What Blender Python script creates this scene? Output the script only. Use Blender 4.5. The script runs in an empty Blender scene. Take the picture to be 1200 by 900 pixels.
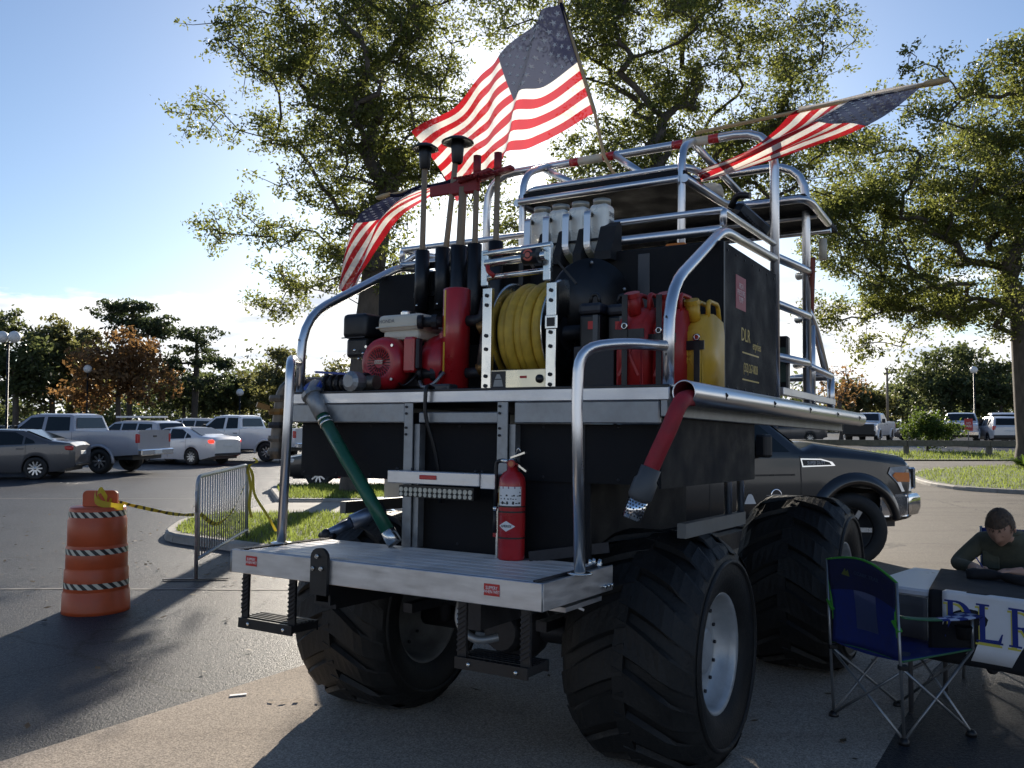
import bpy, bmesh, math, random
import numpy as np
from mathutils import Vector, Matrix, Quaternion
R = math.radians
S = bpy.context.scene
COL = S.collection
random.seed(7)

# ------------------------------------------------------------------ camera, sky, sun, exposure
cam = bpy.data.cameras.new('camera'); camo = bpy.data.objects.new('camera', cam); COL.objects.link(camo)
cam.sensor_width = 36; cam.lens = 36 * 1030 / 1200; cam.clip_end = 2000
camo.location = (0, 0, 1.7); camo.rotation_euler = (R(90) + math.atan(43 / 1030), 0, 0)
S.camera = camo
S.render.resolution_x = 1024; S.render.resolution_y = 768
S.view_settings.view_transform = 'Standard'; S.view_settings.look = 'None'
S.view_settings.exposure = 0.85; S.view_settings.gamma = 1
SUN_EL, SUN_AZ = 19.5, 0.4
W = bpy.data.worlds.new('World'); S.world = W; W.use_nodes = True
wn, wl = W.node_tree.nodes, W.node_tree.links
bg = wn['Background']; bg.inputs[1].default_value = 0.066
sky = wn.new('ShaderNodeTexSky'); sky.sky_type = 'NISHITA'; sky.sun_disc = False
sky.sun_elevation = R(SUN_EL); sky.sun_rotation = R(SUN_AZ); sky.air_density = 1.0; sky.dust_density = 0.55; sky.ozone_density = 2.0
tc = wn.new('ShaderNodeTexCoord'); sep = wn.new('ShaderNodeSeparateXYZ'); wl.new(tc.outputs['Generated'], sep.inputs[0])
def wmath(op, a, b=None, clamp=False):
    n = wn.new('ShaderNodeMath'); n.operation = op; n.use_clamp = clamp
    for i, v in enumerate((a, b)):
        if v is None: continue
        if isinstance(v, (int, float)): n.inputs[i].default_value = v
        else: wl.new(v, n.inputs[i])
    return n.outputs[0]
zz = wmath('MAXIMUM', sep.outputs[2], 0.0)
den = wmath('ADD', zz, 0.10)
cx = wmath('DIVIDE', sep.outputs[0], den); cy = wmath('DIVIDE', sep.outputs[1], den)
comb = wn.new('ShaderNodeCombineXYZ'); wl.new(cx, comb.inputs[0]); wl.new(cy, comb.inputs[1]); comb.inputs[2].default_value = 3.1
nz = wn.new('ShaderNodeTexNoise'); nz.inputs['Scale'].default_value = 1.15; nz.inputs['Detail'].default_value = 9; nz.inputs['Roughness'].default_value = 0.55
wl.new(comb.outputs[0], nz.inputs['Vector'])
# cumulus banks sit low in the sky, all round
thr = wn.new('ShaderNodeMapRange'); thr.inputs[1].default_value = 0.11; thr.inputs[2].default_value = 0.215; thr.inputs[3].default_value = 0.33; thr.inputs[4].default_value = 0.70
wl.new(zz, thr.inputs[0])
d1 = wmath('SUBTRACT', nz.outputs[0], thr.outputs[0])
cl = wmath('MULTIPLY', d1, 13.0, True)
nz2 = wn.new('ShaderNodeTexNoise'); nz2.inputs['Scale'].default_value = 2.6; nz2.inputs['Detail'].default_value = 6
wl.new(comb.outputs[0], nz2.inputs['Vector'])
cr = wn.new('ShaderNodeValToRGB'); cr.color_ramp.elements[0].position = 0.3; cr.color_ramp.elements[0].color = (6.6, 7.2, 8.2, 1); cr.color_ramp.elements[1].position = 0.62; cr.color_ramp.elements[1].color = (11.5, 11.4, 11.2, 1)
wl.new(nz2.outputs[0], cr.inputs[0])
tint = wn.new('ShaderNodeMixRGB'); tint.blend_type = 'MULTIPLY'; tint.inputs[0].default_value = 1; tint.inputs[2].default_value = (.84, .95, 1.10, 1); wl.new(sky.outputs[0], tint.inputs[1])
mx = wn.new('ShaderNodeMixRGB'); wl.new(cl, mx.inputs[0]); wl.new(tint.outputs[0], mx.inputs[1]); wl.new(cr.outputs[0], mx.inputs[2])
wl.new(mx.outputs[0], bg.inputs[0])
sl = bpy.data.lights.new('sun', 'SUN'); sl.energy = 5.0; sl.angle = R(0.53); sl.color = (1.0, 0.90, 0.76)
so = bpy.data.objects.new('sun', sl); COL.objects.link(so)
sdir = Vector((math.sin(R(SUN_AZ)) * math.cos(R(SUN_EL)), math.cos(R(SUN_AZ)) * math.cos(R(SUN_EL)), math.sin(R(SUN_EL))))
so.rotation_euler = sdir.to_track_quat('Z', 'Y').to_euler(); so.location = (0, 0, 30)

# ------------------------------------------------------------------ materials
MATS = {}
def nodes_of(name):
    m = bpy.data.materials.new(name); m.use_nodes = True
    return m, m.node_tree.nodes, m.node_tree.links
def mat(name, col, rough=0.5, metal=0.0, vary=0.12, scale=8.0, bump=0.0, bscale=60.0, rvary=0.1, coat=0.0, trans=0.0, spec=0.5, emit=None, col2=None, alpha=None, dirt=0.0, stretch=None):
    if name in MATS: return MATS[name]
    m, n, l = nodes_of(name); p = n['Principled BSDF']
    t = n.new('ShaderNodeTexCoord'); mp = n.new('ShaderNodeMapping'); l.new(t.outputs['Object'], mp.inputs[0])
    if stretch: mp.inputs['Scale'].default_value = stretch
    a = n.new('ShaderNodeTexNoise'); a.inputs['Scale'].default_value = scale; a.inputs['Detail'].default_value = 6; a.inputs['Roughness'].default_value = 0.6
    l.new(mp.outputs[0], a.inputs['Vector'])
    r = n.new('ShaderNodeValToRGB'); r.color_ramp.elements[0].position = 0.3; r.color_ramp.elements[1].position = 0.7
    c2 = col2 if col2 else tuple(min(1, c * (1 + vary)) for c in col)
    c1 = tuple(c * (1 - vary) for c in col) if not col2 else col
    r.color_ramp.elements[0].color = (*c1, 1); r.color_ramp.elements[1].color = (*c2, 1)
    l.new(a.outputs[0], r.inputs[0]); out = r.outputs[0]
    if dirt:
        b = n.new('ShaderNodeTexNoise'); b.inputs['Scale'].default_value = scale * 0.35; b.inputs['Detail'].default_value = 8; b.inputs['Roughness'].default_value = 0.7
        l.new(t.outputs['Object'], b.inputs['Vector'])
        q = n.new('ShaderNodeMapRange'); q.inputs[1].default_value = 0.5; q.inputs[2].default_value = 0.75; q.inputs[4].default_value = dirt; l.new(b.outputs[0], q.inputs[0])
        x = n.new('ShaderNodeMixRGB'); x.inputs[2].default_value = (0.09, 0.075, 0.055, 1); l.new(q.outputs[0], x.inputs[0]); l.new(out, x.inputs[1]); out = x.outputs[0]
    l.new(out, p.inputs['Base Color'])
    rr = n.new('ShaderNodeMapRange'); rr.inputs[1].default_value = 0.25; rr.inputs[2].default_value = 0.75; rr.inputs[3].default_value = max(0.02, rough - rvary); rr.inputs[4].default_value = min(1, rough + rvary)
    l.new(a.outputs[0], rr.inputs[0]); l.new(rr.outputs[0], p.inputs['Roughness'])
    p.inputs['Metallic'].default_value = metal; p.inputs['Coat Weight'].default_value = coat; p.inputs['Coat Roughness'].default_value = 0.08
    p.inputs['Specular IOR Level'].default_value = spec; p.inputs['Transmission Weight'].default_value = trans
    if emit: p.inputs['Emission Color'].default_value = (*emit[:3], 1); p.inputs['Emission Strength'].default_value = emit[3]
    if bump:
        b2 = n.new('ShaderNodeTexNoise'); b2.inputs['Scale'].default_value = bscale; b2.inputs['Detail'].default_value = 4; l.new(mp.outputs[0], b2.inputs['Vector'])
        bp = n.new('ShaderNodeBump'); bp.inputs['Strength'].default_value = bump; bp.inputs['Distance'].default_value = 0.01
        l.new(b2.outputs[0], bp.inputs['Height']); l.new(bp.outputs[0], p.inputs['Normal'])
    MATS[name] = m; return m
def two_layer(name, col, tr_col, tr, island=0.35, rough=0.55, sheer=0.0):
    """cloth or leaf: diffuse/gloss front with light passing through"""
    m, n, l = nodes_of(name); p = n['Principled BSDF']; o = n['Material Output']
    g = n.new('ShaderNodeNewGeometry')
    hs = n.new('ShaderNodeMapRange'); hs.inputs[3].default_value = 1 - island; hs.inputs[4].default_value = 1 + island; l.new(g.outputs['Random Per Island'], hs.inputs[0])
    def scaled(c):
        v = n.new('ShaderNodeVectorMath'); v.operation = 'SCALE'; v.inputs[0].default_value = c; l.new(hs.outputs[0], v.inputs['Scale']); return v.outputs[0]
    l.new(scaled(col), p.inputs['Base Color']); p.inputs['Roughness'].default_value = rough; p.inputs['Specular IOR Level'].default_value = 0.3
    t = n.new('ShaderNodeBsdfTranslucent'); l.new(scaled(tr_col), t.inputs['Color'])
    x = n.new('ShaderNodeMixShader'); x.inputs[0].default_value = tr; l.new(p.outputs[0], x.inputs[1]); l.new(t.outputs[0], x.inputs[2]); l.new(x.outputs[0], o.inputs[0])
    if sheer:
        tp = n.new('ShaderNodeBsdfTransparent'); x2 = n.new('ShaderNodeMixShader'); x2.inputs[0].default_value = sheer; l.new(x.outputs[0], x2.inputs[1]); l.new(tp.outputs[0], x2.inputs[2]); l.new(x2.outputs[0], o.inputs[0])
    MATS[name] = m; return m
ALU = mat('brushed_aluminium', (0.62, 0.62, 0.63), 0.38, 0.95, 0.10, 6, stretch=(1, 1, 6), dirt=0.25)
TUBE = mat('tube_aluminium', (0.70, 0.70, 0.71), 0.30, 1.0, 0.03, 3, rvary=0.03)
GALV = mat('galvanised_steel', (0.33, 0.34, 0.345), 0.5, 0.75, 0.22, 14, rvary=0.12, dirt=0.3)
STEEL = mat('stainless_steel', (0.75, 0.73, 0.68), 0.22, 1.0, 0.08, 12, dirt=0.15)
DARKST = mat('dark_steel', (0.03, 0.03, 0.034), 0.5, 0.5, 0.3, 20, bump=0.1)
BLACKP = mat('black_textured_sheet', (0.0105, 0.0105, 0.012), 0.70, 0, 0.4, 5, bump=0.25, bscale=320, spec=0.22, dirt=0.10, rvary=0.2)
BLACKM = mat('black_plastic', (0.008, 0.008, 0.009), 0.42, 0, 0.25, 20, bump=0.06)
RUBBER = mat('tyre_rubber', (0.0105, 0.0103, 0.010), 0.6, 0, 0.3, 9, bump=0.3, bscale=70, dirt=0.10, spec=0.35)
RIMG = mat('grey_rim_paint', (0.44, 0.45, 0.45), 0.42, 0.4, 0.15, 9, dirt=0.35)
RED = mat('red_paint', (0.42, 0.015, 0.018), 0.32, 0, 0.15, 7, coat=0.3, dirt=0.15)
REDP = mat('red_plastic', (0.38, 0.02, 0.018), 0.45, 0, 0.12, 9, bump=0.05)
YELP = mat('yellow_plastic', (0.62, 0.36, 0.03), 0.42, 0, 0.10, 9, bump=0.05, dirt=0.2)
HOSEY = mat('yellow_hose', (0.50, 0.325, 0.035), 0.55, 0, 0.25, 12, bump=0.15, dirt=0.4)
HOSER = mat('red_hose_jacket', (0.30, 0.012, 0.022), 0.6, 0, 0.2, 16, bump=0.25, bscale=200)
HOSEG = mat('green_suction_hose', (0.012, 0.095, 0.05), 0.35, 0, 0.2, 12, dirt=0.1)
BRASS = mat('brass_fitting', (0.22, 0.12, 0.04), 0.45, 0.7, 0.2, 14)
CREAM = mat('cream_plastic', (0.60, 0.55, 0.44), 0.4, 0, 0.06, 8, dirt=0.2)
WHITEP = mat('white_paint', (0.76, 0.76, 0.75), 0.4, 0, 0.05, 8)
PRINTW = mat('white_print', (0.78, 0.77, 0.74), 0.6, 0, 0.05, 8)
PRINTK = mat('black_print', (0.012, 0.012, 0.012), 0.6, 0, 0.1, 8)
STICKR = mat('red_sticker', (0.50, 0.03, 0.025), 0.45, 0, 0.1, 10)
GOLD = mat('gold_lettering', (0.55, 0.40, 0.10), 0.5, 0.1, 0.08, 10)
PINKST = mat('faded_red_sticker', (0.42, 0.11, 0.12), 0.6, 0, 0.15, 20)
WOOD = mat('grey_wood_handle', (0.27, 0.20, 0.13), 0.6, 0, 0.25, 6, stretch=(1, 1, .15), bump=0.1)
WOODY = mat('pale_wood_pole', (0.48, 0.33, 0.16), 0.5, 0, 0.15, 6)
ORANGE = mat('orange_marker', (0.75, 0.20, 0.02), 0.4, 0, 0.05)
REFL = mat('red_lens', (0.55, 0.02, 0.02), 0.2, 0, 0.1, 30, coat=0.5)
CHROME = mat('chrome', (0.8, 0.8, 0.81), 0.09, 1.0, 0.03)
GLASS = mat('car_glass', (0.012, 0.016, 0.017), 0.05, 0, 0.1, spec=0.4)
LAMPW = mat('lamp_lens', (0.7, 0.7, 0.7), 0.12, 0, 0.05, coat=0.6)
BLUEP = mat('blue_plastic', (0.02, 0.06, 0.30), 0.4, 0, 0.1)

# ------------------------------------------------------------------ mesh helpers
BASE = {}          # thing name -> matrix that takes modelling coordinates to the thing's own
class MB:
    def __init__(s): s.bm = bmesh.new(); s.mi = 0
    def _fin(s, faces, smooth):
        for f in faces: f.material_index = s.mi; f.smooth = smooth
    def box(s, c, d, rot=None, bev=0.0, seg=1, smooth=False):
        g = bmesh.ops.create_cube(s.bm, size=1.0); vs = g['verts']
        bmesh.ops.scale(s.bm, vec=d, verts=vs)
        fs = list({f for v in vs for f in v.link_faces})
        if bev:
            es = list({e for v in vs for e in v.link_edges})
            r = bmesh.ops.bevel(s.bm, geom=es, offset=bev, segments=seg, affect='EDGES', profile=0.5)
            fs = r['faces']; vs = list({v for f in fs for v in f.verts})
            fs = list({f for v in vs for f in v.link_faces})
        M = Matrix.Translation(c)
        if rot is not None: M = M @ (rot.to_4x4() if isinstance(rot, (Matrix, Quaternion)) and not isinstance(rot, Quaternion) else (rot.to_matrix().to_4x4() if isinstance(rot, Quaternion) else Matrix.Rotation(rot, 4, 'Z')))
        bmesh.ops.transform(s.bm, matrix=M, verts=vs); s._fin(fs, smooth); return s
    def span(s, x0, x1, y0, y1, z0, z1, bev=0.0, seg=1):
        return s.box(((x0 + x1) / 2, (y0 + y1) / 2, (z0 + z1) / 2), (abs(x1 - x0), abs(y1 - y0), abs(z1 - z0)), bev=bev, seg=seg)
    def bar(s, a, b, w, h, up=(0, 0, 1), bev=0.0):
        a, b = Vector(a), Vector(b); d = (b - a); L = d.length; d.normalize(); u = Vector(up)
        x = d.cross(u)
        if x.length < 1e-4: x = d.cross(Vector((1, 0, 0)))
        x.normalize(); u = x.cross(d)
        M = Matrix((x, d, u)).transposed()
        return s.box((a + b) / 2, (w, L, h), rot=M, bev=bev)
    def tube(s, pts, r, n=12, cap=True, smooth=True):
        """swept round bar; r a number or one radius per point"""
        P = [Vector(p) for p in pts]; rs = r if isinstance(r, (list, tuple)) else [r] * len(P)
        T = []
        for i in range(len(P)):
            a = P[max(0, i - 1)]; b = P[min(len(P) - 1, i + 1)]; T.append((b - a).normalized())
        u = T[0].orthogonal().normalized(); rings = []
        for i, p in enumerate(P):
            if i:
                q = T[i - 1].rotation_difference(T[i]); u = (q @ u)
                u = (u - T[i] * u.dot(T[i])).normalized()
            v = T[i].cross(u)
            rings.append([s.bm.verts.new(p + (u * math.cos(2 * math.pi * k / n) + v * math.sin(2 * math.pi * k / n)) * rs[i]) for k in range(n)])
        fs = []
        for a, b in zip(rings, rings[1:]):
            for k in range(n): fs.append(s.bm.faces.new((a[k], a[(k + 1) % n], b[(k + 1) % n], b[k])))
        s._fin(fs, smooth)
        if cap: s._fin([s.bm.faces.new(rings[0][::-1]), s.bm.faces.new(rings[-1])], False)
        return s
    def cyl(s, a, b, r, r2=None, n=16, cap=True, smooth=True):
        return s.tube([a, b], [r, r if r2 is None else r2], n, cap, smooth)
    def lathe(s, prof, c=(0, 0, 0), axis=(0, 0, 1), n=24, smooth=True, closed=False):
        """prof: (radius, height) pairs along axis"""
        ax = Vector(axis).normalized(); u = ax.orthogonal().normalized() if abs(ax.z) < .99 else Vector((1, 0, 0)); v = ax.cross(u); c = Vector(c)
        rings = []
        for (r, h) in prof:
            if r < 1e-5: rings.append([s.bm.verts.new(c + ax * h)])
            else: rings.append([s.bm.verts.new(c + ax * h + (u * math.cos(2 * math.pi * k / n) + v * math.sin(2 * math.pi * k / n)) * r) for k in range(n)])
        fs = []
        prs = list(zip(rings, rings[1:])) + ([(rings[-1], rings[0])] if closed else [])
        for a, b in prs:
            for k in range(n):
                k2 = (k + 1) % n
                if len(a) == 1 and len(b) == 1: continue
                if len(a) == 1: fs.append(s.bm.faces.new((a[0], b[k2], b[k])))
                elif len(b) == 1: fs.append(s.bm.faces.new((a[k], a[k2], b[0])))
                else: fs.append(s.bm.faces.new((a[k], a[k2], b[k2], b[k])))
        s._fin(fs, smooth); return s
    def prism(s, poly, M, t, smooth=False):
        """poly: 2-D outline (x,y), extruded from z=0 to z=t, placed by matrix M"""
        a = [s.bm.verts.new(M @ Vector((x, y, 0))) for x, y in poly]; b = [s.bm.verts.new(M @ Vector((x, y, t))) for x, y in poly]
        k = len(poly); fs = [s.bm.faces.new(a[::-1]), s.bm.faces.new(b)]
        for i in range(k): fs.append(s.bm.faces.new((a[i], a[(i + 1) % k], b[(i + 1) % k], b[i])))
        s._fin(fs, smooth); return s
    def grid(s, P, smooth=True, mats=None):
        V = [[s.bm.verts.new(p) for p in row] for row in P]
        for i in range(len(V) - 1):
            for j in range(len(V[0]) - 1):
                f = s.bm.faces.new((V[i][j], V[i + 1][j], V[i + 1][j + 1], V[i][j + 1])); f.smooth = smooth
                f.material_index = mats(i, j) if mats else s.mi
        return s
    def poly(s, pts, smooth=False):
        f = s.bm.faces.new([s.bm.verts.new(p) for p in pts]); s._fin([f], smooth); return s
    def ball(s, c, r, n=12, sc=(1, 1, 1), rot=None):
        g = bmesh.ops.create_uvsphere(s.bm, u_segments=n, v_segments=max(6, n // 2 + 2), radius=r); vs = g['verts']
        M = Matrix.Translation(c) @ (rot.to_4x4() if rot is not None else Matrix()) @ Matrix.Diagonal((*sc, 1))
        bmesh.ops.transform(s.bm, matrix=M, verts=vs); s._fin({f for v in vs for f in v.link_faces}, True); return s
    def build(s, name, m, parent=None, recalc=True, M=None):
        if recalc: bmesh.ops.recalc_face_normals(s.bm, faces=s.bm.faces)
        me = bpy.data.meshes.new(name); 
        if M is None and parent is not None: M = BASE.get(top(parent).name)
        if M is not None: s.bm.transform(M)
        s.bm.to_mesh(me); s.bm.free()
        for k in (m if isinstance(m, (list, tuple)) else [m]): me.materials.append(k)
        o = bpy.data.objects.new(name, me); COL.objects.link(o)
        if parent is not None: o.parent = parent
        return o
def top(o):
    while o.parent is not None: o = o.parent
    return o
def tag(o, label=None, cat=None, group=None, kind=None):
    if label: o['label'] = label
    if cat: o['category'] = cat
    if group: o['group'] = group
    if kind: o['kind'] = kind
    return o
def thing(name, label, cat, base, frame=None, group=None):
    """Empty at the base point (modelling coordinates of 'frame'); parts keep modelling coordinates when built"""
    F = frame if frame is not None else Matrix()
    o = bpy.data.objects.new(name, None); COL.objects.link(o); o.empty_display_size = 0.1
    o.matrix_world = F @ Matrix.Translation(base)
    BASE[o.name] = Matrix.Translation(-Vector(base)); return tag(o, label, cat, group)
def solo(mb, name, m, label, cat, base, frame=None, group=None, kind=None):
    """a thing that is one mesh, its origin at base"""
    F = frame if frame is not None else Matrix()
    o = mb.build(name, m, None, M=Matrix.Translation(-Vector(base))); o.matrix_world = F @ Matrix.Translation(base)
    return tag(o, label, cat, group, kind)
def copy_tree(o, parent=None):
    c = o.copy(); COL.objects.link(c)
    if parent is not None: c.parent = parent
    for ch in o.children: copy_tree(ch, c)
    return c
def fillet(pts, rad, n=5):
    """round the corners of a polyline"""
    P = [Vector(p) for p in pts]; out = [P[0]]
    for i in range(1, len(P) - 1):
        a, b, c = P[i - 1], P[i], P[i + 1]; r = rad[i - 1] if isinstance(rad, (list, tuple)) else rad
        d1, d2 = (a - b), (c - b); k = min(r, d1.length * .49, d2.length * .49)
        p0 = b + d1.normalized() * k; p2 = b + d2.normalized() * k
        for j in range(n + 1):
            t = j / n; out.append(p0 * (1 - t) ** 2 + b * 2 * t * (1 - t) + p2 * t * t)
    out.append(P[-1]); return out
def text_part(name, txt, size, M, m, parent, ext=0.0006, align='CENTER', sx=1.0, stretch_shear=0.0):
    """flat lettering; M places it in the modelling coordinates of the thing"""
    cu = bpy.data.curves.new(name, 'FONT'); cu.body = txt; cu.size = size; cu.extrude = ext; cu.align_x = align; cu.align_y = 'CENTER'; cu.resolution_u = 2; cu.space_line = 0.85
    t = bpy.data.objects.new(name + '_c', cu); COL.objects.link(t); bpy.context.view_layer.update()
    me = bpy.data.meshes.new_from_object(t.evaluated_get(bpy.context.evaluated_depsgraph_get()))
    bpy.data.objects.remove(t); bpy.data.curves.remove(cu)
    B = BASE.get(top(parent).name, Matrix()); me.transform(B @ M @ Matrix.Diagonal((sx, 1, 1, 1))); me.name = name
    me.materials.clear(); me.materials.append(m)
    o = bpy.data.objects.new(name, me); COL.objects.link(o); o.parent = parent; return o
def axes(o, x, y, z=None):
    x = Vector(x).normalized(); y = Vector(y); y = (y - x * y.dot(x)).normalized(); z = x.cross(y)
    M = Matrix((x, y, z)).transposed().to_4x4(); M.translation = Vector(o); return M
def np_mesh(name, V, F, k, m, parent=None, smooth=False, mi=None):
    """mesh from arrays: V (n,3), F (f,k)"""
    me = bpy.data.meshes.new(name); V = np.asarray(V, np.float32); F = np.asarray(F, np.int32)
    me.vertices.add(len(V)); me.vertices.foreach_set('co', V.ravel())
    me.loops.add(F.size); me.loops.foreach_set('vertex_index', F.ravel())
    me.polygons.add(len(F)); me.polygons.foreach_set('loop_start', np.arange(0, F.size, k, dtype=np.int32))
    if smooth: me.polygons.foreach_set('use_smooth', np.ones(len(F), bool))
    if mi is not None: me.polygons.foreach_set('material_index', np.asarray(mi, np.int32))
    for q in (m if isinstance(m, (list, tuple)) else [m]): me.materials.append(q)
    me.update(calc_edges=True)
    o = bpy.data.objects.new(name, me); COL.objects.link(o)
    if parent is not None: o.parent = parent
    return o

# ------------------------------------------------------------------ ground, kerbs, grass
def sstep(a, b, x):
    t = min(1, max(0, (x - a) / (b - a))); return t * t * (3 - 2 * t)
def gz(x, y):
    return .30 * sstep(36, 62, y) * sstep(2, 16, x)
def asphalt(name, c1, c2, rough, spark, bump, streak=False, gs=75, gk=.8, crack=.75):
    m, n, l = nodes_of(name); p = n['Principled BSDF']; t = n.new('ShaderNodeTexCoord')
    def noise(sc, det=6, rgh=.6, vec=None):
        a = n.new('ShaderNodeTexNoise'); a.inputs['Scale'].default_value = sc; a.inputs['Detail'].default_value = det; a.inputs['Roughness'].default_value = rgh; l.new(vec or t.outputs['Object'], a.inputs['Vector']); return a.outputs[0]
    def ramp(x, p0, p1, k0, k1):
        r = n.new('ShaderNodeValToRGB'); e = r.color_ramp.elements; e[0].position = p0; e[1].position = p1; e[0].color = (*k0, 1); e[1].color = (*k1, 1); l.new(x, r.inputs[0]); return r.outputs[0]
    def mix(f, a, b, mode='MIX'):
        x = n.new('ShaderNodeMixRGB'); x.blend_type = mode
        if isinstance(f, float): x.inputs[0].default_value = f
        else: l.new(f, x.inputs[0])
        l.new(a, x.inputs[1])
        if isinstance(b, tuple): x.inputs[2].default_value = (*b, 1)
        else: l.new(b, x.inputs[2])
        return x.outputs[0]
    base = ramp(noise(.35, 8), .3, .7, c1, c2)
    mp = n.new('ShaderNodeMapping'); mp.inputs['Rotation'].default_value = (0, 0, R(-20)); mp.inputs['Scale'].default_value = (.12, 1.6, 1); l.new(t.outputs['Object'], mp.inputs[0])
    st = ramp(noise(1.0, 7, .65, mp.outputs[0]), .52, .68, (1, 1, 1), (.55, .52, .5))
    base = mix(.8 if streak else .35, base, st, 'MULTIPLY')
    grain = noise(gs, 3, .75); g2 = noise(gs * .38, 4, .75)
    base = mix(gk, base, ramp(grain, .38, .62, (.25, .25, .25), (1.9, 1.85, 1.75)), 'MULTIPLY')
    base = mix(.35, base, ramp(g2, .35, .65, (.6, .6, .6), (1.3, 1.3, 1.3)), 'MULTIPLY')
    blot = noise(.9, 5, .7)
    base = mix(.55, base, ramp(blot, .56, .70, (1, 1, 1), (.42, .42, .43)), 'MULTIPLY')
    # cracks: thin meandering lines
    v = n.new('ShaderNodeTexVoronoi'); v.feature = 'DISTANCE_TO_EDGE'; v.inputs['Scale'].default_value = .22
    w = n.new('ShaderNodeVectorMath'); w.operation = 'ADD'; nn = n.new('ShaderNodeTexNoise'); nn.inputs['Scale'].default_value = 1.2; nn.inputs['Detail'].default_value = 6; l.new(t.outputs['Object'], nn.inputs['Vector'])
    sc = n.new('ShaderNodeVectorMath'); sc.operation = 'SCALE'; sc.inputs['Scale'].default_value = .9; l.new(nn.outputs['Color'], sc.inputs[0]); l.new(sc.outputs[0], w.inputs[0]); l.new(t.outputs['Object'], w.inputs[1]); l.new(w.outputs[0], v.inputs['Vector'])
    crk = n.new('ShaderNodeMapRange'); crk.inputs[1].default_value = .0; crk.inputs[2].default_value = .006; crk.inputs[3].default_value = crack; crk.inputs[4].default_value = 0; l.new(v.outputs['Distance'], crk.inputs[0])
    base = mix(crk.outputs[0], base, (.012, .012, .012))
    l.new(base, p.inputs['Base Color'])
    r = n.new('ShaderNodeMapRange'); r.inputs[1].default_value = .3; r.inputs[2].default_value = .7; r.inputs[3].default_value = rough - .12; r.inputs[4].default_value = rough + .12; l.new(g2, r.inputs[0]); l.new(r.outputs[0], p.inputs['Roughness'])
    p.inputs['Specular IOR Level'].default_value = spark
    bp = n.new('ShaderNodeBump'); bp.inputs['Strength'].default_value = bump; bp.inputs['Distance'].default_value = .012
    ad = n.new('ShaderNodeMath'); ad.operation = 'ADD'; l.new(grain, ad.inputs[0]); l.new(g2, ad.inputs[1]); l.new(ad.outputs[0], bp.inputs['Height']); l.new(bp.outputs[0], p.inputs['Normal'])
    MATS[name] = m; return m
ASPH = asphalt('asphalt', (.027, .030, .037), (.047, .051, .060), .48, .085, .7)
ROADT = asphalt('worn_tan_road', (.105, .092, .078), (.150, .132, .112), .7, .2, .5, streak=True, gk=.5)
APRON = asphalt('exposed_aggregate', (.33, .285, .24), (.42, .365, .31), .85, .06, .3, gs=110, gk=.55, crack=0.0)
CONC = mat('kerb_concrete', (.30, .28, .25), .8, 0, .25, 4, bump=.3, bscale=60, dirt=.5)
PATHC = mat('path_concrete', (.27, .25, .225), .85, 0, .2, 2.5, bump=.2, bscale=90, dirt=.3)
GRASSD = mat('lawn_ground', (.045, .070, .018), .9, 0, .4, 3, bump=.4, bscale=50, col2=(.075, .105, .025))
# one ground sheet out to the horizon
xs = np.unique(np.concatenate([np.linspace(-900, -60, 12), np.linspace(-60, 80, 57), np.linspace(80, 900, 12)]))
ys = np.unique(np.concatenate([np.linspace(-60, 30, 19), np.linspace(30, 80, 41), np.linspace(80, 1100, 16)]))
b = MB(); b.grid([[Vector((x, y, gz(x, y))) for y in ys] for x in xs], smooth=True); tag(b.build('ground', ASPH), kind='structure')
def sheet(name, poly, z, m, sub=0):
    """flat sheet following the ground a few millimetres above it"""
    b = MB(); vs = [b.bm.verts.new((x, y, gz(x, y) + z)) for x, y in poly]; b.bm.faces.new(vs)
    if sub: 
        bmesh.ops.triangulate(b.bm, faces=b.bm.faces[:]); bmesh.ops.subdivide_edges(b.bm, edges=b.bm.edges[:], cuts=sub, use_grid_fill=True)
        for v in b.bm.verts: v.co.z = gz(v.co.x, v.co.y) + z
    o = b.build(name, m); return tag(o, kind='structure')
# pale apron strip the buggy stands on, tan road to the right and ahead
d = Vector((1.03, 1.62, 0)).normalized()
pl0, pr0 = Vector((-2.55, 4.46, 0)), Vector((1.78, 4.38, 0))
q = [pl0 - d * 6, pr0 - d * 6, pr0 + d * 2.0, pr0 + d * 2.6 + Vector((.4, -.1, 0)), pl0 + d * 9, pl0 + d * 5]
sheet('apron', [(-5.77, -.6), (-1.44, -.68), (1.78, 4.38), (2.88, 6.08), (3.25, 6.55), (5.2, 8.0), (5.2, 11.5), (2.2, 11.9)], .004, APRON)
rp_ = [(2.5, 6.9), (3.6, 6.3), (6, 5.2), (14, 3.2), (40, 2), (60, 4), (60, 20), (26, 21.0), (14.0, 29.8), (20.5, 34.0), (40, 33), (40, 36.3), (18.2, 36.9), (12, 37.3), (7, 38), (3.0, 30), (2.5, 20)]
sheet('road', rp_, .008, ROADT)
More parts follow.
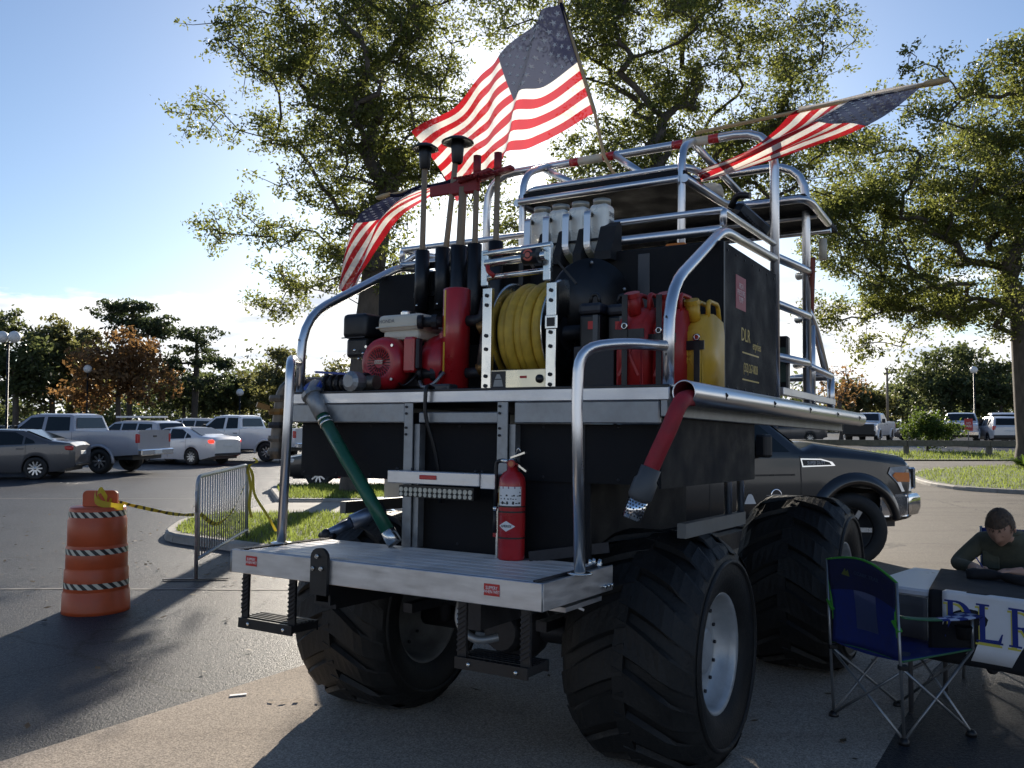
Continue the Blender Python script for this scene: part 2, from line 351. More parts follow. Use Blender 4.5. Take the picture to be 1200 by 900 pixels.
# raised islands with kerbs
def inset(poly, d):
    n = len(poly); out = []
    A = sum(poly[i][0] * poly[(i + 1) % n][1] - poly[(i + 1) % n][0] * poly[i][1] for i in range(n)); s = 1 if A > 0 else -1
    for i in range(n):
        p0, p1, p2 = (Vector((*poly[i - 1], 0)), Vector((*poly[i], 0)), Vector((*poly[(i + 1) % n], 0)))
        e1 = (p1 - p0).normalized(); e2 = (p2 - p1).normalized(); n1 = Vector((-e1.y, e1.x, 0)) * s; n2 = Vector((-e2.y, e2.x, 0)) * s
        m_ = (n1 + n2); m_ = m_ / max(.4, m_.length_squared) * 2; out.append((p1 + m_ * d)[:2])
    return out
def smooth_poly(poly, n=5, keep=()):
    P = [Vector((*p, 0)) for p in poly]; N = len(P); out = []
    for i in range(N):
        if i in keep: out.append(P[i][:2]); continue
        a, b_, c = P[i - 1], P[i], P[(i + 1) % N]; p0 = b_.lerp(a, .33); p2 = b_.lerp(c, .33)
        for t in np.linspace(0, 1, n): out.append((p0 * (1 - t) ** 2 + b_ * 2 * t * (1 - t) + p2 * t * t)[:2])
    return out
def kerb_blocks(poly, h, wid, parent_name, label_n, seglen, first=0, last=None):
    """concrete kerb laid as separate blocks with open joints along an outline"""
    t = bpy.data.objects.new(parent_name, None); COL.objects.link(t); tag(t, kind='structure')
    n = len(poly); last = n if last is None else last
    pts = [Vector((*poly[i % n], 0)) for i in range(first, last + 1)]
    L = [0]
    for a, b_ in zip(pts, pts[1:]): L.append(L[-1] + (b_ - a).length)
    def at(s):
        s = min(L[-1], max(0, s)); j = min(len(pts) - 2, max(0, int(np.searchsorted(L, s)) - 1)); k = (s - L[j]) / max(1e-6, L[j + 1] - L[j]); return pts[j].lerp(pts[j + 1], k)
    s = 0
    while s < L[-1] - .05:
        e = min(L[-1], s + seglen); q = [at(v) for v in np.linspace(s + .008, e - .008, 4)]
        rows = []
        for i, p in enumerate(q):
            tg = (q[min(3, i + 1)] - q[max(0, i - 1)]).normalized(); nn = Vector((-tg.y, tg.x, 0)); z = gz(p.x, p.y)
            rows.append([p + Vector((0, 0, z - .02)), p + nn * .02 + Vector((0, 0, z + h - .025)), p + nn * .05 + Vector((0, 0, z + h)), p + nn * wid + Vector((0, 0, z + h)), p + nn * wid + Vector((0, 0, z - .02))])
        b = MB(); b.grid(rows, smooth=False); b.poly(rows[0]); b.poly(rows[-1][::-1]); b.build('kerb_block', CONC, t); s = e
    return t
def blades(name, poly, z, n, hgt, m, seed, near=None):
    rg = np.random.RandomState(seed); P = np.array(poly); lo, hi = P.min(0), P.max(0); pts = []
    from mathutils.geometry import intersect_point_line
    def inside(q):
        x, y = q[:, 0], q[:, 1]; r = np.zeros(len(q), bool); j = len(P) - 1
        for i in range(len(P)):
            c = ((P[i, 1] > y) != (P[j, 1] > y)) & (x < (P[j, 0] - P[i, 0]) * (y - P[i, 1]) / (P[j, 1] - P[i, 1] + 1e-12) + P[i, 0]); r ^= c; j = i
        return r
    q = rg.uniform(lo, hi, (n * 3, 2)); q = q[inside(q)][:n]; k = len(q)
    a = rg.uniform(0, 2 * np.pi, k); h = hgt * rg.uniform(.45, 1.25, k); w = hgt * .10 * rg.uniform(.7, 1.4, k); lean = rg.uniform(-.5, .5, (k, 2)) * h[:, None]
    zz = np.array([gz(x, y) for x, y in q]) + z
    V = np.zeros((k, 3, 3)); V[:, 0, 0] = q[:, 0] - w * np.cos(a); V[:, 0, 1] = q[:, 1] - w * np.sin(a); V[:, 1, 0] = q[:, 0] + w * np.cos(a); V[:, 1, 1] = q[:, 1] + w * np.sin(a)
    V[:, 0, 2] = V[:, 1, 2] = zz - .005; V[:, 2, :2] = q + lean; V[:, 2, 2] = zz + h
    return tag(np_mesh(name, V.reshape(-1, 3), np.arange(3 * k).reshape(-1, 3), 3, m), kind='stuff')
GRASSM = two_layer('grass_blade', (.082, .122, .028), (.27, .33, .07), .5, .5, .6)
isl1 = smooth_poly([(-5.02, 12.55), (-3.95, 11.75), (-2.6, 10.75), (-.4, 10.3), (.9, 11.5), (.9, 15.35), (-5.1, 15.35), (-5.42, 14.4)], 5, keep=(5, 6))
in1 = inset(isl1, .16)
sheet('verge_lawn', in1, .115, GRASSD); kerb_blocks(isl1, .12, .165, 'kerb_ring', 'kerb', .9)
blades('verge_grass', in1, .115, 16000, .075, GRASSM, 1)
sheet('footpath', [(-5.05, 15.42), (.9, 15.42), (.9, 17.75), (-4.75, 17.75)], .060, PATHC)
b = MB()
for k in range(4): b.box((-4.9 + (k + 1) * 1.45, 16.58, .061), (.012, 2.3, .006))
b.box((-2.0, 15.39, .04), (6.1, .03, .09)); b.box((-1.9, 17.79, .04), (5.6, .03, .09)); tag(b.build('path_joint', CONC), kind='structure')
isl2 = smooth_poly([(-4.75, 17.85), (.9, 17.85), (2.5, 20), (2.0, 21.9), (-5.7, 22.0), (-5.9, 21.3)], 4, keep=(0, 1))
in2 = inset(isl2, .16); sheet('verge_lawn', in2, .115, GRASSD); kerb_blocks(isl2, .12, .165, 'kerb_ring', 'kerb', .9)
blades('verge_grass', in2, .115, 14000, .09, GRASSM, 2)
isl3 = smooth_poly([(10.8, 23.0), (10.85, 21.2), (13.5, 18.6), (22, 17.0), (34, 22), (30, 33), (18.8, 32.6), (13.2, 28.9), (11.6, 26.0)], 6)
in3 = inset(isl3, .2); sheet('island_lawn', in3, .10, GRASSD); kerb_blocks(isl3, .10, .20, 'kerb_ring', 'kerb', 1.15)
blades('island_grass', in3, .10, 26000, .10, GRASSM, 3)
st4 = [(4, 38.3), (11, 37.6), (18.2, 37.2), (46, 36.6), (46, 44.5), (16, 44.5), (5, 44.5)]
sheet('far_lawn', st4, .05, GRASSD, sub=3); blades('far_grass', st4, .05, 16000, .16, GRASSM, 4)
# tar seams across the asphalt on the left
b = MB(); rs = random.Random(3)
for y0, x0, x1 in ((8.97, -9.5, -2.2), (19.2, -24, -6.5), (26.5, -30, -7)):
    x = x0; y = y0; w = .018 + y0 * .0012
    while x < x1:
        nx = x + rs.uniform(.3, .7); ny = y + rs.uniform(-.03, .03)
        b.poly([(x, y - w, .0045), (nx, ny - w, .0045), (nx, ny + w, .0045), (x, y + w, .0045)]); x, y = nx, ny
tag(b.build('tar_seam', mat('pale_seam', (.13, .125, .12), .7, 0, .3, 6)), kind='structure')
b = MB(); p0, d0 = Vector((-2.40, 4.70, .0085)), Vector((.53, .85, 0)); 
solo(MB().box((-1.69, 5.5, .010), (.10, .028, .004), rot=R(20)), 'paper_scrap', PRINTW, 'small white paper scrap lying on the pale apron before the left tyre', 'litter', (-1.69, 5.5, .008))

# ------------------------------------------------------------------ the swamp buggy (modelling frame: x right, y forward, z up from its rear bumper)
TF = Matrix(((0.8546680, 0.5189435, 0.0154967), (-0.5191725, 0.8543728, 0.0225158), (-0.0015555, -0.0272890, 0.9996264))).to_4x4()
TF.translation = (-0.655322, 3.928397, -0.009520)
BUG = thing('swamp_buggy', 'huge black swamp buggy with aluminium rails on giant tyres, seen from behind', 'swamp buggy', (0, 0, 0), TF)
RX, RY, RZ = Vector((1, 0, 0)), Vector((0, 1, 0)), Vector((0, 0, 1))
# bumper platform
b = MB()
b.span(-.888, .888, 0.0, .008, .957, 1.07, bev=.003)
for sx in (-1, 1): b.span(sx * .888, sx * .880, .0085, .66, .957, 1.07, bev=.003)
b.span(-.879, .879, .009, .66, .960, 1.060)
BMP = b.build('bumper_platform', ALU, BUG)
for x0 in (-.888, .888):
    b = MB(); b.tube([(x0, -.001, .958), (x0, -.001, 1.069)], .0035, 6); b.build('weld_bead', GALV, BMP)
for i in range(7):                                            # raised strips of the tread plank
    y0 = .045 + i * .086
    b = MB(); b.span(-.82, .82, y0, y0 + .078, 1.0605, 1.0665, bev=.002)
    for k in range(5): b.span(-.82, .82, y0 + .006 + k * .0145, y0 + .012 + k * .0145, 1.0665, 1.0680)
    b.build('tread_plank', ALU, BMP)
b = MB()
for sx in (-1, 1): b.span(sx * .828, sx * .836, .03, .64, 1.0605, 1.0735)
b.span(-.828, .828, .012, .03, 1.0605, 1.0670)
b.build('platform_edge', DARKST, BMP)
for x0, w in ((-.745, .075), (.652, .075)):
    b = MB(); b.span(x0 - w / 2, x0 + w / 2, -.0022, -.0003, .998, 1.046); st = b.build('warning_sticker', STICKR, BMP)
    b = text_part('warning_text', 'SLIPPERY\nWHEN WET', .0185, axes((x0, -.0026, 1.022), RX, RZ), PRINTW, st, sx=.8)
for k, (x, y) in enumerate(((.80, .60), (.835, .63), (.80, .64), (.855, .58))):
    b = MB(); b.cyl((x, y, 1.06), (x, y, 1.095), .008, n=8); b.cyl((x, y, 1.07), (x, y, 1.078), .013, n=6); b.build('bolt', STEEL, BMP)
for k in range(3):
    b = MB(); b.cyl((.887, .56 + k * .035, .985), (.905, .56 + k * .035, .985), .009, n=6); b.build('bolt', STEEL, BMP)
b = MB()                                                       # shackle plate for the tow ring, hung over the edge
ol = [(-.052, -.115), (.052, -.115), (.052, .055)] + [(.052 * math.cos(a), .055 + .045 * math.sin(a)) for a in np.linspace(0, math.pi, 9)[1:-1]] + [(-.052, .055)]
b.prism(ol, axes((-.285, .0, 1.022), RX, RZ), .018)
TOW = b.build('tow_plate', BLACKM, BUG)
for dx, dz in ((-.005, .062), (-.03, .005), (.022, .008)):
    b = MB(); b.cyl((-.285 + dx, -.018, 1.022 + dz), (-.285 + dx, -.030, 1.022 + dz), .0105, n=6); b.cyl((-.285 + dx, -.030, 1.022 + dz), (-.285 + dx, -.036, 1.022 + dz), .006, n=8); b.build('bolt', STEEL, TOW)
b = MB()                                                       # square hitch tube under it
for x0, x1, z0, z1 in ((-.335, -.322, .86, .955), (-.248, -.235, .86, .955), (-.322, -.248, .86, .873), (-.322, -.248, .942, .955)): b.span(x0, x1, .012, .5, z0, z1)
b.build('hitch_receiver', BLACKM, BUG)
# hanging steps
def hang_step(x0, x1, zt, zb):
    w = .022; STP = bpy.data.objects.new('hanging_step', None); COL.objects.link(STP); STP.parent = BUG
    for x in (x0, x1):
        b = MB(); b.span(x - w, x + w, .05, .062, zb, zt); b.build('step_strap', BLACKM, STP)
    b = MB()
    for x in (x0, x1):
        for k in range(9):
            z = zb + .03 + (zt - zb - .05) * k / 9; b.bar((x - w, .046, z), (x + w, .046, z + .03), .008, .004, up=(0, 1, 0))
    b.build('rope_lashing', DARKST, STP)
    b = MB()
    b.span(x0 - w, x1 + w, .03, .042, zb - .04, zb + .008); b.span(x0 - w, x1 + w, .20, .212, zb - .04, zb + .008)
    for k in range(12):
        x = x0 - w + .006 + (x1 - x0 + 2 * w - .012) * k / 11; b.span(x - .005, x + .005, .0425, .1995, zb - .03, zb + .006)
    for k in range(5): b.span(x0 - w + .001, x1 + w - .001, .06 + k * .028, .068 + k * .028, zb + .0065, zb + .012)
    b.build('step_grating', BLACKM, STP)
    for x in (x0 + .05, x1 - .03):
        b = MB(); b.ball((x, .028, zb - .016), .010, 8); b.build('bolt', STEEL, STP)
hang_step(-.835, -.515, .958, .725); hang_step(.475, .785, .958, .715)
# deck with its rim, beam and posts
b = MB(); b.span(-1.166, 1.166, .648, 4.45, 1.845, 1.878); DECK = b.build('deck', DARKST, BUG)
b = MB(); b.span(-1.168, 1.168, .630, .647, 1.822, 1.882, bev=.004); b.build('deck_rim', ALU, DECK)
b = MB(); b.span(-1.166, 1.166, .631, .646, 1.8785, 1.8925, bev=.003); b.build('rubber_edge', BLACKM, DECK)
b = MB(); b.span(-1.158, -.318, .634, .70, 1.716, 1.8205, bev=.006); b.span(.362, 1.12, .634, .70, 1.716, 1.8205, bev=.006)
b.span(-.2265, .2665, .636, .70, 1.716, 1.772, bev=.005)
b.span(1.122, 1.158, .64, 4.55, 1.748, 1.844, bev=.004); b.span(-1.158, -1.122, .7005, 4.55, 1.748, 1.844, bev=.004)
b.build('deck_beam', GALV, BUG)
for x0, x1 in ((-.317, -.227), (.267, .361)):
    b = MB(); b.span(x0, x1 - .035, .632, .640, 1.066, 1.8195); b.span(x0, x0 + .008, .6405, .70, 1.066, 1.8195); b.span(x1 - .035, x1, .650, .70, 1.066, 1.71)
    P_ = b.build('post', GALV, BUG)
    for z in (1.80, 1.765, 1.69, 1.655):
        b = MB(); b.cyl((x0 + .014, .632, z), (x0 + .014, .624, z), .007, n=6); b.build('bolt', DARKST, P_)
for sx in (-1, 1):
    b = MB(); c = Vector((sx * 1.262, 0, 1.850)); n = 28; r0, r1 = .0545, .0475
    pr = [(r1, .56), (r0, .56), (r0, 4.72), (r0 * .8, 4.74), (0, 4.745)]
    y_ = .56 if sx > 0 else 1.7
    b.lathe([(r1, y_ + .4), (r1, y_ + .001), (r1 + .001, y_ - .001), (r0 - .001, y_ - .001), (r0, y_ + .002), (r0, 4.72), (r0 * .85, 4.745), (0, 4.75)], c, (0, 1, 0), n)
    T_ = b.build('side_tube', TUBE, BUG)
    for k in range(5):
        y = .98 + k * .86; b = MB(); b.box((c.x + sx * .0535, y, 1.853), (.006, .018, .034), bev=.004); b.ball((c.x + sx * .056, y, 1.857), .008, 8); b.build('slot_plug', BLACKM, T_)
    b = MB(); b.span(sx * 1.166, sx * 1.215, .70, 4.6, 1.815, 1.84); b.build('tube_bracket', ALU, T_)
# black lower boxes
b = MB(); b.span(-1.128, -.335, .705, .72, 1.41, 1.714); b.span(-.36, -.335, .7205, .74, 1.07, 1.714); b.build('box_panel', BLACKP, BUG)
b = MB(); b.span(-.334, .268, .735, .75, 1.05, 1.772); b.build('box_panel', BLACKP, BUG)
b = MB(); b.span(.269, 1.108, .705, .72, 1.435, 1.714); b.span(.269, .74, .7205, .74, 1.06, 1.434); b.build('box_panel', BLACKP, BUG)
b = MB(); b.span(1.109, 1.121, .66, 2.13, 1.425, 1.800); pn = b.build('side_panel', BLACKP, BUG)
for k in range(5):
    b = MB(); b.cyl((1.121, .95 + k * .24, 1.765), (1.126, .95 + k * .24, 1.765), .009, n=8); b.build('bolt', DARKST, pn)
b = MB(); b.span(-1.14, -1.128, .7205, 2.13, 1.41, 1.80); b.build('side_panel', BLACKP, BUG)
b = MB(); b.span(-1.12, 1.10, .76, 2.12, 1.44, 1.71); b.span(-.42, .42, .78, 2.9, 1.06, 1.43); b.build('water_ballast_box', BLACKP, BUG)
for x0, x1, z0, z1 in ((-1.10, -.36, 1.43, 1.70), (.29, 1.09, 1.455, 1.70), (-.31, .245, 1.09, 1.70)):
    yy = .7045 if x0 < -.4 or x0 > .2 else .7345
    n_ = max(2, int((x1 - x0) / .19))
    for k in range(n_ + 1):
        for z in (z0, z1):
            b = MB(); b.lathe([(0, -.003), (.007, -.002), (.008, .001), (0, .001)], (x0 + (x1 - x0) * k / n_, yy, z), (0, 1, 0), 8); b.build('rivet', DARKST, BUG)
for x in (.70,):
    b = MB(); b.span(x - .018, x + .018, .7005, .7045, 1.44, 1.71); b.build('seam_strip', mat('seam_strip', (.014, .014, .016), .5), BUG)
# frame, axles
b = MB()
for x in (-.42, .42): b.span(x - .05, x + .05, .2, 4.3, .80, .93)
for y in (.75, 2.1, 3.9): b.span(-.369, .369, y - .05, y + .05, .82, .91)
b.span(-.6, .6, 4.2, 4.32, .78, .95)
b.build('chassis_rail', DARKST, BUG)
for y, zc in ((1.28, .585), (3.40, .645)):
    b = MB(); b.cyl((-.62, y, zc), (.62, y, zc), .065, n=14); b.ball((.02, y, zc), .19, 16, sc=(1.05, .8, 1)); b.cyl((.02, y - .1, zc), (.02, y - .20, zc), .13, .10, n=14)
    b.tube(fillet([(.16, y - .16, .90), (.10, y - .19, zc + .16), (.18, y - .2, zc + .10), (.26, y - .14, zc + .2)], .05), .016, 8)
    for x in (-.42, .42): b.cyl((x, y - .08, zc), (x * 1.05, y - .14, 1.0), .035, n=10); b.bar((x, y - .45, zc + .12), (x, y + .45, zc + .12), .06, .05)
    b.build('axle', DARKST, BUG)
b = MB(); b.tube(fillet([(.30, .30, .92), (.30, .26, .80), (.42, .24, .74), (.50, .30, .76)], .06), .018, 10); b.build('brake_hose', GALV, BUG)
b = MB(); b.span(.78, .86, .25, .60, .915, .935); b.bar((.80, .40, .925), (.84, .44, .90), .07, .010); b.build('gusset', ALU, BUG)
# lower side frame on the right
for sx in (-1, 1):
    b = MB(); b.span(sx * 1.06, sx * 1.105, 1.02, 2.0, 1.172, 1.243); b.build('side_rail', mat('dull_galvanised', (.16, .165, .165), .55, .6, .2, 14, dirt=.3), BUG)
    for y in (1.75, 1.98):
        b = MB(); b.cyl((sx * 1.082, y, 1.2435), (sx * 1.082, y, 1.7465), .022, n=12); b.build('strut', TUBE, BUG)
b = MB(); b.bar((.50, .56, 1.085), (.80, .80, 1.13), .012, .05); b.build('side_brace', DARKST, BUG)
# tyres
def wheel(xi, xo, y, zc, r, spin):
    """xi/xo: inner and outer sidewall"""
    sg = 1 if xo > xi else -1; w = abs(xo - xi); xm = (xi + xo) / 2
    w_ = bpy.data.objects.new('wheel', None); COL.objects.link(w_); w_.parent = BUG
    def pr(h):  # squash the contact patch: done on verts below
        return h
    P = [(.285, -w * .40), (.30, -w * .44), (.36, -w * .485), (.43, -w * .495), (.485, -w * .47), (.515, -w * .42), (.528, -w * .30), (.532, 0), (.528, w * .30), (.515, w * .42), (.485, w * .47), (.43, w * .495), (.36, w * .485), (.30, w * .44), (.285, w * .40)]
    sc = r / .565 * 1.0; P = [(a * sc if a > .31 else a, h) for a, h in P]
    b = MB(); b.lathe(P, (xm, y, zc), (1, 0, 0), 56)
    NL = 17
    for k in range(NL):
        for side in (-1, 1):
            a0 = spin + 2 * math.pi * (k + (0.5 if side > 0 else 0)) / NL
            V = []
            for t in np.linspace(0, 1, 9):                     # curved bar from the crown over the shoulder
                h = side * w * (-.04 + .535 * t); a = a0 + .36 * t ** 1.3
                rr = r * (1.0 - .012 * t if t < .66 else .992 - .62 * (t - .66) ** 1.3)
                rb = r * .952 if t < .75 else r * (.952 - .6 * (t - .75) ** 1.2)
                hw = .122 - .03 * t
                V.append((h, a, rr, rb, hw))
            rows = []
            for h, a, rr, rb, hw in V:
                def q(aa, rad): return Vector((xm + h, y + rad * math.cos(aa), zc + rad * math.sin(aa)))
                rows.append([q(a - hw * 1.25, rb), q(a - hw, rr), q(a + hw, rr), q(a + hw * 1.25, rb)])
            b.grid(rows, smooth=False); b.poly(rows[0]); b.poly(rows[-1][::-1])
    for side in (-1, 1):                                       # raised ring on the sidewall
        b.lathe([(r * .745, side * w * .496), (r * .755, side * w * .512), (r * .775, side * w * .512), (r * .785, side * w * .494)], (xm, y, zc), (1, 0, 0), 56)
    zg = zc - r * .95
    for v in b.bm.verts:
        if v.co.z < zg + .05:
            d = zg + .05 - v.co.z; v.co.z = max(v.co.z, zg + .05 - .05 * (1 - math.exp(-d / .05)))
            v.co.x += (v.co.x - xm) * .10 * min(1, d / .05)
    ty = b.build('tyre', RUBBER, w_)
    b = MB(); ra = sg
    b.lathe([(.290, ra * w * .40), (.300, ra * w * .425), (.294, ra * w * .435), (.280, ra * w * .415), (.270, ra * w * .37), (.266, ra * w * .33), (.258, ra * w * .31), (.250, ra * w * .27), (.235, ra * w * .265), (.12, ra * w * .25), (.11, ra * w * .32), (.085, ra * w * .33), (0, ra * w * .33)], (xm, y, zc), (1, 0, 0), 40)
    b.mi = 1; b.lathe([(.290, -ra * w * .40), (.300, -ra * w * .425), (.294, -ra * w * .435), (.280, -ra * w * .415), (.262, -ra * w * .36), (.25, -ra * w * .08), (.12, -ra * w * .07), (0, -ra * w * .07)], (xm, y, zc), (1, 0, 0), 40)
    rim = b.build('rim', [RIMG, mat('dark_inner_rim', (.13, .13, .125), .6, .2, .3, 9, dirt=.4)], w_)  # inner side of the rim in a darker grey than the outer
    for side, h0 in ((1, .365), (-1, .20)):
        for k in range(16):
            a = 2 * math.pi * k / 16; rb_ = .240; p = Vector((xm + side * ra * w * (h0 - .1), y + rb_ * math.cos(a), zc + rb_ * math.sin(a)))
            n_ = Vector((side * ra, 0, 0))
            b = MB(); b.cyl(p, p + n_ * .012, .010, n=6); b.build('bolt', DARKST, w_)
    return w_
wheel(.555, 1.235, 1.28, .592, .59, .10); wheel(-.555, -1.235, 1.28, .592, .59, .31)
wheel(.77, 1.43, 3.40, .668, .605, .05); wheel(-.77, -1.43, 3.40, .668, .605, .22)
# black shock canister lying on the left end of the platform
b = MB(); p = [Vector((-0.955, 0.750, 1.072)), Vector((-0.859, 0.850, 1.143)), Vector((-0.744, 1.000, 1.220))]
b.cyl(p[0], p[1], .030, n=14); b.cyl(p[1], p[2], .046, n=14); b.build('air_shock', mat('blue_grey_anodised', (.16, .21, .30), .35, .7), BUG)
b = MB(); b.ball(p[0], .038, 10); b.cyl(p[0] + Vector((-.05, 0, -.005)), p[0] + Vector((.06, 0, -.005)), .018, n=8); b.build('shock_mount', DARKST, BUG)
# light bar between the posts
b = MB(); b.span(-.316, .247, .50, .60, 1.405, 1.468, bev=.003); LB = b.build('light_housing', ALU, BUG)
b = MB(); b.span(.2475, .33, .515, .60, 1.395, 1.468, bev=.003); b.build('housing_end', ALU, LB)
b = MB(); b.box((-.055, .4975, 1.440), (.105, .008, .022), bev=.004, seg=2); b.build('marker_lens', REFL, LB)
b = MB(); b.span(-.26, .20, .53, .585, 1.335, 1.395); LS = b.build('led_bar', BLACKM, LB)
for k in range(15):
    for z, r_ in ((1.373, .0125), (1.349, .0105)):
        b = MB(); b.cyl((-.244 + k * .0305, .5295, z), (-.244 + k * .0305, .524, z), r_, n=10); b.build('led_lens', mat('led_lens', (.55, .52, .42), .2, 0, .15, 60), LS)
for x in (-.30, -.20, .19, .23):
    b = MB(); b.cyl((x, .56, 1.468), (x, .56, 1.482), .008, n=6); b.build('bolt', DARKST, LB)
b = MB(); b.tube(fillet([(-.175, .69, 1.90), (-.155, .60, 1.915), (-.165, .605, 1.75), (-.13, .65, 1.6), (-.12, .70, 1.40), (-.12, .70, 1.30)], .08), .011, 8); b.build('power_cable', BLACKM, BUG)
# hand rails and the cage
RT = .025
def rail(name, pts, rad, r=RT, parent=None):
    b = MB(); b.tube(fillet(pts, rad), r, 14); return b.build(name, TUBE, parent or BUG)
for sx in (-1, 1):
    h = rail('hand_rail', [(sx * .885, .33, 1.07), (sx * .862, .33, 1.82), (sx * .868, .34, 2.035), (sx * 1.00, .48, 2.068), (sx * 1.135, .665, 2.068)], [.3, .13, .2])
    b = MB(); b.lathe([(0, .001), (.055, .001), (.055, .007), (.03, .012), (0, .012)], (sx * .885, .33, 1.0665), (0, 0, 1), 20); b.build('foot_flange', STEEL, h)
    c = rail('cage_tube', [(sx * 1.138, .69, 1.878), (sx * 1.142, .69, 2.335), (sx * 1.11, 1.565, 2.795), (sx * 1.11, 2.62, 2.832)], [.22, .12], .027)
    b = MB(); b.span(sx * 1.138 - .06, sx * 1.138 + .06, .655, .75, 1.879, 1.893, bev=.004); b.build('foot_flange', ALU, c)
    for z in (2.03, 2.2):
        b = MB(); b.box((sx * 1.139, .664, z), (.008, .006, .012), bev=.002); b.build('vent_slot', BLACKM, c)
    rail('upper_rail', [(sx * 1.11, 1.575, 2.822), (sx * 1.11, 1.575, 2.905), (sx * 1.11, 2.62, 2.928)], .02, .019)
rail('cross_tube', [(-1.10, 1.565, 2.797), (1.10, 1.565, 2.797)], .1, .026)
rail('cross_tube', [(-1.11, 1.577, 2.908), (1.11, 1.577, 2.908)], .1, .019)
rail('stay_bar', [(-1.11, 1.57, 2.80), (-1.03, 1.62, 2.88), (-.72, 1.62, 2.82)], .05, .02)
HOOP = rail('roll_hoop', [(-1.13, 2.64, 1.878), (-1.13, 2.64, 3.70), (1.11, 2.64, 3.70), (1.11, 2.64, 1.878)], .26, .030)
for k, (x0, x1, m) in enumerate(((-.60, -.53, RED), (-.53, -.33, CREAM), (-.33, -.24, RED), (.20, .28, RED), (.28, .46, CREAM), (.46, .53, RED))):
    b = MB(); b.cyl((x0 + .21, 2.64, 3.7), (x1 + .21, 2.64, 3.7), .0315, n=14); b.build('tape_band', m, HOOP)
rail('roll_hoop', [(-1.11, 3.52, 1.878), (-1.11, 3.52, 3.72), (1.11, 3.52, 3.72), (1.11, 3.52, 1.878)], .28, .030)
for sx in (-1, 1):
    rail('seat_upright', [(sx * .60, 2.30, 1.878), (sx * .60, 2.30, 3.56), (sx * .565, 2.60, 3.685)], .16, .026)
    for y0, y1, z in ((2.65, 3.6, 2.545), (2.65, 3.55, 2.20)): rail('side_rail_tube', [(sx * 1.11, y0, z), (sx * 1.14, y1 - .1, z + .02), (sx * 1.02, y1 + .02, z + .02)], .1, .028)
    rail('side_rail_tube', [(sx * 1.11, 2.65, 2.85), (sx * 1.14, 3.55, 2.90), (sx * 1.02, 3.66, 2.90)], .12, .030)
    rail('front_brace', [(sx * 1.11, 3.56, 2.62), (sx * 1.12, 3.75, 2.52), (sx * 1.12, 4.15, 2.18)], .1, .028)
    rail('front_rail', [(sx * 1.12, 3.5, 2.205), (sx * 1.12, 4.36, 2.185), (sx * .6, 4.40, 2.185)], .1, .03)
    rail('front_post', [(sx * 1.115, 4.32, 1.878), (sx * 1.115, 4.32, 2.185)], .1, .03)
    rail('front_post', [(sx * 1.115, 3.66, 1.878), (sx * 1.115, 3.66, 2.52)], .1, .026)
    b = MB(); b.span(sx * 1.10, sx * 1.145, 2.72, 4.36, 1.955, 2.005, bev=.004); b.build('kick_bar', ALU, BUG)
for x0, x1 in ((-.62, -.20), (-.02, .31), (.56, .74)):
    rail('roof_strut', [(x0, 2.63, 3.69), (x1, 2.33 if x0 < .5 else 3.20, 3.43)], .1, .026)
# roof: a stepped black canopy in a tube rim
for z, r in ((3.335, .024), (3.43, .026)):
    y0 = 2.25 if z < 3.4 else 2.32
    rail('roof_rim', [(.66, y0 + .25, z), (.64, y0, z), (-.60, y0, z), (-.66, y0 + .3, z)] if z > 3.4 else [(.60, y0, z), (-.60, y0, z)], .12, r)
for sx in (-1, 1): rail('roof_side_tube', [(sx * .63, 2.27, 3.34), (sx * .655, 3.06, 3.35), (sx * .80, 3.19, 3.36), (sx * 1.17, 3.19, 3.36), (sx * 1.20, 3.30, 3.35), (sx * 1.19, 3.9, 3.34)], .1, .028)
b = MB(); b.span(-.63, .63, 2.28, 3.19, 3.352, 3.40, bev=.006); b.span(-1.18, 1.18, 3.195, 4.3, 3.352, 3.40, bev=.006); RF = b.build('roof_panel', BLACKP, BUG)
for y in (3.6, 4.1):
    b = MB(); b.cyl((-1.17, y, 3.33), (1.17, y, 3.33), .02, n=10); b.build('roof_rib', TUBE, RF)
b = MB(); b.lathe([(0, 0), (.10, 0), (.10, .05), (.085, .085), (0, .09)], (.55, 3.0, 3.401), (0, 0, 1), 20); b.build('roof_vent', CREAM, RF)
b = MB(); b.lathe([(0, 0), (.03, 0), (.03, .16), (0, .165)], (1.16, 3.85, 3.05), (0, 0, 1), 12); b.build('roof_lamp', CREAM, RF)
# light pods hanging under the cage on the right
q0, q1 = Vector((0.897, 2.550, 3.186)), Vector((1.026, 2.750, 3.021))
b = MB(); b.bar(q0 - Vector((.03, 0, 0)), q1, .12, .11, bev=.03); PD = b.build('light_pod', BLACKM, BUG)
for k in range(9):
    b = MB(); p_ = q0.lerp(q1, .25 + k * .08); b.box(p_ + Vector((.0, -.062, -.0)), (.014, .01, .09), rot=Matrix.Rotation(R(-40), 3, 'Y')); b.build('cooling_fin', DARKST, PD)
b = MB(); b.tube(fillet([q0 + Vector((-.05, 0, 0)), q0 + Vector((0, -.03, .07)), q0 + Vector((.09, -.04, .05))], .04), .022, 8); b.build('pod_cable', BLACKM, PD)
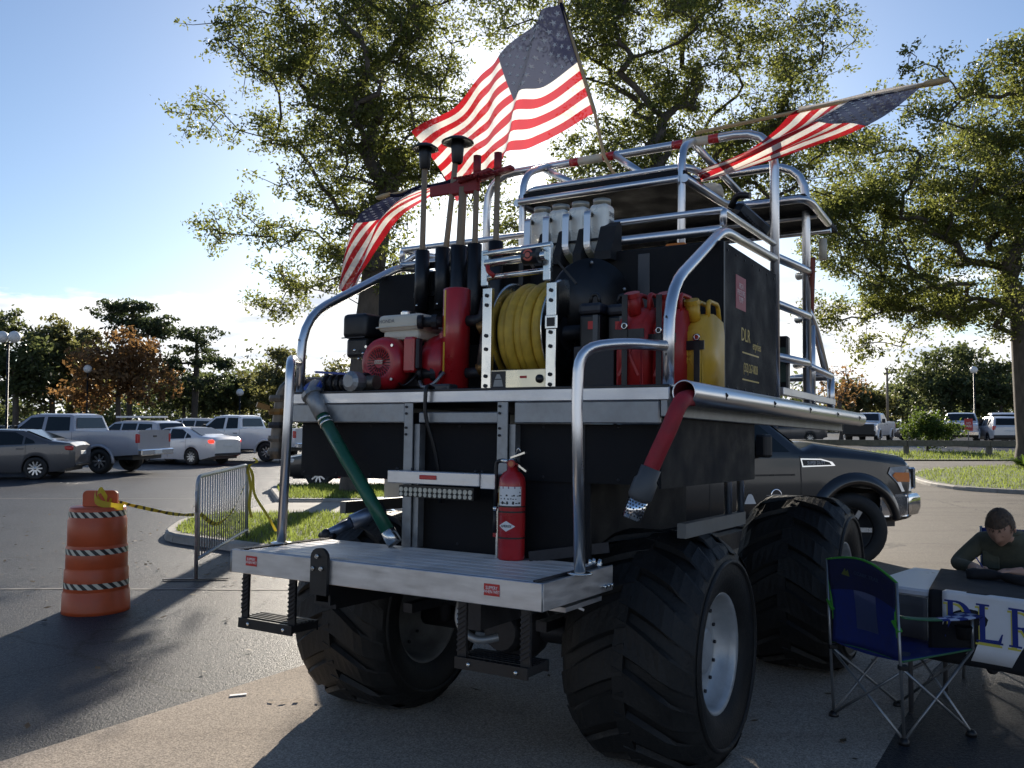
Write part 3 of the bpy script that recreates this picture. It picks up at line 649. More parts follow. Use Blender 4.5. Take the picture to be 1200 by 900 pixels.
# seats and the wind screen seen past the tank
b = MB(); b.span(.98, 1.09, 3.05, 3.12, 1.97, 2.38, bev=.012); WS = b.build('console_box', BLACKM, BUG)
b = MB(); b.span(.995, 1.075, 3.0440, 3.0495, 2.06, 2.30); b.build('console_glass', mat('green_glass', (.09, .13, .11), .1, .2), WS)
for x in (-.45, .35):
    b = MB(); b.span(x - .25, x + .25, 2.75, 3.2, 2.2, 2.32, bev=.04, seg=2); b.span(x - .24, x + .24, 2.68, 2.79, 2.325, 2.9, bev=.04, seg=2); b.build('seat', BLACKM, BUG)
b = MB(); b.cyl((1.02, 4.0, 2.05), (1.18, 3.42, 2.98), .018, n=8); b.build('whip_mast', mat('rust_red', (.22, .05, .03), .6), BUG)
b = MB(); b.span(.53, .66, 2.20, 2.24, 2.85, 2.905, bev=.006); b.build('side_marker', ORANGE, BUG)
# pipework on the left rear corner: elbows, valve and coupling
def pip(pts, r, m, name, parent=None, n=12):
    b = MB(); b.tube(pts, r, n); return b.build(name, m, parent or BUG)
PIPEM = mat('weathered_pipe', (.14, .12, .10), .45, .7, .3, 20, dirt=.3)
PW = pip(fillet([(-.62, .76, 1.945), (-1.10, .76, 1.945), (-1.31, .72, 1.945), (-1.325, .70, 1.62), (-1.325, .70, 1.50)], .10), .042, PIPEM, 'pump_pipe')
for z, m in ((1.86, PIPEM), (1.78, BRASS), (1.70, DARKST), (1.62, PIPEM), (1.545, PIPEM)):
    b = MB(); b.lathe([(0, -.018), (.054, -.018), (.058, 0), (.054, .018), (0, .018)], (-1.325, .70, z), (0, 0, 1), 10, smooth=False); b.build('pipe_collar', m, PW)
b = MB(); b.bar((-1.36, .66, 1.80), (-1.40, .60, 1.82), .03, .03); b.build('valve_lever', BRASS, PW)
for x in (-.98, -.93, -.88, -.83, -.74, -.70):
    b = MB(); b.lathe([(0, -.012), (.056, -.012), (.060, 0), (.056, .012), (0, .012)], (x, .76, 1.945), (1, 0, 0), 12, smooth=False); b.build('pipe_collar', DARKST, PW)
b = MB(); b.bar((-1.02, .70, 2.01), (-.74, .72, 1.99), .035, .012); b.build('valve_lever', BLUEP, PW)
b = MB(); b.lathe([(0, -.05), (.05, -.05), (.058, -.02), (.058, .03), (.035, .05), (0, .05)], (-.70, .66, 1.945), (0, -1, 0), 14, smooth=False); b.build('hose_adapter', GALV, PW)

# ------------------------------------------------------------------ equipment standing on the buggy
# black water tank
b = MB(); b.span(-1.165, 1.166, 1.40, 2.46, 1.880, 2.700, bev=.006)
TK = thing('water_tank', 'tall black sheet clad water tank across the buggy deck, gold lettering on its end', 'water tank', (0, 1.9, 1.88), TF)
b.build('tank_body', BLACKP, TK)
for k in range(7):
    for z in (2.66, 1.93):
        b = MB(); b.lathe([(0, .004), (.008, .003), (.009, 0), (0, 0)], (1.166, 1.47 + k * .155, z), (1, 0, 0), 8); b.build('rivet', DARKST, TK)
b = MB(); b.span(1.1662, 1.1685, 1.401, 1.425, 1.885, 2.695); b.build('edge_trim', mat('seam_strip', (.014, .014, .016), .5), TK)
for x in (-.55, .72):
    b = MB(); b.box((x, 1.397, 2.52), (.07, .006, .30), bev=.003); b.build('plastic_strap', mat('grey_plastic', (.045, .045, .05), .4), TK)
b = MB(); b.span(1.1665, 1.1675, 1.615, 1.80, 2.37, 2.555); sk = b.build('tank_sticker', PINKST, TK)
text_part('sticker_text', 'HIGH\nPRESSURE\nPUMP', .045, axes((1.1680, 1.71, 2.462), RY, RZ), mat('faded_print', (.75, .55, .52), .6), sk, sx=.7)
for t_, sz, yy, z, s_ in (('DLR', .105, 1.80, 2.235, .9), ('erprises', .07, 2.02, 2.195, .75), ('(352) 267-0828', .072, 1.895, 2.055, .62)):
    text_part('lettering', t_, sz, axes((1.1668, yy, z), RY, RZ), GOLD, TK, sx=s_)
for z in (2.135, 1.985):
    b = MB(); b.span(1.1665, 1.1672, 1.735, 2.06, z, z + .008); b.build('gold_rule', GOLD, TK)
# four pale canisters in black pouches on the tank's top
cx0 = [.035, .160, .290, .428]
for k, lab in enumerate(('pale metal canister in a black pouch, leftmost of the row on the tank', 'pale metal canister in a black pouch, second from the left on the tank', 'pale metal canister in a black pouch, third from the left on the tank', 'pale metal canister with printed side, rightmost of the row, largest pouch showing')):
    x = cx0[k]; y = 1.47
    C_ = thing('canister', lab, 'canister', (x, y, 2.70), TF, 'canisters in a row on the water tank')
    b = MB(); b.span(x - .060, x + .060, y - .06, y + .06, 2.705, 2.995, bev=.03, seg=4)
    b.build('canister_body', mat('pale_enamel', (.80, .77, .68), .32, .25, .06, 10), C_)
    b = MB(); b.lathe([(0, 0), (.052, 0), (.052, .03), (0, .032)], (x, y, 2.9955), (0, 0, 1), 20); b.build('lid', mat('tarnished_tin', (.4, .37, .3), .4, .6), C_)
    b = MB(); pts = fillet([(x - .035, y - .062, 2.93), (x - .035, y - .115, 2.945), (x - .035, y - .12, 2.72), (x - .005, y - .07, 2.66)], [.04, .06], 5)
    for a, c in zip(pts, pts[1:]): b.bar(a, c, .040, .010, up=(0, -1, .02))
    b.build('bent_handle', TUBE, C_)
    b = MB(); b.box((x - .035, y - .075, 2.925), (.02, .03, .018)); b.build('handle_bolt', BLACKM, C_)
    b = MB(); ol = [(-.07, 0), (.075, 0), (.075, .215), (.05, .235), (.0, .20), (-.03, .12), (-.07, .05)]
    b.prism(ol, axes((x + .026, y - .075, 2.645), RY, RZ), .10 if k == 3 else .052); b.build('pouch', mat('black_nylon', (.014, .014, .015), .8, bump=.2, bscale=400), C_)
    b = MB(); b.span(x - .065, x + .10, y - .068, y - .0645, 2.775, 2.79); b.build('strap', BLACKM, C_)
    if k == 3:
        for zz_ in (2.93, 2.885):
            text_part('printed_label', '3M8', .04, axes((x + .0625, y + .0, zz_), RY, RZ), mat('grey_print', (.2, .2, .2), .6), C_, sx=.9)
# long handled tools in black holders in front of the tank
def tool(kind, x, zt, name, label, lean=0.0, hr=.019):
    zb = 2.38; y = 1.26
    t = thing(name, label, name.replace('_', ' '), (x, y, zb), TF, 'tools standing in the holders'); g = lean
    b = MB(); b.tube([(x, y, zb + .05), (x + g * .5, y, (zb + zt) / 2), (x + g, y, zt)], [hr, hr * .95, hr * .9], 10); b.build('handle', WOOD, t)
    if kind == 'plunger':
        b = MB(); b.lathe([(0, .02), (.035, .02), (.04, -.03), (.034, -.12), (.026, -.13)], (x + g, y, zt - .01), (0, 0, 1), 16); b.build('socket', BLACKM, t)
        b = MB(); b.lathe([(a_ * (.84 if x < -.6 else 1.0), h_) for a_, h_ in [(.03, .02), (.06, .012), (.098, -.010), (.100, -.018), (.085, -.016), (.03, -.005)]], (x + g, y, zt + .005), (0, 0, 1), 24, closed=True); b.build('flapper', BLACKM, t)
    if kind == 'axe':
        b = MB(); b.box((x + g + .01, y, zt), (.22, .035, .09), bev=.012); b.box((x + g - .17, y, zt + .005), (.16, .018, .07), bev=.006); b.build('axe_head', mat('dull_red', (.24, .014, .016), .5, 0, .2, 14), t)
    if kind == 'rake':
        b = MB(); b.cyl((x + g, y, zt - .10), (x + g, y, zt + .04), .024, n=10); b.box((x + g, y - .02, zt - .09), (.24, .05, .03), rot=Matrix.Rotation(R(-9), 3, 'Y'), bev=.008)
        for k in range(6): b.bar((x + g - .1 + k * .04, y - .04, zt - .09), (x + g - .1 + k * .04, y - .10, zt - .11), .012, .012)
        b.build('tool_head', mat('dull_red', (.24, .014, .016), .5, 0, .2, 14), t)
tool('plunger', -.705, 3.455, 'fire_flapper', 'flat round black head on a grey pole, leftmost tool in the holders', lean=.008)
tool('plunger', -.565, 3.455, 'fire_flapper', 'wide black flapper on a pole leaning right, second tool from the left', lean=.115)
tool('axe', -.432, 3.16, 'fire_axe', 'red headed fire axe on a thick wooden handle, middle of the tools', lean=.03, hr=.028)
tool('rake', -.315, 3.30, 'fire_rake', 'red fire rake on a thin pole between the axe and the rightmost tool', lean=.012)
tool('rake', -.165, 3.295, 'fire_hoe', 'red hoe on a thin pole, rightmost tool beside the hose reel', lean=.01)
TR = thing('tool_rack', 'black rack of five long tool sockets bolted before the tank', 'tool rack', (-.45, 1.30, 2.0), TF)
for x, hr in ((-.70, .045), (-.545, .047), (-.425, .052), (-.31, .045), (-.16, .045)):
    b = MB(); b.tube([(x, 1.26, 2.42 if x < -.5 else 2.2), (x, 1.26, 2.80)], hr, 14); b.build('tool_socket', BLACKM, TR)
    b = MB(); b.ball((x, 1.214, 2.45), .008, 8); b.build('bolt', STEEL, TR)
b = MB(); b.span(-.80, .0, 1.305, 1.335, 2.70, 2.735); b.span(-.80, -.0, 1.305, 1.335, 2.52, 2.55); b.span(-.79, -.76, 1.31, 1.39, 2.0, 2.75); b.span(-.03, 0, 1.31, 1.39, 2.0, 2.75); b.build('rack_bar', BLACKM, TR)

# pump engine
E0 = (-.55, .98, 1.88)
EN = thing('pump_engine', 'red petrol pump engine with cream fuel tank on the rear deck', 'pump engine', E0, TF)
ENR = mat('engine_red', (.40, .012, .02), .35, 0, .15, 12, coat=.2, dirt=.1)
b = MB(); b.span(-.74, -.30, .84, 1.20, 1.884, 1.91); b.build('skid_plate', DARKST, EN)
c = (-.64, .80, 2.06)
b = MB(); b.lathe([(0, .0), (.075, .0), (.085, -.006), (.125, -.004), (.145, .02), (.155, .05), (.156, .12), (0, .13)], c, (0, 1, 0), 40); FC = b.build('fan_cover', ENR, EN)
b = MB(); ri, ro = .035, .085
for ring, (r0, r1, nn) in enumerate(((.03, .055, 18), (.06, .082, 28))):
    for k in range(nn):
        a = 2 * math.pi * k / nn; ca, sa = math.cos(a), math.sin(a)
        b.bar((c[0] + r0 * ca, c[1] - .004, c[2] + r0 * sa), (c[0] + r1 * ca, c[1] - .004, c[2] + r1 * sa), .004, .004, up=(0, 1, 0))
b.build('cooling_slots', DARKST, FC)
b = MB(); b.box((c[0], c[1] - .007, c[2] + .004), (.06, .006, .022), bev=.004); nb = b.build('name_badge', CREAM, FC)
text_part('badge_text', 'HONDA', .018, axes((c[0], c[1] - .0105, c[2] + .004), RX, RZ), RED, nb)
for k in range(4):
    a = R(45 + 90 * k); b = MB(); b.cyl((c[0] + .135 * math.cos(a), c[1] - .002, c[2] + .135 * math.sin(a)), (c[0] + .135 * math.cos(a), c[1] - .010, c[2] + .135 * math.sin(a)), .009, n=6); b.build('bolt', STEEL, FC)
b = MB(); b.span(-.70, -.45, .935, 1.16, 1.912, 2.16, bev=.02); b.span(-.80, -.70, 1.0, 1.15, 1.96, 2.14, bev=.02); b.build('engine_block', DARKST, EN)
for k in range(6):
    b = MB(); b.span(-.84, -.702, .98 + k * .028, .988 + k * .028, 1.95, 2.15); b.build('cylinder_fin', DARKST, EN)
b = MB(); b.box((-.560, .99, 2.295), (.32, .25, .10), bev=.03, seg=3, smooth=True); b.box((-.555, .99, 2.225), (.26, .22, .06), bev=.02, seg=2); FT = b.build('fuel_tank', CREAM, EN)
b = MB(); b.span(-.726, -.394, .858, 1.122, 2.266, 2.276, bev=.004); b.build('tank_seam', CREAM, FT)
b = MB(); b.lathe([(0, 0), (.034, 0), (.034, .028), (.028, .034), (0, .034)], (-.60, .99, 2.343), (0, 0, 1), 16, smooth=False); b.build('fuel_cap', STEEL, FT)
text_part('tank_lettering', 'HONDA', .03, axes((-.645, .8635, 2.305), RX, RZ), mat('grey_print', (.2, .2, .2), .6), FT)
b = MB(); b.box((-.92, 1.0, 2.30), (.19, .22, .15), bev=.03, seg=3, smooth=True); b.box((-.915, 1.0, 2.17), (.16, .18, .12), bev=.02, seg=2); AC = b.build('air_cleaner', BLACKM, EN)
b = MB(); b.span(-1.01, -.83, .886, .89, 2.225, 2.232); b.build('cleaner_seam', DARKST, AC)
b = MB(); b.span(-.87, -.80, .93, 1.1, 2.02, 2.11, bev=.02); b.cyl((-.85, .92, 2.12), (-.76, .92, 2.10), .03, n=12); b.build('carburettor', DARKST, EN)
for p_ in ((-.90, .885, 2.15), (-.88, .90, 2.10), (-.84, .89, 2.13), (-.81, .89, 2.08)):
    b = MB(); b.ball(p_, .010, 8); b.build('bolt', STEEL, EN)
b = MB(); b.span(-.475, -.40, .80, .86, 2.0, 2.20, bev=.012); b.build('control_box', RED, EN)
b = MB(); b.span(-.395, -.37, .81, .85, 2.02, 2.19, bev=.006); b.build('control_lever', DARKST, EN)
b = MB(); b.lathe([(0, 0), (.16, 0), (.17, .03), (.17, .12), (.10, .16), (0, .16)], (-.42, 1.04, 2.06), (1, 0, 0), 26); b.span(-.40, -.28, .96, 1.12, 1.90, 2.0, bev=.02); b.span(-.36, -.24, .95, 1.15, 2.16, 2.26, bev=.03); b.build('pump_casing', ENR, EN)
b = MB(); b.tube(fillet([(-.38, .84, 1.95), (-.33, .80, 1.91), (-.27, .82, 1.93), (-.23, .86, 2.0)], .05), .010, 8); b.build('drain_hose', GALV, EN)
b = MB(); b.tube(fillet([(-.55, .86, 1.95), (-.45, .80, 1.92), (-.40, .84, 1.99)], .05), .007, 6); b.build('spark_lead', BLACKM, EN)
# red filter cylinder
FL = thing('filter_cylinder', 'upright red filter cylinder with yellow stripe between engine and hose reel', 'filter cylinder', (-.215, .95, 1.88), TF)
b = MB(); b.lathe([(0, 0), (.077, 0), (.077, .585), (.070, .592), (0, .592)], (-.215, .95, 1.882), (0, 0, 1), 32); b.build('cylinder_body', RED, FL)
for z0, z1, dx in ((2.20, 2.46, -.030), (1.99, 2.17, -.034)):
    b = MB(); a0 = math.asin(dx / .0775); pts = []
    for a in np.linspace(a0 - .12, a0 + .12, 4): pts.append((-.215 + .0778 * math.sin(a), .95 - .0778 * math.cos(a)))
    b.grid([[(x, y, z0), (x, y, z1)] for x, y in pts]); b.build('warning_strip', mat('yellow_print', (.70, .42, .03), .5), FL)
for z in (2.0, 2.29):
    b = MB(); b.cyl((-.29, .93, z), (-.40, .88, z), .030, n=12); b.lathe([(0, -.015), (.044, -.015), (.044, .015), (0, .015)], (-.335, .91, z), (-.11, -.05, 0), 10, smooth=False); b.lathe([(.030, 0), (.040, .002), (.040, .03), (.030, .03)], (-.395, .882, z), (-.11, -.05, 0), 14); b.build('inlet_fitting', DARKST, FL)
    b = MB(); b.tube(fillet([(-.14, .95, z), (-.05, .96, z), (-.03, .97, z + (.04 if z < 2.1 else .12))], .04), .030, 12); b.build('outlet_elbow', DARKST, FL)
b = MB(); b.cyl((-.04, .955, 2.02), (-.015, .96, 2.24), .035, n=12); b.build('hose_link', PIPEM, FL)
for z in (2.01, 2.235):
    b = MB(); b.cyl((-.06, .95, z), (.0, .965, z + .03), .040, n=10); b.build('brass_joint', BRASS, FL)
b = MB(); b.box((-.17, .78, 1.905), (.13, .09, .045), bev=.012, seg=2); b.build('foot_pad', mat('grey_plastic', (.045, .045, .05), .4), FL)

# hose reel in its polished frame
HR = thing('hose_reel', 'yellow hose wound on a reel in a polished steel frame', 'hose reel', (.32, .9, 1.88), TF)
for x in (.125, .505):
    b = MB(); b.span(x - .028, x + .028, .735, .765, 1.885, 2.42, bev=.003); U = b.build('frame_upright', STEEL, HR)
    for z in (1.91, 1.96, 2.10, 2.17, 2.33, 2.38):
        b = MB(); b.cyl((x, .735, z), (x, .727, z), .010, n=8); b.build('bolt', DARKST, U)
b = MB(); b.span(.475, .545, .726, .7345, 2.185, 2.255, bev=.004); b.build('square_bush', STEEL, HR)
b = MB(); b.span(.488, .532, .7235, .7255, 2.198, 2.242); b.build('bush_hole', BLACKM, HR)
b = MB(); b.span(.155, .476, .738, .750, 1.886, 1.99, bev=.003); PL = b.build('name_plate', mat('warm_polished_plate', (.72, .66, .50), .28, .85, .05, 8), HR)
b = MB(); b.span(.160, .245, .7355, .7378, 1.892, 1.984); lg = b.build('maker_logo', BLACKM, PL)
b = MB(); b.prism([(-.03, -.03), (.03, -.03), (.022, .005), (-.022, .005)], axes((.2025, .7352, 1.935), RX, RZ), .0006); b.prism([(-.02, .01), (.02, .01), (.008, .033), (-.008, .033)], axes((.2025, .7352, 1.935), RX, RZ), .0006); b.build('logo_mark', mat('grey_logo', (.35, .34, .31), .5), lg)
b = MB(); b.span(.33, .37, .7362, .7378, 1.945, 1.957); b.build('red_caption', STICKR, PL)
b = MB(); b.lathe([(0, 0), (.022, 0), (.022, .006), (0, .006)], (.445, .738, 1.94), (0, -1, 0), 16); b.build('plate_hole', BLACKM, PL)
b = MB()
for z, t in ((2.60, .018), (2.475, .014)): b.cyl((.10, .745, z), (.50, .745, z + .01), t, n=12)
b.cyl((.125, .72, 2.545), (.48, .72, 2.555), .021, n=12)
for x in (.108, .478): b.span(x - .022, x + .022, .73, .76, 2.43, 2.62, bev=.005)
b.build('guide_rollers', STEEL, HR)
b = MB(); b.cyl((.37, .70, 2.55), (.455, .70, 2.555), .042, n=16); NZ = b.build('nozzle', BLACKM, HR)
b = MB(); b.cyl((.41, .657, 2.553), (.41, .667, 2.553), .014, n=12); b.lathe([(.02, 0), (.03, .0), (.03, .03), (.02, .03)], (.41, .66, 2.553), (0, 1, 0), 14); b.build('nozzle_tip', mat('orange_tip', (.55, .12, .08), .4), NZ)
b = MB(); b.tube(fillet([(.15, .70, 2.53), (.155, .69, 2.50), (.19, .70, 2.47)], .02), .012, 8); b.build('red_trigger', REDP, HR)
dc = Vector((.0, 1.02, 2.20))
for x, m in ((.145, STEEL), (.445, STEEL)):
    b = MB(); b.lathe([(.09, -.003), (.275, -.003), (.285, 0), (.275, .003), (.09, .003)], (x, dc.y, dc.z), (1, 0, 0), 48, closed=True); b.build('reel_flange', m, HR)
b = MB()
wr_ = .030; turns = [(.17 + k * .0545, .235 + (.012 if k % 2 else 0) - (.018 if k < 1 else 0)) for k in range(5)]
for x, rr in turns: b.lathe([(rr + wr_ * math.cos(a), wr_ * math.sin(a)) for a in np.linspace(0, 2 * math.pi, 12, endpoint=False)], (x + .012, dc.y, dc.z), (1, .028 * math.sin(x * 90), .022 * math.cos(x * 70)), 44, closed=True)
b.build('wound_hose', HOSEY, HR)
b = MB(); b.cyl((.15, dc.y, dc.z), (.44, dc.y, dc.z), .20, n=32); b.cyl((.06, dc.y, dc.z), (.56, dc.y, dc.z), .04, n=12); b.build('reel_drum', DARKST, HR)
# second, dark reel
R2 = thing('cable_reel', 'dark round reel drum half hidden behind the hose reel', 'cable reel', (.45, 1.22, 1.88), TF)
b = MB(); b.lathe([(0, 0), (.05, 0), (.06, -.03), (.15, -.035), (.16, -.01), (.215, -.012), (.225, 0), (.225, .05), (0, .05)], (.50, 1.18, 2.39), (.75, -.65, 0), 40); b.build('reel_drum', BLACKM, R2)
b = MB(); b.lathe([(.16, 0), (.17, .008), (.175, 0)], (.517, 1.168, 2.39), (.75, -.65, 0), 40); b.build('drum_ring', mat('grey_plastic', (.045, .045, .05), .4), R2)
b = MB(); b.bar((.42, .88, 2.60), (.545, .93, 2.44), .02, .012); b.build('guide_strap', BLACKM, R2)
b = MB(); b.cyl((.55, 1.10, 2.28), (.60, 1.06, 2.28), .055, n=14); b.span(.52, .60, 1.06, 1.2, 1.885, 2.22); b.build('reel_stand', DARKST, R2)
for k in range(5):
    b = MB(); a = R(72 * k + 20); b.ball(Vector((.535, 1.14, 2.39)) + Vector((.65, .75, 0)) * .2 * math.cos(a) + Vector((0, 0, .2 * math.sin(a))), .010, 8); b.build('bolt', GALV, R2)

# jerry cans
def jerry(x0, x1, y, zt, m, name, label, group, strap=True):
    w = x1 - x0; cx_ = (x0 + x1) / 2; z0 = 1.885
    j = thing(name, label, 'fuel can', (cx_, y, z0), TF, group)
    b = MB(); ol = [(-.17, 0), (.17, 0), (.172, .30), (.15, .375), (.04, .395), (-.06, .385), (-.165, .30)]
    sc_ = (zt - z0) / .46; ol = [(a, c * sc_) for a, c in ol]
    b.prism(ol, axes((x0, y, z0), RY, RZ), w)
    bmesh.ops.bevel(b.bm, geom=list(b.bm.edges), offset=.014, segments=2, affect='EDGES')
    for f in b.bm.faces: f.smooth = True
    b.build('can_body', m, j)
    zz0 = z0 + .38 * sc_
    for xx in (x0 + .018, cx_, x1 - .018):
        b = MB(); b.tube(fillet([(xx, y - .05, zz0 - .01), (xx, y - .045, zz0 + .07 * sc_), (xx, y + .10, zz0 + .07 * sc_), (xx, y + .13, zz0 - .02)], .03), .012, 8); b.build('handle', m, j)
    b = MB(); b.cyl((cx_, y - .10, zz0 - .03), (cx_, y - .135, zz0 + .05 * sc_), .033, n=14); b.lathe([(0, 0), (.038, 0), (.038, .022), (0, .022)], (cx_, y - .132, zz0 + .045 * sc_), (0, -.035, .08), 14, smooth=False); b.build('spout_cap', m, j)
    for s_ in (-1, 1):
        b = MB(); q = axes((cx_, y - .1735, z0 + .17), RX, RZ); pass
        b.bar((cx_ - s_ * w * .36, y - .171, z0 + .06), (cx_ + s_ * w * .36, y - .171, z0 + .27 * sc_), .012, .008, up=(0, 1, 0)); b.build('pressed_rib', m, j)
    return j
J1 = jerry(.845, .985, .93, 2.36, REDP, 'jerry_can', 'red fuel can strapped left of the corner rail', 'fuel cans strapped to the deck')
J2 = jerry(1.0, 1.115, 1.0, 2.36, REDP, 'jerry_can', 'red fuel can squeezed between the corner rail and the yellow can', 'fuel cans strapped to the deck')
J3 = jerry(1.018, 1.16, 1.19, 2.345, YELP, 'jerry_can', 'yellow fuel can with a small red label beside the tank end', 'fuel cans strapped to the deck')
J3.matrix_world = TF @ Matrix.Translation((1.125, 1.17, 1.885))
b = MB(); b.box((1.128, 1.012, 2.14), (.03, .004, .03)); b.build('red_label', STICKR, J3)
for j, x0, x1, y, z in ((J1, .835, .995, .754, 2.12), (J2, .99, 1.125, .822, 2.10), (J3, 1.01, 1.168, 1.013, 2.08)):
    b = MB(); b.span(x0, x1, y - .006, y, z, z + .045); b.build('strap', BLACKM, j)
    xm = x0 + (x1 - x0) * (.40 if j is not J3 else .78)
    b = MB(); b.span(xm - .014, xm + .014, y - .011, y - .0065, 1.9, 2.33 if j is not J3 else 2.12); b.build('strap', BLACKM, j)
    b = MB(); b.lathe([(.012, -.003), (.018, 0), (.012, .003), (.009, 0)], (xm, y - .014, z + .06), (0, 1, 0), 12, closed=True); b.build('buckle_ring', STEEL, j)
# two dark storage cases between reel and cans
def case(x0, x1, y0, y1, z1, label):
    k_ = thing('battery_case', label, 'case', ((x0 + x1) / 2, (y0 + y1) / 2, 1.885), TF, 'dark cases on the deck')
    b = MB(); b.span(x0, x1, y0, y1, 1.887, z1 - .06, bev=.012, seg=2); b.build('case_body', BLACKM, k_)
    b = MB(); b.span(x0 - .006, x1 + .006, y0 - .006, y1 + .006, z1 - .058, z1, bev=.018, seg=2); b.build('case_lid', mat('dark_blue_black', (.014, .017, .026), .4), k_)
    b = MB(); b.tube(fillet([(x0 + .03, y0 + .06, z1), (x0 + .04, y0 + .06, z1 + .05), (x1 - .04, y0 + .06, z1 + .05), (x1 - .03, y0 + .06, z1)], .03), .010, 8); b.build('case_handle', BLACKM, k_)
    b = MB(); b.span(x1 - .035, x1 - .008, y0 - .010, y0 - .0005, 1.95, z1 - .065); b.build('case_latch', mat('grey_plastic2', (.07, .075, .08), .4), k_)
    b = MB(); b.span((x0 + x1) / 2 - .005, (x0 + x1) / 2 + .03, y0 - .009, y0 - .0005, 2.19, 2.23); b.build('red_tag', STICKR, k_)
    return k_
case(.60, .715, .86, 1.1, 2.325, 'dark case with a small red tag right beside the hose reel')
case(.725, .832, .92, 1.15, 2.32, 'dark case between the tagged case and the red fuel can')
b = MB(); b.span(.60, .82, .80, .85, 1.886, 2.10, bev=.003)
solo(b, 'frame_bracket', DARKST, 'dark bracket plate standing on the deck below the cases', 'bracket', (.71, .82, 1.886), TF)

# green suction hose
gp = [Vector((-0.975, 0.620, 1.871)), Vector((-0.873, 0.600, 1.749)), Vector((-0.664, 0.560, 1.530)), Vector((-0.471, 0.540, 1.323)), Vector((-0.326, 0.560, 1.117))]
GH = thing('suction_hose', 'green suction hose hanging slantwise from the left corner pipe', 'hose', tuple(gp[-1]), TF)
b = MB(); b.tube(gp[1:], .036, 16); b.build('hose_body', HOSEG, GH)
b = MB(); b.tube([gp[0] + Vector((-.02, .06, .06)), gp[0], gp[1]], [.045, .050, .042], 14); b.lathe([(.04, -.012), (.062, -.012), (.062, .012), (.04, .012)], gp[0], gp[1] - gp[0], 12, smooth=False); b.build('coupling', GALV, GH)
b = MB(); b.lathe([(.03, -.012), (.055, -.012), (.055, .012), (.03, .012)], gp[0] + Vector((-.015, .02, .05)), (0, -.5, .6), 12, smooth=False); b.build('coupling_ring', BLUEP, GH)
d_ = (gp[-1] - gp[-2]).normalized(); b = MB(); b.tube([gp[-1] - d_ * .04, gp[-1] + d_ * .035], .040, 14); b.build('end_clamp', STEEL, GH)
for k in range(2):
    b = MB(); b.lathe([(.036, -.006), (.0405, -.006), (.0405, .006), (.036, .006)], gp[1] + (gp[2] - gp[1]).normalized() * (.03 + k * .03), gp[2] - gp[1], 16); b.build('hose_clamp', STEEL, GH)
# red hose hanging out of the side tube
rp = [Vector((1.262, 1.1, 1.832)), Vector((1.262, .72, 1.832)), Vector((1.268, .56, 1.822)), Vector((1.262, .50, 1.79)), Vector((1.229, 0.460, 1.681)), Vector((1.188, 0.440, 1.580)), Vector((1.154, 0.430, 1.496))]
tip = Vector((1.098, 0.400, 1.330))
RH = thing('fire_hose', 'red hose with a strainer end hanging out of the right side tube', 'hose', tuple(tip), TF)
sm = []
for i in range(len(rp) - 1):
    p0, p1, p2, p3 = rp[max(0, i - 1)], rp[i], rp[i + 1], rp[min(len(rp) - 1, i + 2)]
    for t in np.linspace(0, 1, 6, endpoint=False): sm.append(.5 * ((2 * p1) + (p2 - p0) * t + (2 * p0 - 5 * p1 + 4 * p2 - p3) * t * t + (3 * p1 - p0 - 3 * p2 + p3) * t ** 3))
sm.append(rp[-1]); b = MB(); b.tube(sm, .036, 16); b.build('hose_body', HOSER, RH)
d_ = (tip - rp[-1]).normalized(); p_ = rp[-1]
b = MB(); b.tube([p_ - d_ * .03, p_ + d_ * .02, p_ + d_ * .03, p_ + d_ * .10, p_ + d_ * .115], [.044, .044, .052, .052, .044], 16); b.build('rubber_collar', mat('grey_rubber', (.07, .075, .08), .55), RH)
b = MB(); b.tube([p_ + d_ * .115, p_ + d_ * .20], .043, 18); ST = b.build('strainer', CHROME, RH)
b = MB(); u_ = d_.orthogonal().normalized(); v_ = d_.cross(u_)
for i in range(5):
    for k in range(18):
        a = 2 * math.pi * (k + .5 * (i % 2)) / 18; n_ = u_ * math.cos(a) + v_ * math.sin(a); q = p_ + d_ * (.128 + i * .014) + n_ * .0425; b.cyl(q, q + n_ * .0012, .0042, n=6)
b.build('strainer_holes', BLACKM, ST)
# extinguisher
X = Vector((.412, .545, 1.0685))
EX = thing('fire_extinguisher', 'red fire extinguisher with a white label standing on the bumper platform', 'extinguisher', tuple(X), TF)
b = MB(); b.lathe([(0, 0), (.060, 0), (.064, .006), (.064, .355), (.060, .385), (.045, .408), (.026, .42), (.024, .44), (0, .44)], X, (0, 0, 1), 32); b.build('cylinder', RED, EX)
def wrap(z0, z1, a0, a1, r, m, name, n=12):
    b = MB(); b.grid([[X + Vector((r * math.sin(a), -r * math.cos(a), z)) for z in (z0, z1)] for a in np.linspace(a0, a1, n)]); return b.build(name, m, EX)
lab = wrap(.255, .345, -1.25, 1.25, .0646, PRINTW, 'instruction_label', 16)
def decal(z0, z1, a0, a1, m, name): 
    o = wrap(z0, z1, a0, a1, .0650, m, name, 5); o.parent = lab; return o
decal(.256, .344, -.85, -.68, mat('yellow_print', (.7, .42, .03), .5), 'yellow_stripe'); decal(.335, .345, -.66, 1.2, mat('purple_print', (.16, .05, .14), .5), 'title_bar')
rr_ = random.Random(4)
for k in range(26):
    a = rr_.uniform(-.55, 1.1); z = rr_.choice((.265, .285, .300, .315)); decal(z, z + rr_.uniform(.003, .008), a, a + rr_.uniform(.05, .2), PRINTK, 'print_mark')
for a in (-.30, .10, .55): decal(.262, .276, a, a + .14, PRINTK, 'pictogram')
wrap(.248, .2545, -3.2, 3.2, .0652, BLACKM, 'clamp_band', 32); wrap(.222, .230, -3.2, 3.2, .0655, BLACKM, 'clamp_band', 32); wrap(.100, .108, -3.2, 3.2, .0655, BLACKM, 'clamp_band', 32)
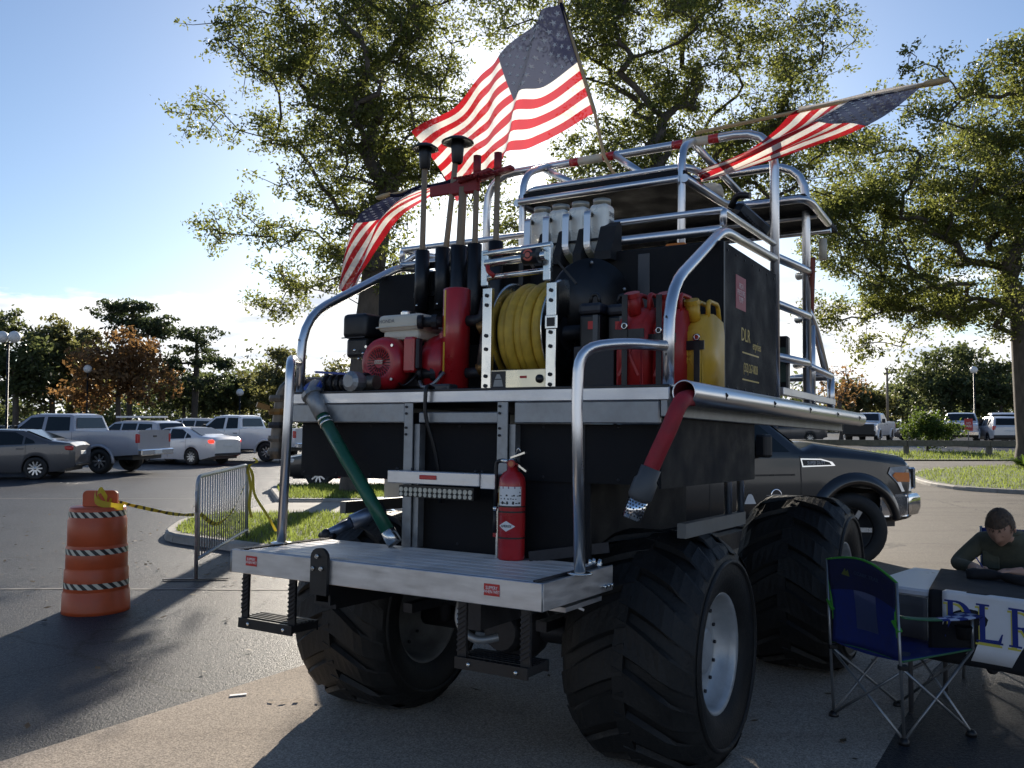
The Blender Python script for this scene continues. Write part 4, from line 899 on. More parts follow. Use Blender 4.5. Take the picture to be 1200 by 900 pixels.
b = MB(); N_ = 9
rows = []
for i in range(N_):
    t = i / (N_ - 1); a = .12 + (t - .5) * 1.35; hh = .024 * (1 - abs(2 * t - 1)) + .0005
    rows.append([X + Vector((.0652 * math.sin(a), -.0652 * math.cos(a), .160 - hh)), X + Vector((.0652 * math.sin(a), -.0652 * math.cos(a), .160 + hh))])
b.grid(rows); dm = b.build('maker_diamond', PRINTW, EX)
text_part('maker_name', 'AMEREX', .017, axes(X + Vector((.0078, -.0655, .160)), Vector((1, .12, 0)), RZ), PRINTK, dm, sx=.85)
b = MB(); b.cyl(X + Vector((0, 0, .44)), X + Vector((0, 0, .475)), .021, n=14); b.cyl(X + Vector((-.02, -.01, .462)), X + Vector((-.055, -.01, .466)), .011, n=10); VL = b.build('valve', STEEL, EX)
b = MB(); b.cyl(X + Vector((.008, -.018, .452)), X + Vector((.012, -.036, .452)), .019, n=16); GG = b.build('gauge', REDP, VL)
b = MB(); b.cyl(X + Vector((.012, -.0362, .452)), X + Vector((.0122, -.037, .452)), .013, n=14); b.build('gauge_face', mat('gauge_orange', (.5, .16, .06), .4), GG)
b = MB(); b.bar(X + Vector((.0, 0, .470)), X + Vector((.095, -.02, .418)), .022, .010); b.build('carry_handle', STEEL, VL)
b = MB(); b.bar(X + Vector((-.005, 0, .480)), X + Vector((.085, -.02, .506)), .020, .009); b.build('squeeze_lever', STEEL, VL)
b = MB(); b.tube(fillet([X + Vector((.015, 0, .495)), X + Vector((.03, 0, .53)), X + Vector((.045, 0, .51))], .01), .003, 6); b.build('pull_pin', STEEL, VL)
b = MB(); b.tube(fillet([X + Vector((-.05, -.01, .466)), X + Vector((-.085, -.01, .46)), X + Vector((-.088, -.01, .38)), X + Vector((-.083, -.015, .235))], .03), .010, 10); HS = b.build('hose', BLACKM, EX)
b = MB(); b.tube([X + Vector((-.083, -.015, .235)), X + Vector((-.084, -.015, .12))], [.010, .014], 10); b.build('nozzle', BLACKM, HS)
b = MB(); b.cyl(X + Vector((-.083, -.015, .225)), X + Vector((-.083, -.015, .245)), .014, n=10); b.build('nozzle_ring', STEEL, HS)
b = MB(); b.box(X + Vector((-.092, .01, .285)), (.018, .03, .05), bev=.003); b.box(X + Vector((-.09, .01, .11)), (.03, .03, .025), bev=.003); b.build('bracket_clip', RED, EX)
b = MB(); b.span(X.x - .075, X.x - .066, X.y - .02, X.y + .06, X.z + .002, X.z + .235); b.build('bracket_back', STEEL, EX)

# ------------------------------------------------------------------ flags (cloth that lets the sun through)
CR = two_layer('flag_red_cloth', (.36, .010, .022), (.46, .016, .024), .6, 0.0, .8, .05)
CW = two_layer('flag_white_cloth', (.68, .67, .66), (.84, .80, .74), .6, 0.0, .8, .12)
CB = two_layer('flag_blue_cloth', (.012, .016, .05), (.03, .035, .07), .45, 0.0, .8, .05)
CST = two_layer('flag_star_cloth', (.72, .71, .70), (.5, .5, .5), .2, 0.0, .8)
def resample(pts, n):
    P = [Vector(p) for p in pts]; out = []
    for i in range(len(P) - 1):
        p0, p1, p2, p3 = P[max(0, i - 1)], P[i], P[i + 1], P[min(len(P) - 1, i + 2)]
        for t in np.linspace(0, 1, 12, endpoint=False): out.append(.5 * ((2 * p1) + (p2 - p0) * t + (2 * p0 - 5 * p1 + 4 * p2 - p3) * t * t + (3 * p1 - p0 - 3 * p2 + p3) * t ** 3))
    out.append(P[-1]); L = [0]
    for a, b in zip(out, out[1:]): L.append(L[-1] + (b - a).length)
    res = []
    for s in np.linspace(0, L[-1], n):
        j = min(len(out) - 2, max(0, int(np.searchsorted(L, s)) - 1)); k = (s - L[j]) / max(1e-6, L[j + 1] - L[j]); res.append(out[j].lerp(out[j + 1], k))
    return res
def flag(label, top_e, bot_e, ripple, pole, base, rp=.012, finial=None, cf=.4, slv=True):
    t = thing('flag', label, 'flag', base, TF, 'flags on the buggy')
    NU, NV = 60, 52
    A = resample(top_e, 121); Bm = resample(bot_e, 121)
    def P(u, v):
        k = min(120, max(0, u * 120)); i = min(119, int(k)); f = k - i
        p = Bm[i].lerp(Bm[i + 1], f).lerp(A[i].lerp(A[i + 1], f), v)
        return p + Vector(ripple(u, v))
    b = MB(); G = [[P(i / NU, j / NV) for j in range(NV + 1)] for i in range(NU + 1)]
    def mi(i, j):
        s = int(j / NV * 13)
        if i / NU < cf and s >= 6: return 2
        return 0 if s % 2 == 0 else 1
    b.grid(G, mats=mi); c = b.build('cloth', [CR, CW, CB], t, recalc=False)
    b = MB()
    for r in range(9):
        n = 6 if r % 2 == 0 else 5
        for k in range(n):
            u = cf * ((2 * k + (1 if r % 2 == 0 else 2)) / 12); v = 6 / 13 + (7 / 13) * (r + 1) / 10
            for side in (-1, 1):
                pts = []
                for q in range(10):
                    rad = (.0165 if q % 2 == 0 else .0068); a = math.pi / 2 + q * math.pi / 5
                    uu, vv = u + rad * math.cos(a) * .9 * cf / .4, v + rad * math.sin(a) * 1.5
                    p = P(uu, vv); nrm = (P(uu + .01, vv) - P(uu - .01, vv)).cross(P(uu, vv + .01) - P(uu, vv - .01))
                    pts.append(p + nrm.normalized() * .0025 * side)
                cen = P(u, v); nrm = (P(u + .01, v) - P(u - .01, v)).cross(P(u, v + .01) - P(u, v - .01)); cen = cen + nrm.normalized() * .0025 * side
                vs = [b.bm.verts.new(p) for p in pts]; vc = b.bm.verts.new(cen)
                for q in range(10): b.bm.faces.new((vs[q], vs[(q + 1) % 10], vc))
    tag(b.build('stars', CST, c, recalc=False), kind='stuff')
    b = MB(); b.tube(pole, rp, 10); b.build('pole', WOODY, t)
    b = MB()
    if finial: b.tube(finial, [.018, .022, .016], 10)
    else: b.ball(pole[-1], .02, 10)
    b.build('pole_tip', WOODY, t)
    b = MB(); b.tube([P(0, v) for v in np.linspace(0, 1, 14)], .016, 8); b.build('sleeve', CB if slv else CW, t)
    return t
# big one streaming left from its slanting pole
py = 2.56
pole1 = [Vector((0.070, 2.500, 3.437)), Vector((-0.089, 2.580, 3.686)), Vector((-0.207, 2.660, 4.056)), Vector((-0.580, 2.800, 5.057))]
A_ = Vector((-0.573, 2.800, 5.035)); B_ = Vector((-0.212, 2.670, 4.060))
flag('large flag streaming left with the sun shining through its stripes',
     [A_, (-0.865, 2.700, 4.787), (-1.251, 2.660, 4.529), (-1.849, 2.600, 4.157)],
     [B_, (-0.535, 2.620, 3.938), (-0.908, 2.620, 3.793), (-1.145, 2.600, 3.661), (-1.388, 2.580, 3.510)],
     lambda u, v: (0, .06 * math.sin(7 * u + 2.6 * v) * min(1, u * 3) + .025 * math.sin(17 * u - 5 * v) * u - .11 * math.exp(-((u - .08 - .45 * (1 - v)) / .05) ** 2) + .03 * math.exp(-((u - .45 - .3 * (1 - v)) / .05) ** 2), .02 * math.sin(12 * u + 3) * u), pole1, tuple(pole1[0]))
# right one, twisted along its pole
pole2 = [Vector((0.587, 2.600, 3.746)), Vector((2.020, 2.600, 3.798))]
flag('furled flag hanging from a pole that points right past the roll hoop',
     [(2.006, 2.600, 3.800), (1.830, 2.600, 3.692), (1.611, 2.580, 3.602), (1.332, 2.560, 3.539), (1.046, 2.520, 3.462), (0.665, 2.500, 3.382)],
     [(1.279, 2.590, 3.781), (1.219, 2.570, 3.746), (1.123, 2.540, 3.658), (0.990, 2.520, 3.561), (0.827, 2.500, 3.479), (0.644, 2.490, 3.429)],
     lambda u, v: (0, .06 * math.sin(2.2 * math.pi * v + 3 * u) * min(1, u * 4 + .25), .018 * math.sin(5 * math.pi * v + 2 * u) * min(1, u * 2)), pole2, tuple(pole2[0]),
     finial=[Vector((2.011, 2.600, 3.799)), Vector((2.081, 2.600, 3.801)), Vector((2.145, 2.600, 3.804))], cf=.26, slv=False)
# left one, draped down behind the tools
pole3 = [Vector((-0.849, 2.550, 3.711)), Vector((-1.972, 2.450, 3.618))]
flag('flag drooping at the far left from a pole behind the long tools',
     [(-1.945, 2.450, 3.614), (-2.169, 2.420, 3.486), (-2.302, 2.380, 3.278), (-2.379, 2.360, 3.052), (-2.363, 2.340, 2.862)],
     [(-1.233, 2.480, 3.668), (-1.572, 2.440, 3.569), (-1.829, 2.400, 3.426), (-1.956, 2.360, 3.202), (-2.075, 2.330, 2.977), (-2.250, 2.310, 2.785)],
     lambda u, v: (0, .06 * math.sin(3 * math.pi * v + 5 * u) * min(1, u * 3 + .2), .01 * math.sin(4 * math.pi * v)), pole3, tuple(pole3[0]),
     finial=[Vector((-1.954, 2.450, 3.623)), Vector((-2.017, 2.450, 3.617)), Vector((-2.089, 2.450, 3.612))])

# ------------------------------------------------------------------ traffic barrel, barrier and tape
BO = mat('barrel_orange', (.50, .082, .022), .42, 0, .14, 5, dirt=.3, bump=.05)
def stripes(name):
    m, n, l = nodes_of(name); p = n['Principled BSDF']; t = n.new('ShaderNodeTexCoord'); s = n.new('ShaderNodeSeparateXYZ'); l.new(t.outputs['Object'], s.inputs[0])
    at = n.new('ShaderNodeMath'); at.operation = 'ARCTAN2'; l.new(s.outputs[1], at.inputs[0]); l.new(s.outputs[0], at.inputs[1])
    k = n.new('ShaderNodeMath'); k.operation = 'MULTIPLY'; k.inputs[1].default_value = 20 / (2 * math.pi); l.new(at.outputs[0], k.inputs[0])
    z = n.new('ShaderNodeMath'); z.operation = 'MULTIPLY_ADD'; z.inputs[1].default_value = 13.0; l.new(s.outputs[2], z.inputs[0]); l.new(k.outputs[0], z.inputs[2])
    f = n.new('ShaderNodeMath'); f.operation = 'FRACT'; l.new(z.outputs[0], f.inputs[0])
    g = n.new('ShaderNodeMath'); g.operation = 'GREATER_THAN'; g.inputs[1].default_value = .5; l.new(f.outputs[0], g.inputs[0])
    x = n.new('ShaderNodeMixRGB'); x.inputs[1].default_value = (.02, .02, .02, 1); x.inputs[2].default_value = (.62, .57, .45, 1); l.new(g.outputs[0], x.inputs[0]); l.new(x.outputs[0], p.inputs['Base Color']); p.inputs['Roughness'].default_value = .4
    return m
c = (-3.74, 7.98, 0.0)
TB = thing('traffic_barrel', 'orange traffic barrel with black and white striped bands', 'traffic barrel', c)
pr = [(0, .93), (.225, .93), (.235, .915), (.238, .83), (.250, .815), (.252, .60), (.248, .595), (.264, .58), (.266, .40), (.262, .395), (.278, .375), (.282, .20), (.278, .195), (.294, .18), (.300, .03), (.304, .0), (0, 0)]
b = MB(); b.lathe([((.234 + (r - .235) * .74) if r > .2 else r, h) for r, h in pr], c, (0, 0, 1), 48); b.build('barrel_body', BO, TB)
for z0, z1, r0, r1 in ((.845, .895, .2395, .2385), (.52, .57, .2682, .2655), (.225, .275, .2845, .2825)):
    b = MB(); b.lathe([(.2345 + (r0 - .235) * .74, z0), (.2345 + (r1 - .235) * .74, z1)], c, (0, 0, 1), 48); b.build('striped_band', stripes('barrel_stripes'), TB)
b = MB(); ol = [(-.15, 0), (.15, 0), (.15, .10)] + [(.11 + .04 * math.cos(a), .10 + .04 * math.sin(a)) for a in np.linspace(0, math.pi / 2, 5)] + [(-.11 - .04 * math.sin(a), .10 + .04 * math.cos(a)) for a in np.linspace(0, math.pi / 2, 5)] + [(-.15, .10)]
b.prism(ol, axes((c[0] + .02, c[1] + .02, .931), (1, .1, 0), RZ), .035); b.build('top_handle', BO, TB)
MB_ = mat('barrier_galvanised', (.45, .46, .45), .5, .7, .15, 20)
a0, a1 = Vector((-3.37, 9.45, 0)), Vector((-3.60, 12.0, 0)); dv = (a1 - a0).normalized(); nv = Vector((-dv.y, dv.x, 0))
BR = thing('crowd_barrier', 'grey steel crowd barrier with thin upright bars and yellow tape', 'barrier', tuple((a0 + a1) / 2))
b = MB(); b.tube(fillet([a0 + RZ * .02, a0 + RZ * 1.10, a1 + RZ * 1.10, a1 + RZ * .02], .14), .021, 10); b.tube([a0 + RZ * .22, a1 + RZ * .22], .019, 10); b.build('outer_frame', MB_, BR)
for k in range(22):
    p = a0.lerp(a1, (k + 1) / 23); b = MB(); b.cyl(p + RZ * .22, p + RZ * 1.085, .0085, n=6); b.build('upright_bar', MB_, BR)
for p in (a0, a1):
    b = MB(); b.bar(p - nv * .34 + RZ * .015, p + nv * .34 + RZ * .015, .045, .010); b.build('foot_bar', DARKST, BR)
b = MB(); b.tube([a0 + RZ * .72 - dv * .03, a0 + RZ * .95 - dv * .045], .013, 8); b.build('coupling_hook', MB_, BR)
TAPE = two_layer('caution_tape', (.55, .42, .04), (.5, .38, .03), .3, 0, .45)
def ribbon(name, pts, w, label, n=24, twist=.5):
    P = resample(pts, n); b = MB(); rows = []
    for i, p in enumerate(P):
        t_ = (P[min(n - 1, i + 1)] - P[max(0, i - 1)]).normalized(); s = t_.cross(RZ).normalized(); u = s.cross(t_); a = 1.2 + twist * math.sin(i * .55); k = (u * math.sin(a) + s * math.cos(a)) * w / 2
        rows.append([p - k, p + k])
    b.grid(rows, mats=lambda i, j: 1 if i % 3 == 1 else 0); return solo(b, name, [TAPE, mat('tape_print', (.05, .045, .02), .5)], label, 'tape', tuple(P[0]))
ribbon('caution_tape', [(-3.62, 7.94, .99), (-3.55, 8.3, .90), (-3.40, 8.9, .76), (-3.38, 9.4, .70)], .034, 'yellow and black tape running from the barrel top to the barrier', 40)
ribbon('caution_tape', [(-3.35, 9.50, .70), (-3.38, 10.1, .52), (-3.43, 10.8, .58), (-3.50, 11.5, .82), (-3.55, 11.95, 1.0)], .045, 'yellow tape sagging along the bars of the crowd barrier', 48, .2)
b = MB()
for pts in ([(-3.66, 7.9, .935), (-3.70, 7.86, 1.02), (-3.66, 7.84, 1.09), (-3.62, 7.88, 1.0)], [(-3.72, 7.86, 1.06), (-3.69, 7.84, .98), (-3.55, 7.86, .94), (-3.48, 7.9, .93)]):
    P = resample(pts, 10); rows = [[p - Vector((.0, .0, .028)), p + Vector((.01, 0, .028))] for p in P]; b.grid(rows)
solo(b, 'tape_knot', TAPE, 'crumpled knot of yellow tape on top of the orange barrel', 'tape', (-3.68, 7.86, .94))
b = MB()
for pts in ([(-3.58, 11.96, 1.02), (-3.53, 11.92, .80), (-3.54, 11.9, .55), (-3.50, 11.88, .40)], [(-3.57, 11.94, 1.08), (-3.50, 11.9, .98), (-3.46, 11.85, .72), (-3.30, 11.78, .50), (-3.12, 11.7, .24)], [(-3.60, 11.96, .98), (-3.55, 11.94, 1.10), (-3.45, 11.93, 1.14), (-3.5, 11.93, 1.2)]):
    P = resample(pts, 14); rows = [[p - Vector((.02, .0, .008 * math.sin(i))), p + Vector((.02, 0, .0))] for i, p in enumerate(P)]; b.grid(rows)
solo(b, 'tape_tail', TAPE, 'loose yellow tape tails tied round the far post of the barrier', 'tape', (-3.57, 11.95, 1.0))

# ------------------------------------------------------------------ camp chair
BLC = mat('blue_canvas', (.010, .023, .155), .75, 0, .2, 30, bump=.2, bscale=300)
BLD = mat('navy_canvas', (.009, .012, .055), .75, 0, .2, 30, bump=.2, bscale=300)
MESHM = two_layer('mesh_back', (.085, .105, .20), (.22, .26, .40), .5, 0, .8)
GRN = mat('green_piping', (.05, .28, .03), .6, 0, .1, 20)
CHF = mat('chair_tube_grey', (.26, .27, .28), .35, .7, .1, 20)
f1, f2, f3, f4 = Vector((1.85, 5.13, 0)), Vector((2.06, 4.69, 0)), Vector((2.30, 5.31, 0)), Vector((2.48, 4.82, 0))   # back-left, back-right, front-left, front-right feet
CH = thing('camp_chair', 'blue folding camp chair with green piping seen from behind', 'camp chair', (2.17, 4.98, 0))
sl, sr = f1 + RZ * .43, f2 + RZ * .43; tl, tr = f1 + RZ * .90 + Vector((-.03, -.01, 0)), f2 + RZ * .845 + Vector((-.03, -.01, 0)); gl, gr = f3 + RZ * .46 + (f3 - f1) * .05, f4 + RZ * .46 + (f4 - f2) * .05
b = MB(); r_ = .0088
for a, c in ((f1, tl), (f2, tr)): b.tube([a + RZ * .02, c], r_, 8)
for a, c in ((f1, f2 + RZ * .38), (f2, f1 + RZ * .38), (f3, gr - RZ * .0), (f4, gl), (f1, gl), (f2, gr), (f3, sl - RZ * .04), (f4, sr - RZ * .04)): b.tube([a + RZ * .02, c], r_ * .92, 8)
for a, c, arm in ((f3, gl, 1), (f4, gr, 1)): b.tube([c, c + RZ * .17], r_, 8)
b.build('tube_frame', CHF, CH)
for p in (f1, f2, f3, f4):
    b = MB(); b.lathe([(0, 0), (.03, 0), (.026, .02), (.013, .035), (0, .035)], p, (0, 0, 1), 12); b.build('foot_cap', BLACKM, CH)
for p in (sl, sr):
    b = MB(); b.box(p - RZ * .03, (.05, .03, .03), bev=.006); b.build('pivot_block', BLACKM, CH)
bx = (tr - tl).normalized(); bk = Vector((-(tr - tl).y, (tr - tl).x, 0)).normalized()
if bk.x > 0: bk = -bk
NUc, NVc = 18, 14
def bp(u, v):    # back panel, u left-right, v bottom-top
    p = sl.lerp(sr, u).lerp(tl.lerp(tr, u), v); w = 1.0 - .10 * math.sin(math.pi * min(1, v * 1.25)) ; p = p + bx * (u - .5) * (w - 1) * .46
    p = p + RZ * (.055 * v * math.sin(math.pi * u)) + bk * (-.035 * math.sin(math.pi * u) * (1 - .4 * v) + .06 * (v > .98) * 0); return p
b = MB(); b.grid([[bp(i / NUc, j / NVc) for j in range(NVc + 1)] for i in range(NUc + 1)], mats=lambda i, j: (2 if (6 <= i < 12 and 3 <= j < 9) else (1 if j >= 9 else 0)))
BKP = b.build('back_panel', [BLC, BLD, MESHM], CH)
sm_ = BKP.modifiers.new('thick', 'SOLIDIFY'); sm_.thickness = .006
b = MB(); ed = [bp(0, j / NVc) for j in range(4, NVc + 1)] + [bp(i / NUc, 1) for i in range(1, NUc + 1)] + [bp(1, j / NVc) for j in range(NVc - 1, 3, -1)]
b.tube(ed, .0075, 6); b.tube([bp(i / NUc, 0) for i in range(NUc + 1)], .006, 6); b.build('green_piping', GRN, CH)
for u in (0, 1):
    b = MB(); p = bp(u, .62); b.bar(p - bx * .02 - RZ * .05, p + bx * .02 - RZ * .10, .03, .012); b.bar(p, bp(u, .45), .022, .006); b.build('corner_strap', GRN, CH)
b = MB()
def sp(u, v):
    p = sl.lerp(sr, u).lerp(gl.lerp(gr, u), v); return p - RZ * (.05 * math.sin(math.pi * u) * math.sin(math.pi * (v * .8 + .1)))
b.grid([[sp(i / 14, j / 10) for j in range(11)] for i in range(15)]); SE = b.build('seat_panel', BLC, CH); sm_ = SE.modifiers.new('thick', 'SOLIDIFY'); sm_.thickness = .006
b = MB(); b.tube([sp(1, j / 10) for j in range(11)] + [sp(1 - i / 14, 1) for i in range(1, 15)] + [sp(0, 1 - j / 10) for j in range(1, 11)], .006, 6); b.build('seat_piping', mat('dull_green_piping', (.03, .12, .05), .6), CH)
b = MB(); pa = sp(.55, .35); b.box(pa + RZ * .012, (.16, .10, .012), rot=R(-30), bev=.005); b.build('seat_patch', mat('grey_mesh', (.06, .07, .10), .7), CH)
for a, c in ((sr, gr), (sl, gl)):
    p0, p1 = a + RZ * .23 + bk * .01, c + RZ * .185; dd = (p1 - p0); sd = bx
    def ap(u, v): return p0 + dd * u * 1.05 + sd * (v - .5) * (.045 + .045 * sstep(.55, .8, u)) - RZ * (.02 * math.sin(math.pi * u))
    b = MB(); b.grid([[ap(i / 10, j / 3) for j in range(4)] for i in range(11)], mats=lambda i, j: (0 if i < 5 else (1 if (i + j) % 2 else 2))); AR = b.build('arm_rest', [mat('dull_green_piping', (.03, .12, .05), .6), BLC, mat('pale_stripe', (.35, .40, .55), .7)], CH); sm_ = AR.modifiers.new('thick', 'SOLIDIFY'); sm_.thickness = .008
b = MB(); q = gr + RZ * .12 - (f4 - f2).normalized() * .06
b.lathe([(.045, 0), (.045, .008), (.038, .008), (.038, 0)], q, (0, 0, 1), 16, closed=True); b.lathe([(0, 0), (.035, 0), (.04, .06)], q - RZ * .06, (0, 0, 1), 14); b.build('cup_holder', two_layer('black_mesh', (.01, .01, .01), (.05, .05, .05), .3, 0, .8), CH)
lo_ = bp(.24, .86) + bk * .010
lg = text_part('chair_lettering', 'OZARK TRAIL', .028, axes(bp(.55, .83) + bk * .012, bx, RZ), mat('dim_print', (.03, .05, .10), .6), BKP)
b = MB(); b.prism([(-.03, 0), (.03, 0), (.012, .035), (0, .022), (-.008, .04)], axes(bp(.26, .80) + bk * .012, bx, RZ), .001); b.build('mountain_mark', mat('olive_print', (.10, .12, .03), .6), BKP)
b = MB(); b.ball(f1 + RZ * .62 + Vector((.06, .0, 0)), .05, 12, sc=(.5, .5, 1.4)); b.build('side_pouch', two_layer('black_mesh2', (.05, .05, .06), (.15, .15, .15), .4, 0, .8), CH)

# ------------------------------------------------------------------ folding table, cloths, banner
tx, ty = Vector((.7071, -.7071, 0)), Vector((.7071, .7071, 0)); T0 = Vector((2.10, 5.28, 0)); TZ = .74
def TP(x, y, z): return T0 + tx * x + ty * y + RZ * z
TM = axes(T0, tx, ty)
FTb = thing('folding_table', 'white folding table in front of the seated man', 'table', tuple(T0 + tx * .9 + ty * .38))
def tbox(b, x0, x1, y0, y1, z0, z1, bev=0.0): b.box(TP((x0 + x1) / 2, (y0 + y1) / 2, (z0 + z1) / 2), (x1 - x0, y1 - y0, z1 - z0), rot=R(-45), bev=bev); return b
b = tbox(MB(), 0, 1.83, 0, .76, .695, TZ, .012); b.build('table_top', mat('table_white', (.66, .67, .70), .35, 0, .05, 10), FTb)
for x in (.22, 1.6):
    for y in (.10, .66):
        b = MB(); b.tube([TP(x, y, .694), TP(x, y, .005)], .014, 10); b.build('leg', mat('grey_leg', (.12, .12, .13), .4, .5), FTb)
    b = MB(); b.tube([TP(x, .10, .25), TP(x, .66, .25)], .010, 8); b.build('leg_brace', mat('grey_leg', (.12, .12, .13), .4, .5), FTb)
b = MB(); b.grid([[TP(x, -.004 + .006 * math.sin(30 * x), z) for z in (.46, .55, .64, .694)] for x in np.linspace(.01, .36, 14)]); sk_ = b.build('skirt', mat('grey_skirt', (.07, .07, .075), .7, 0, .1, 10), FTb); sm_ = sk_.modifiers.new('thick', 'SOLIDIFY'); sm_.thickness = .004
BLK = mat('black_table_cloth', (.008, .008, .010), .8, 0, .3, 12, bump=.25, bscale=220)
def cloth_pt(x, s):   # s runs from the back edge over the top and down the front
    wv = .006 * math.sin(9 * x + 3 * s) + .004 * math.sin(23 * x)
    if s < .76: return TP(x, .76 - s, TZ + .006 + max(0, wv) * .6)
    dwn = s - .76; return TP(x, -.012 - .010 * math.sin(14 * x + 4 * dwn) * min(1, dwn * 5) - .012 * min(1, dwn * 8), TZ + .004 - dwn)
b = MB(); b.grid([[cloth_pt(x + (1.84 - x) / 1.47 * (.20 * (min(1, s / .76) - 1)), s) for s in np.linspace(.0, 1.14, 40)] for x in np.linspace(.37, 1.84, 60)])
CL = solo(b, 'table_cloth', BLK, 'black cloth draped over the table under the lettered banner', 'table cloth', tuple(TP(1.0, .3, TZ))); sm_ = CL.modifiers.new('thick', 'SOLIDIFY'); sm_.thickness = .004; sm_.offset = 1
b = MB(); pts = [TP(.40 + k * .16, .52 + .04 * math.sin(k * 2.1), TZ + .032 + .008 * math.sin(k * 1.7)) for k in range(10)]
b.tube(resample(pts, 40), [.030 + .007 * math.sin(i * .9) + .004 * math.sin(i * 2.3) for i in range(40)], 9); solo(b, 'folded_cloth', BLK, 'bunched roll of black cloth along the table before the man', 'cloth', tuple(pts[0]))
def bpnt(x, z, o=0.0): return TP(x, -.034 - .010 * math.sin(7 * x) - o, z)
BN = thing('banner', 'white banner with big blue serif letters hanging from the table front', 'banner', tuple(bpnt(.9, .7)))
b = MB(); b.grid([[bpnt(x, z) for z in (.395, .47, .55, .63, .70, .735)] + [TP(x, -.030, .752), TP(x, .0, .7535), TP(x, .03, .7535)] for x in np.linspace(.45, 1.80, 40)]); bo = b.build('banner_cloth', mat('banner_white', (.74, .74, .75), .6, 0, .06, 6), BN); sm_ = bo.modifiers.new('thick', 'SOLIDIFY'); sm_.thickness = .003; sm_.offset = -1
BLU = mat('banner_blue', (.008, .025, .20), .6, 0, .1, 10); YSH = mat('banner_yellow', (.62, .55, .08), .6, 0, .08, 10)
def serif(ch):
    """filled outline pieces of a Roman serif capital in a 1 x 1 box"""
    st = lambda x: [[(x, .05), (x + .17, .05), (x + .17, .95), (x, .95)]]
    sf = lambda x0, x1, y: [[(x0, y), (x1, y), (x1, y + .05), (x0, y + .05)]]
    if ch == 'L': return st(.10) + sf(.0, .40, .95) + sf(.0, .80, .0) + [[(.27, .05), (.74, .05), (.80, .28), (.76, .28), (.66, .10), (.27, .09)]]
    if ch == 'D':
        out = st(.10) + sf(.0, .40, .95) + sf(.0, .40, .0)
        o = [(.38 + .50 * math.cos(a), .5 + .5 * math.sin(a)) for a in np.linspace(-math.pi / 2, math.pi / 2, 15)]; i_ = [(.36 + .30 * math.cos(a), .5 + .44 * math.sin(a)) for a in np.linspace(-math.pi / 2, math.pi / 2, 15)]
        for k in range(14): out.append([i_[k], o[k], o[k + 1], i_[k + 1]])
        return out
    if ch == 'R':
        out = st(.10) + sf(.0, .40, .95) + sf(.0, .38, .0)
        o = [(.40 + .36 * math.cos(a), .74 + .26 * math.sin(a)) for a in np.linspace(-math.pi / 2, math.pi / 2, 12)]; i_ = [(.38 + .18 * math.cos(a), .74 + .205 * math.sin(a)) for a in np.linspace(-math.pi / 2, math.pi / 2, 12)]
        for k in range(11): out.append([i_[k], o[k], o[k + 1], i_[k + 1]])
        return out + [[(.27, .48), (.40, .48), (.40, .535), (.27, .535)], [(.36, .50), (.54, .50), (.90, .05), (.70, .05)], [(.68, .0), (.98, .0), (.98, .05), (.68, .05)]]
def letter(ch, x0, z0, w, h, m, off, dx=0, dz=0):
    b = MB()
    for pl in serif(ch):
        k = []
        for j in range(len(pl)):     # follow the cloth
            p, q = pl[j], pl[(j + 1) % len(pl)]; k.append(p)
        b.poly([bpnt(x0 + dx + px * w, z0 + dz + pz * h, off) for px, pz in k])
    return b.build('letter' if m is BLU else 'letter_shadow', m, BN, recalc=False)
for ch, x0 in (('D', .462), ('L', .622), ('R', .782)):
    letter(ch, x0, .505, .165, .205, YSH, .0030, -.006, -.016); letter(ch, x0, .505, .165, .205, BLU, .0045)
b = MB(); b.tube([TP(.98, .10, TZ + .03), TP(1.12, .02, TZ + .028), TP(1.30, .04, TZ + .028)], [.018, .024, .020], 10); solo(b, 'pink_pouch', mat('pink_cloth', (.55, .06, .16), .5), 'small bright pink pouch lying on the black cloth', 'pouch', tuple(TP(1.1, .05, TZ + .01)))

# ------------------------------------------------------------------ the seated man
MC = Vector((3.36, 5.86, 0))       # seat point
fw = (-ty).normalized(); fw = Vector((-.68, -.73, 0)).normalized(); rt = Vector((fw.y, -fw.x, 0))  # rt = his right-hand side seen from him
def mp_(r, f, z): return MC + rt * r + fw * f + RZ * z
MAN = thing('person', 'person with short brown hair in a dark olive jacket bent over the table', 'person', tuple(MC))
OLV = mat('olive_jacket', (.075, .077, .052), .85, 0, .25, 14, bump=.4, bscale=40); SKIN = mat('skin', (.46, .26, .18), .5, 0, .12, 12); HAIR = mat('brown_hair', (.075, .047, .028), .7, 0, .4, 60, bump=.5, bscale=160); TRS = mat('dark_trousers', (.02, .022, .03), .85)
def skin_body(name, verts, edges, root, m_of, parent, lvl=2):
    me = bpy.data.meshes.new(name + '_s'); me.from_pydata([v[0] for v in verts], edges, []); o = bpy.data.objects.new(name + '_s', me); COL.objects.link(o)
    s = o.modifiers.new('s', 'SKIN'); o.modifiers.new('u', 'SUBSURF').levels = lvl
    for i, v in enumerate(verts): me.skin_vertices[0].data[i].radius = v[1] if isinstance(v[1], tuple) else (v[1], v[1])
    me.skin_vertices[0].data[root].use_root = True
    bpy.context.view_layer.update(); q = bpy.data.meshes.new_from_object(o.evaluated_get(bpy.context.evaluated_depsgraph_get())); bpy.data.objects.remove(o)
    return q
V = []; Ed = []
def vt(p, r, link=None):
    V.append((p, r)); i = len(V) - 1
    if link is not None: Ed.append((link, i))
    return i
pel = vt(mp_(0, .0, .50), (.15, .13)); bel = vt(mp_(0, .06, .66), (.16, .13), pel); chs = vt(mp_(0, .17, .83), (.175, .125), bel); upc = vt(mp_(0, .235, .925), (.12, .10), chs); nk = vt(mp_(0, .30, .955), .056, upc); nk2 = vt(mp_(0, .36, .975), .052, nk)
HANDS = []
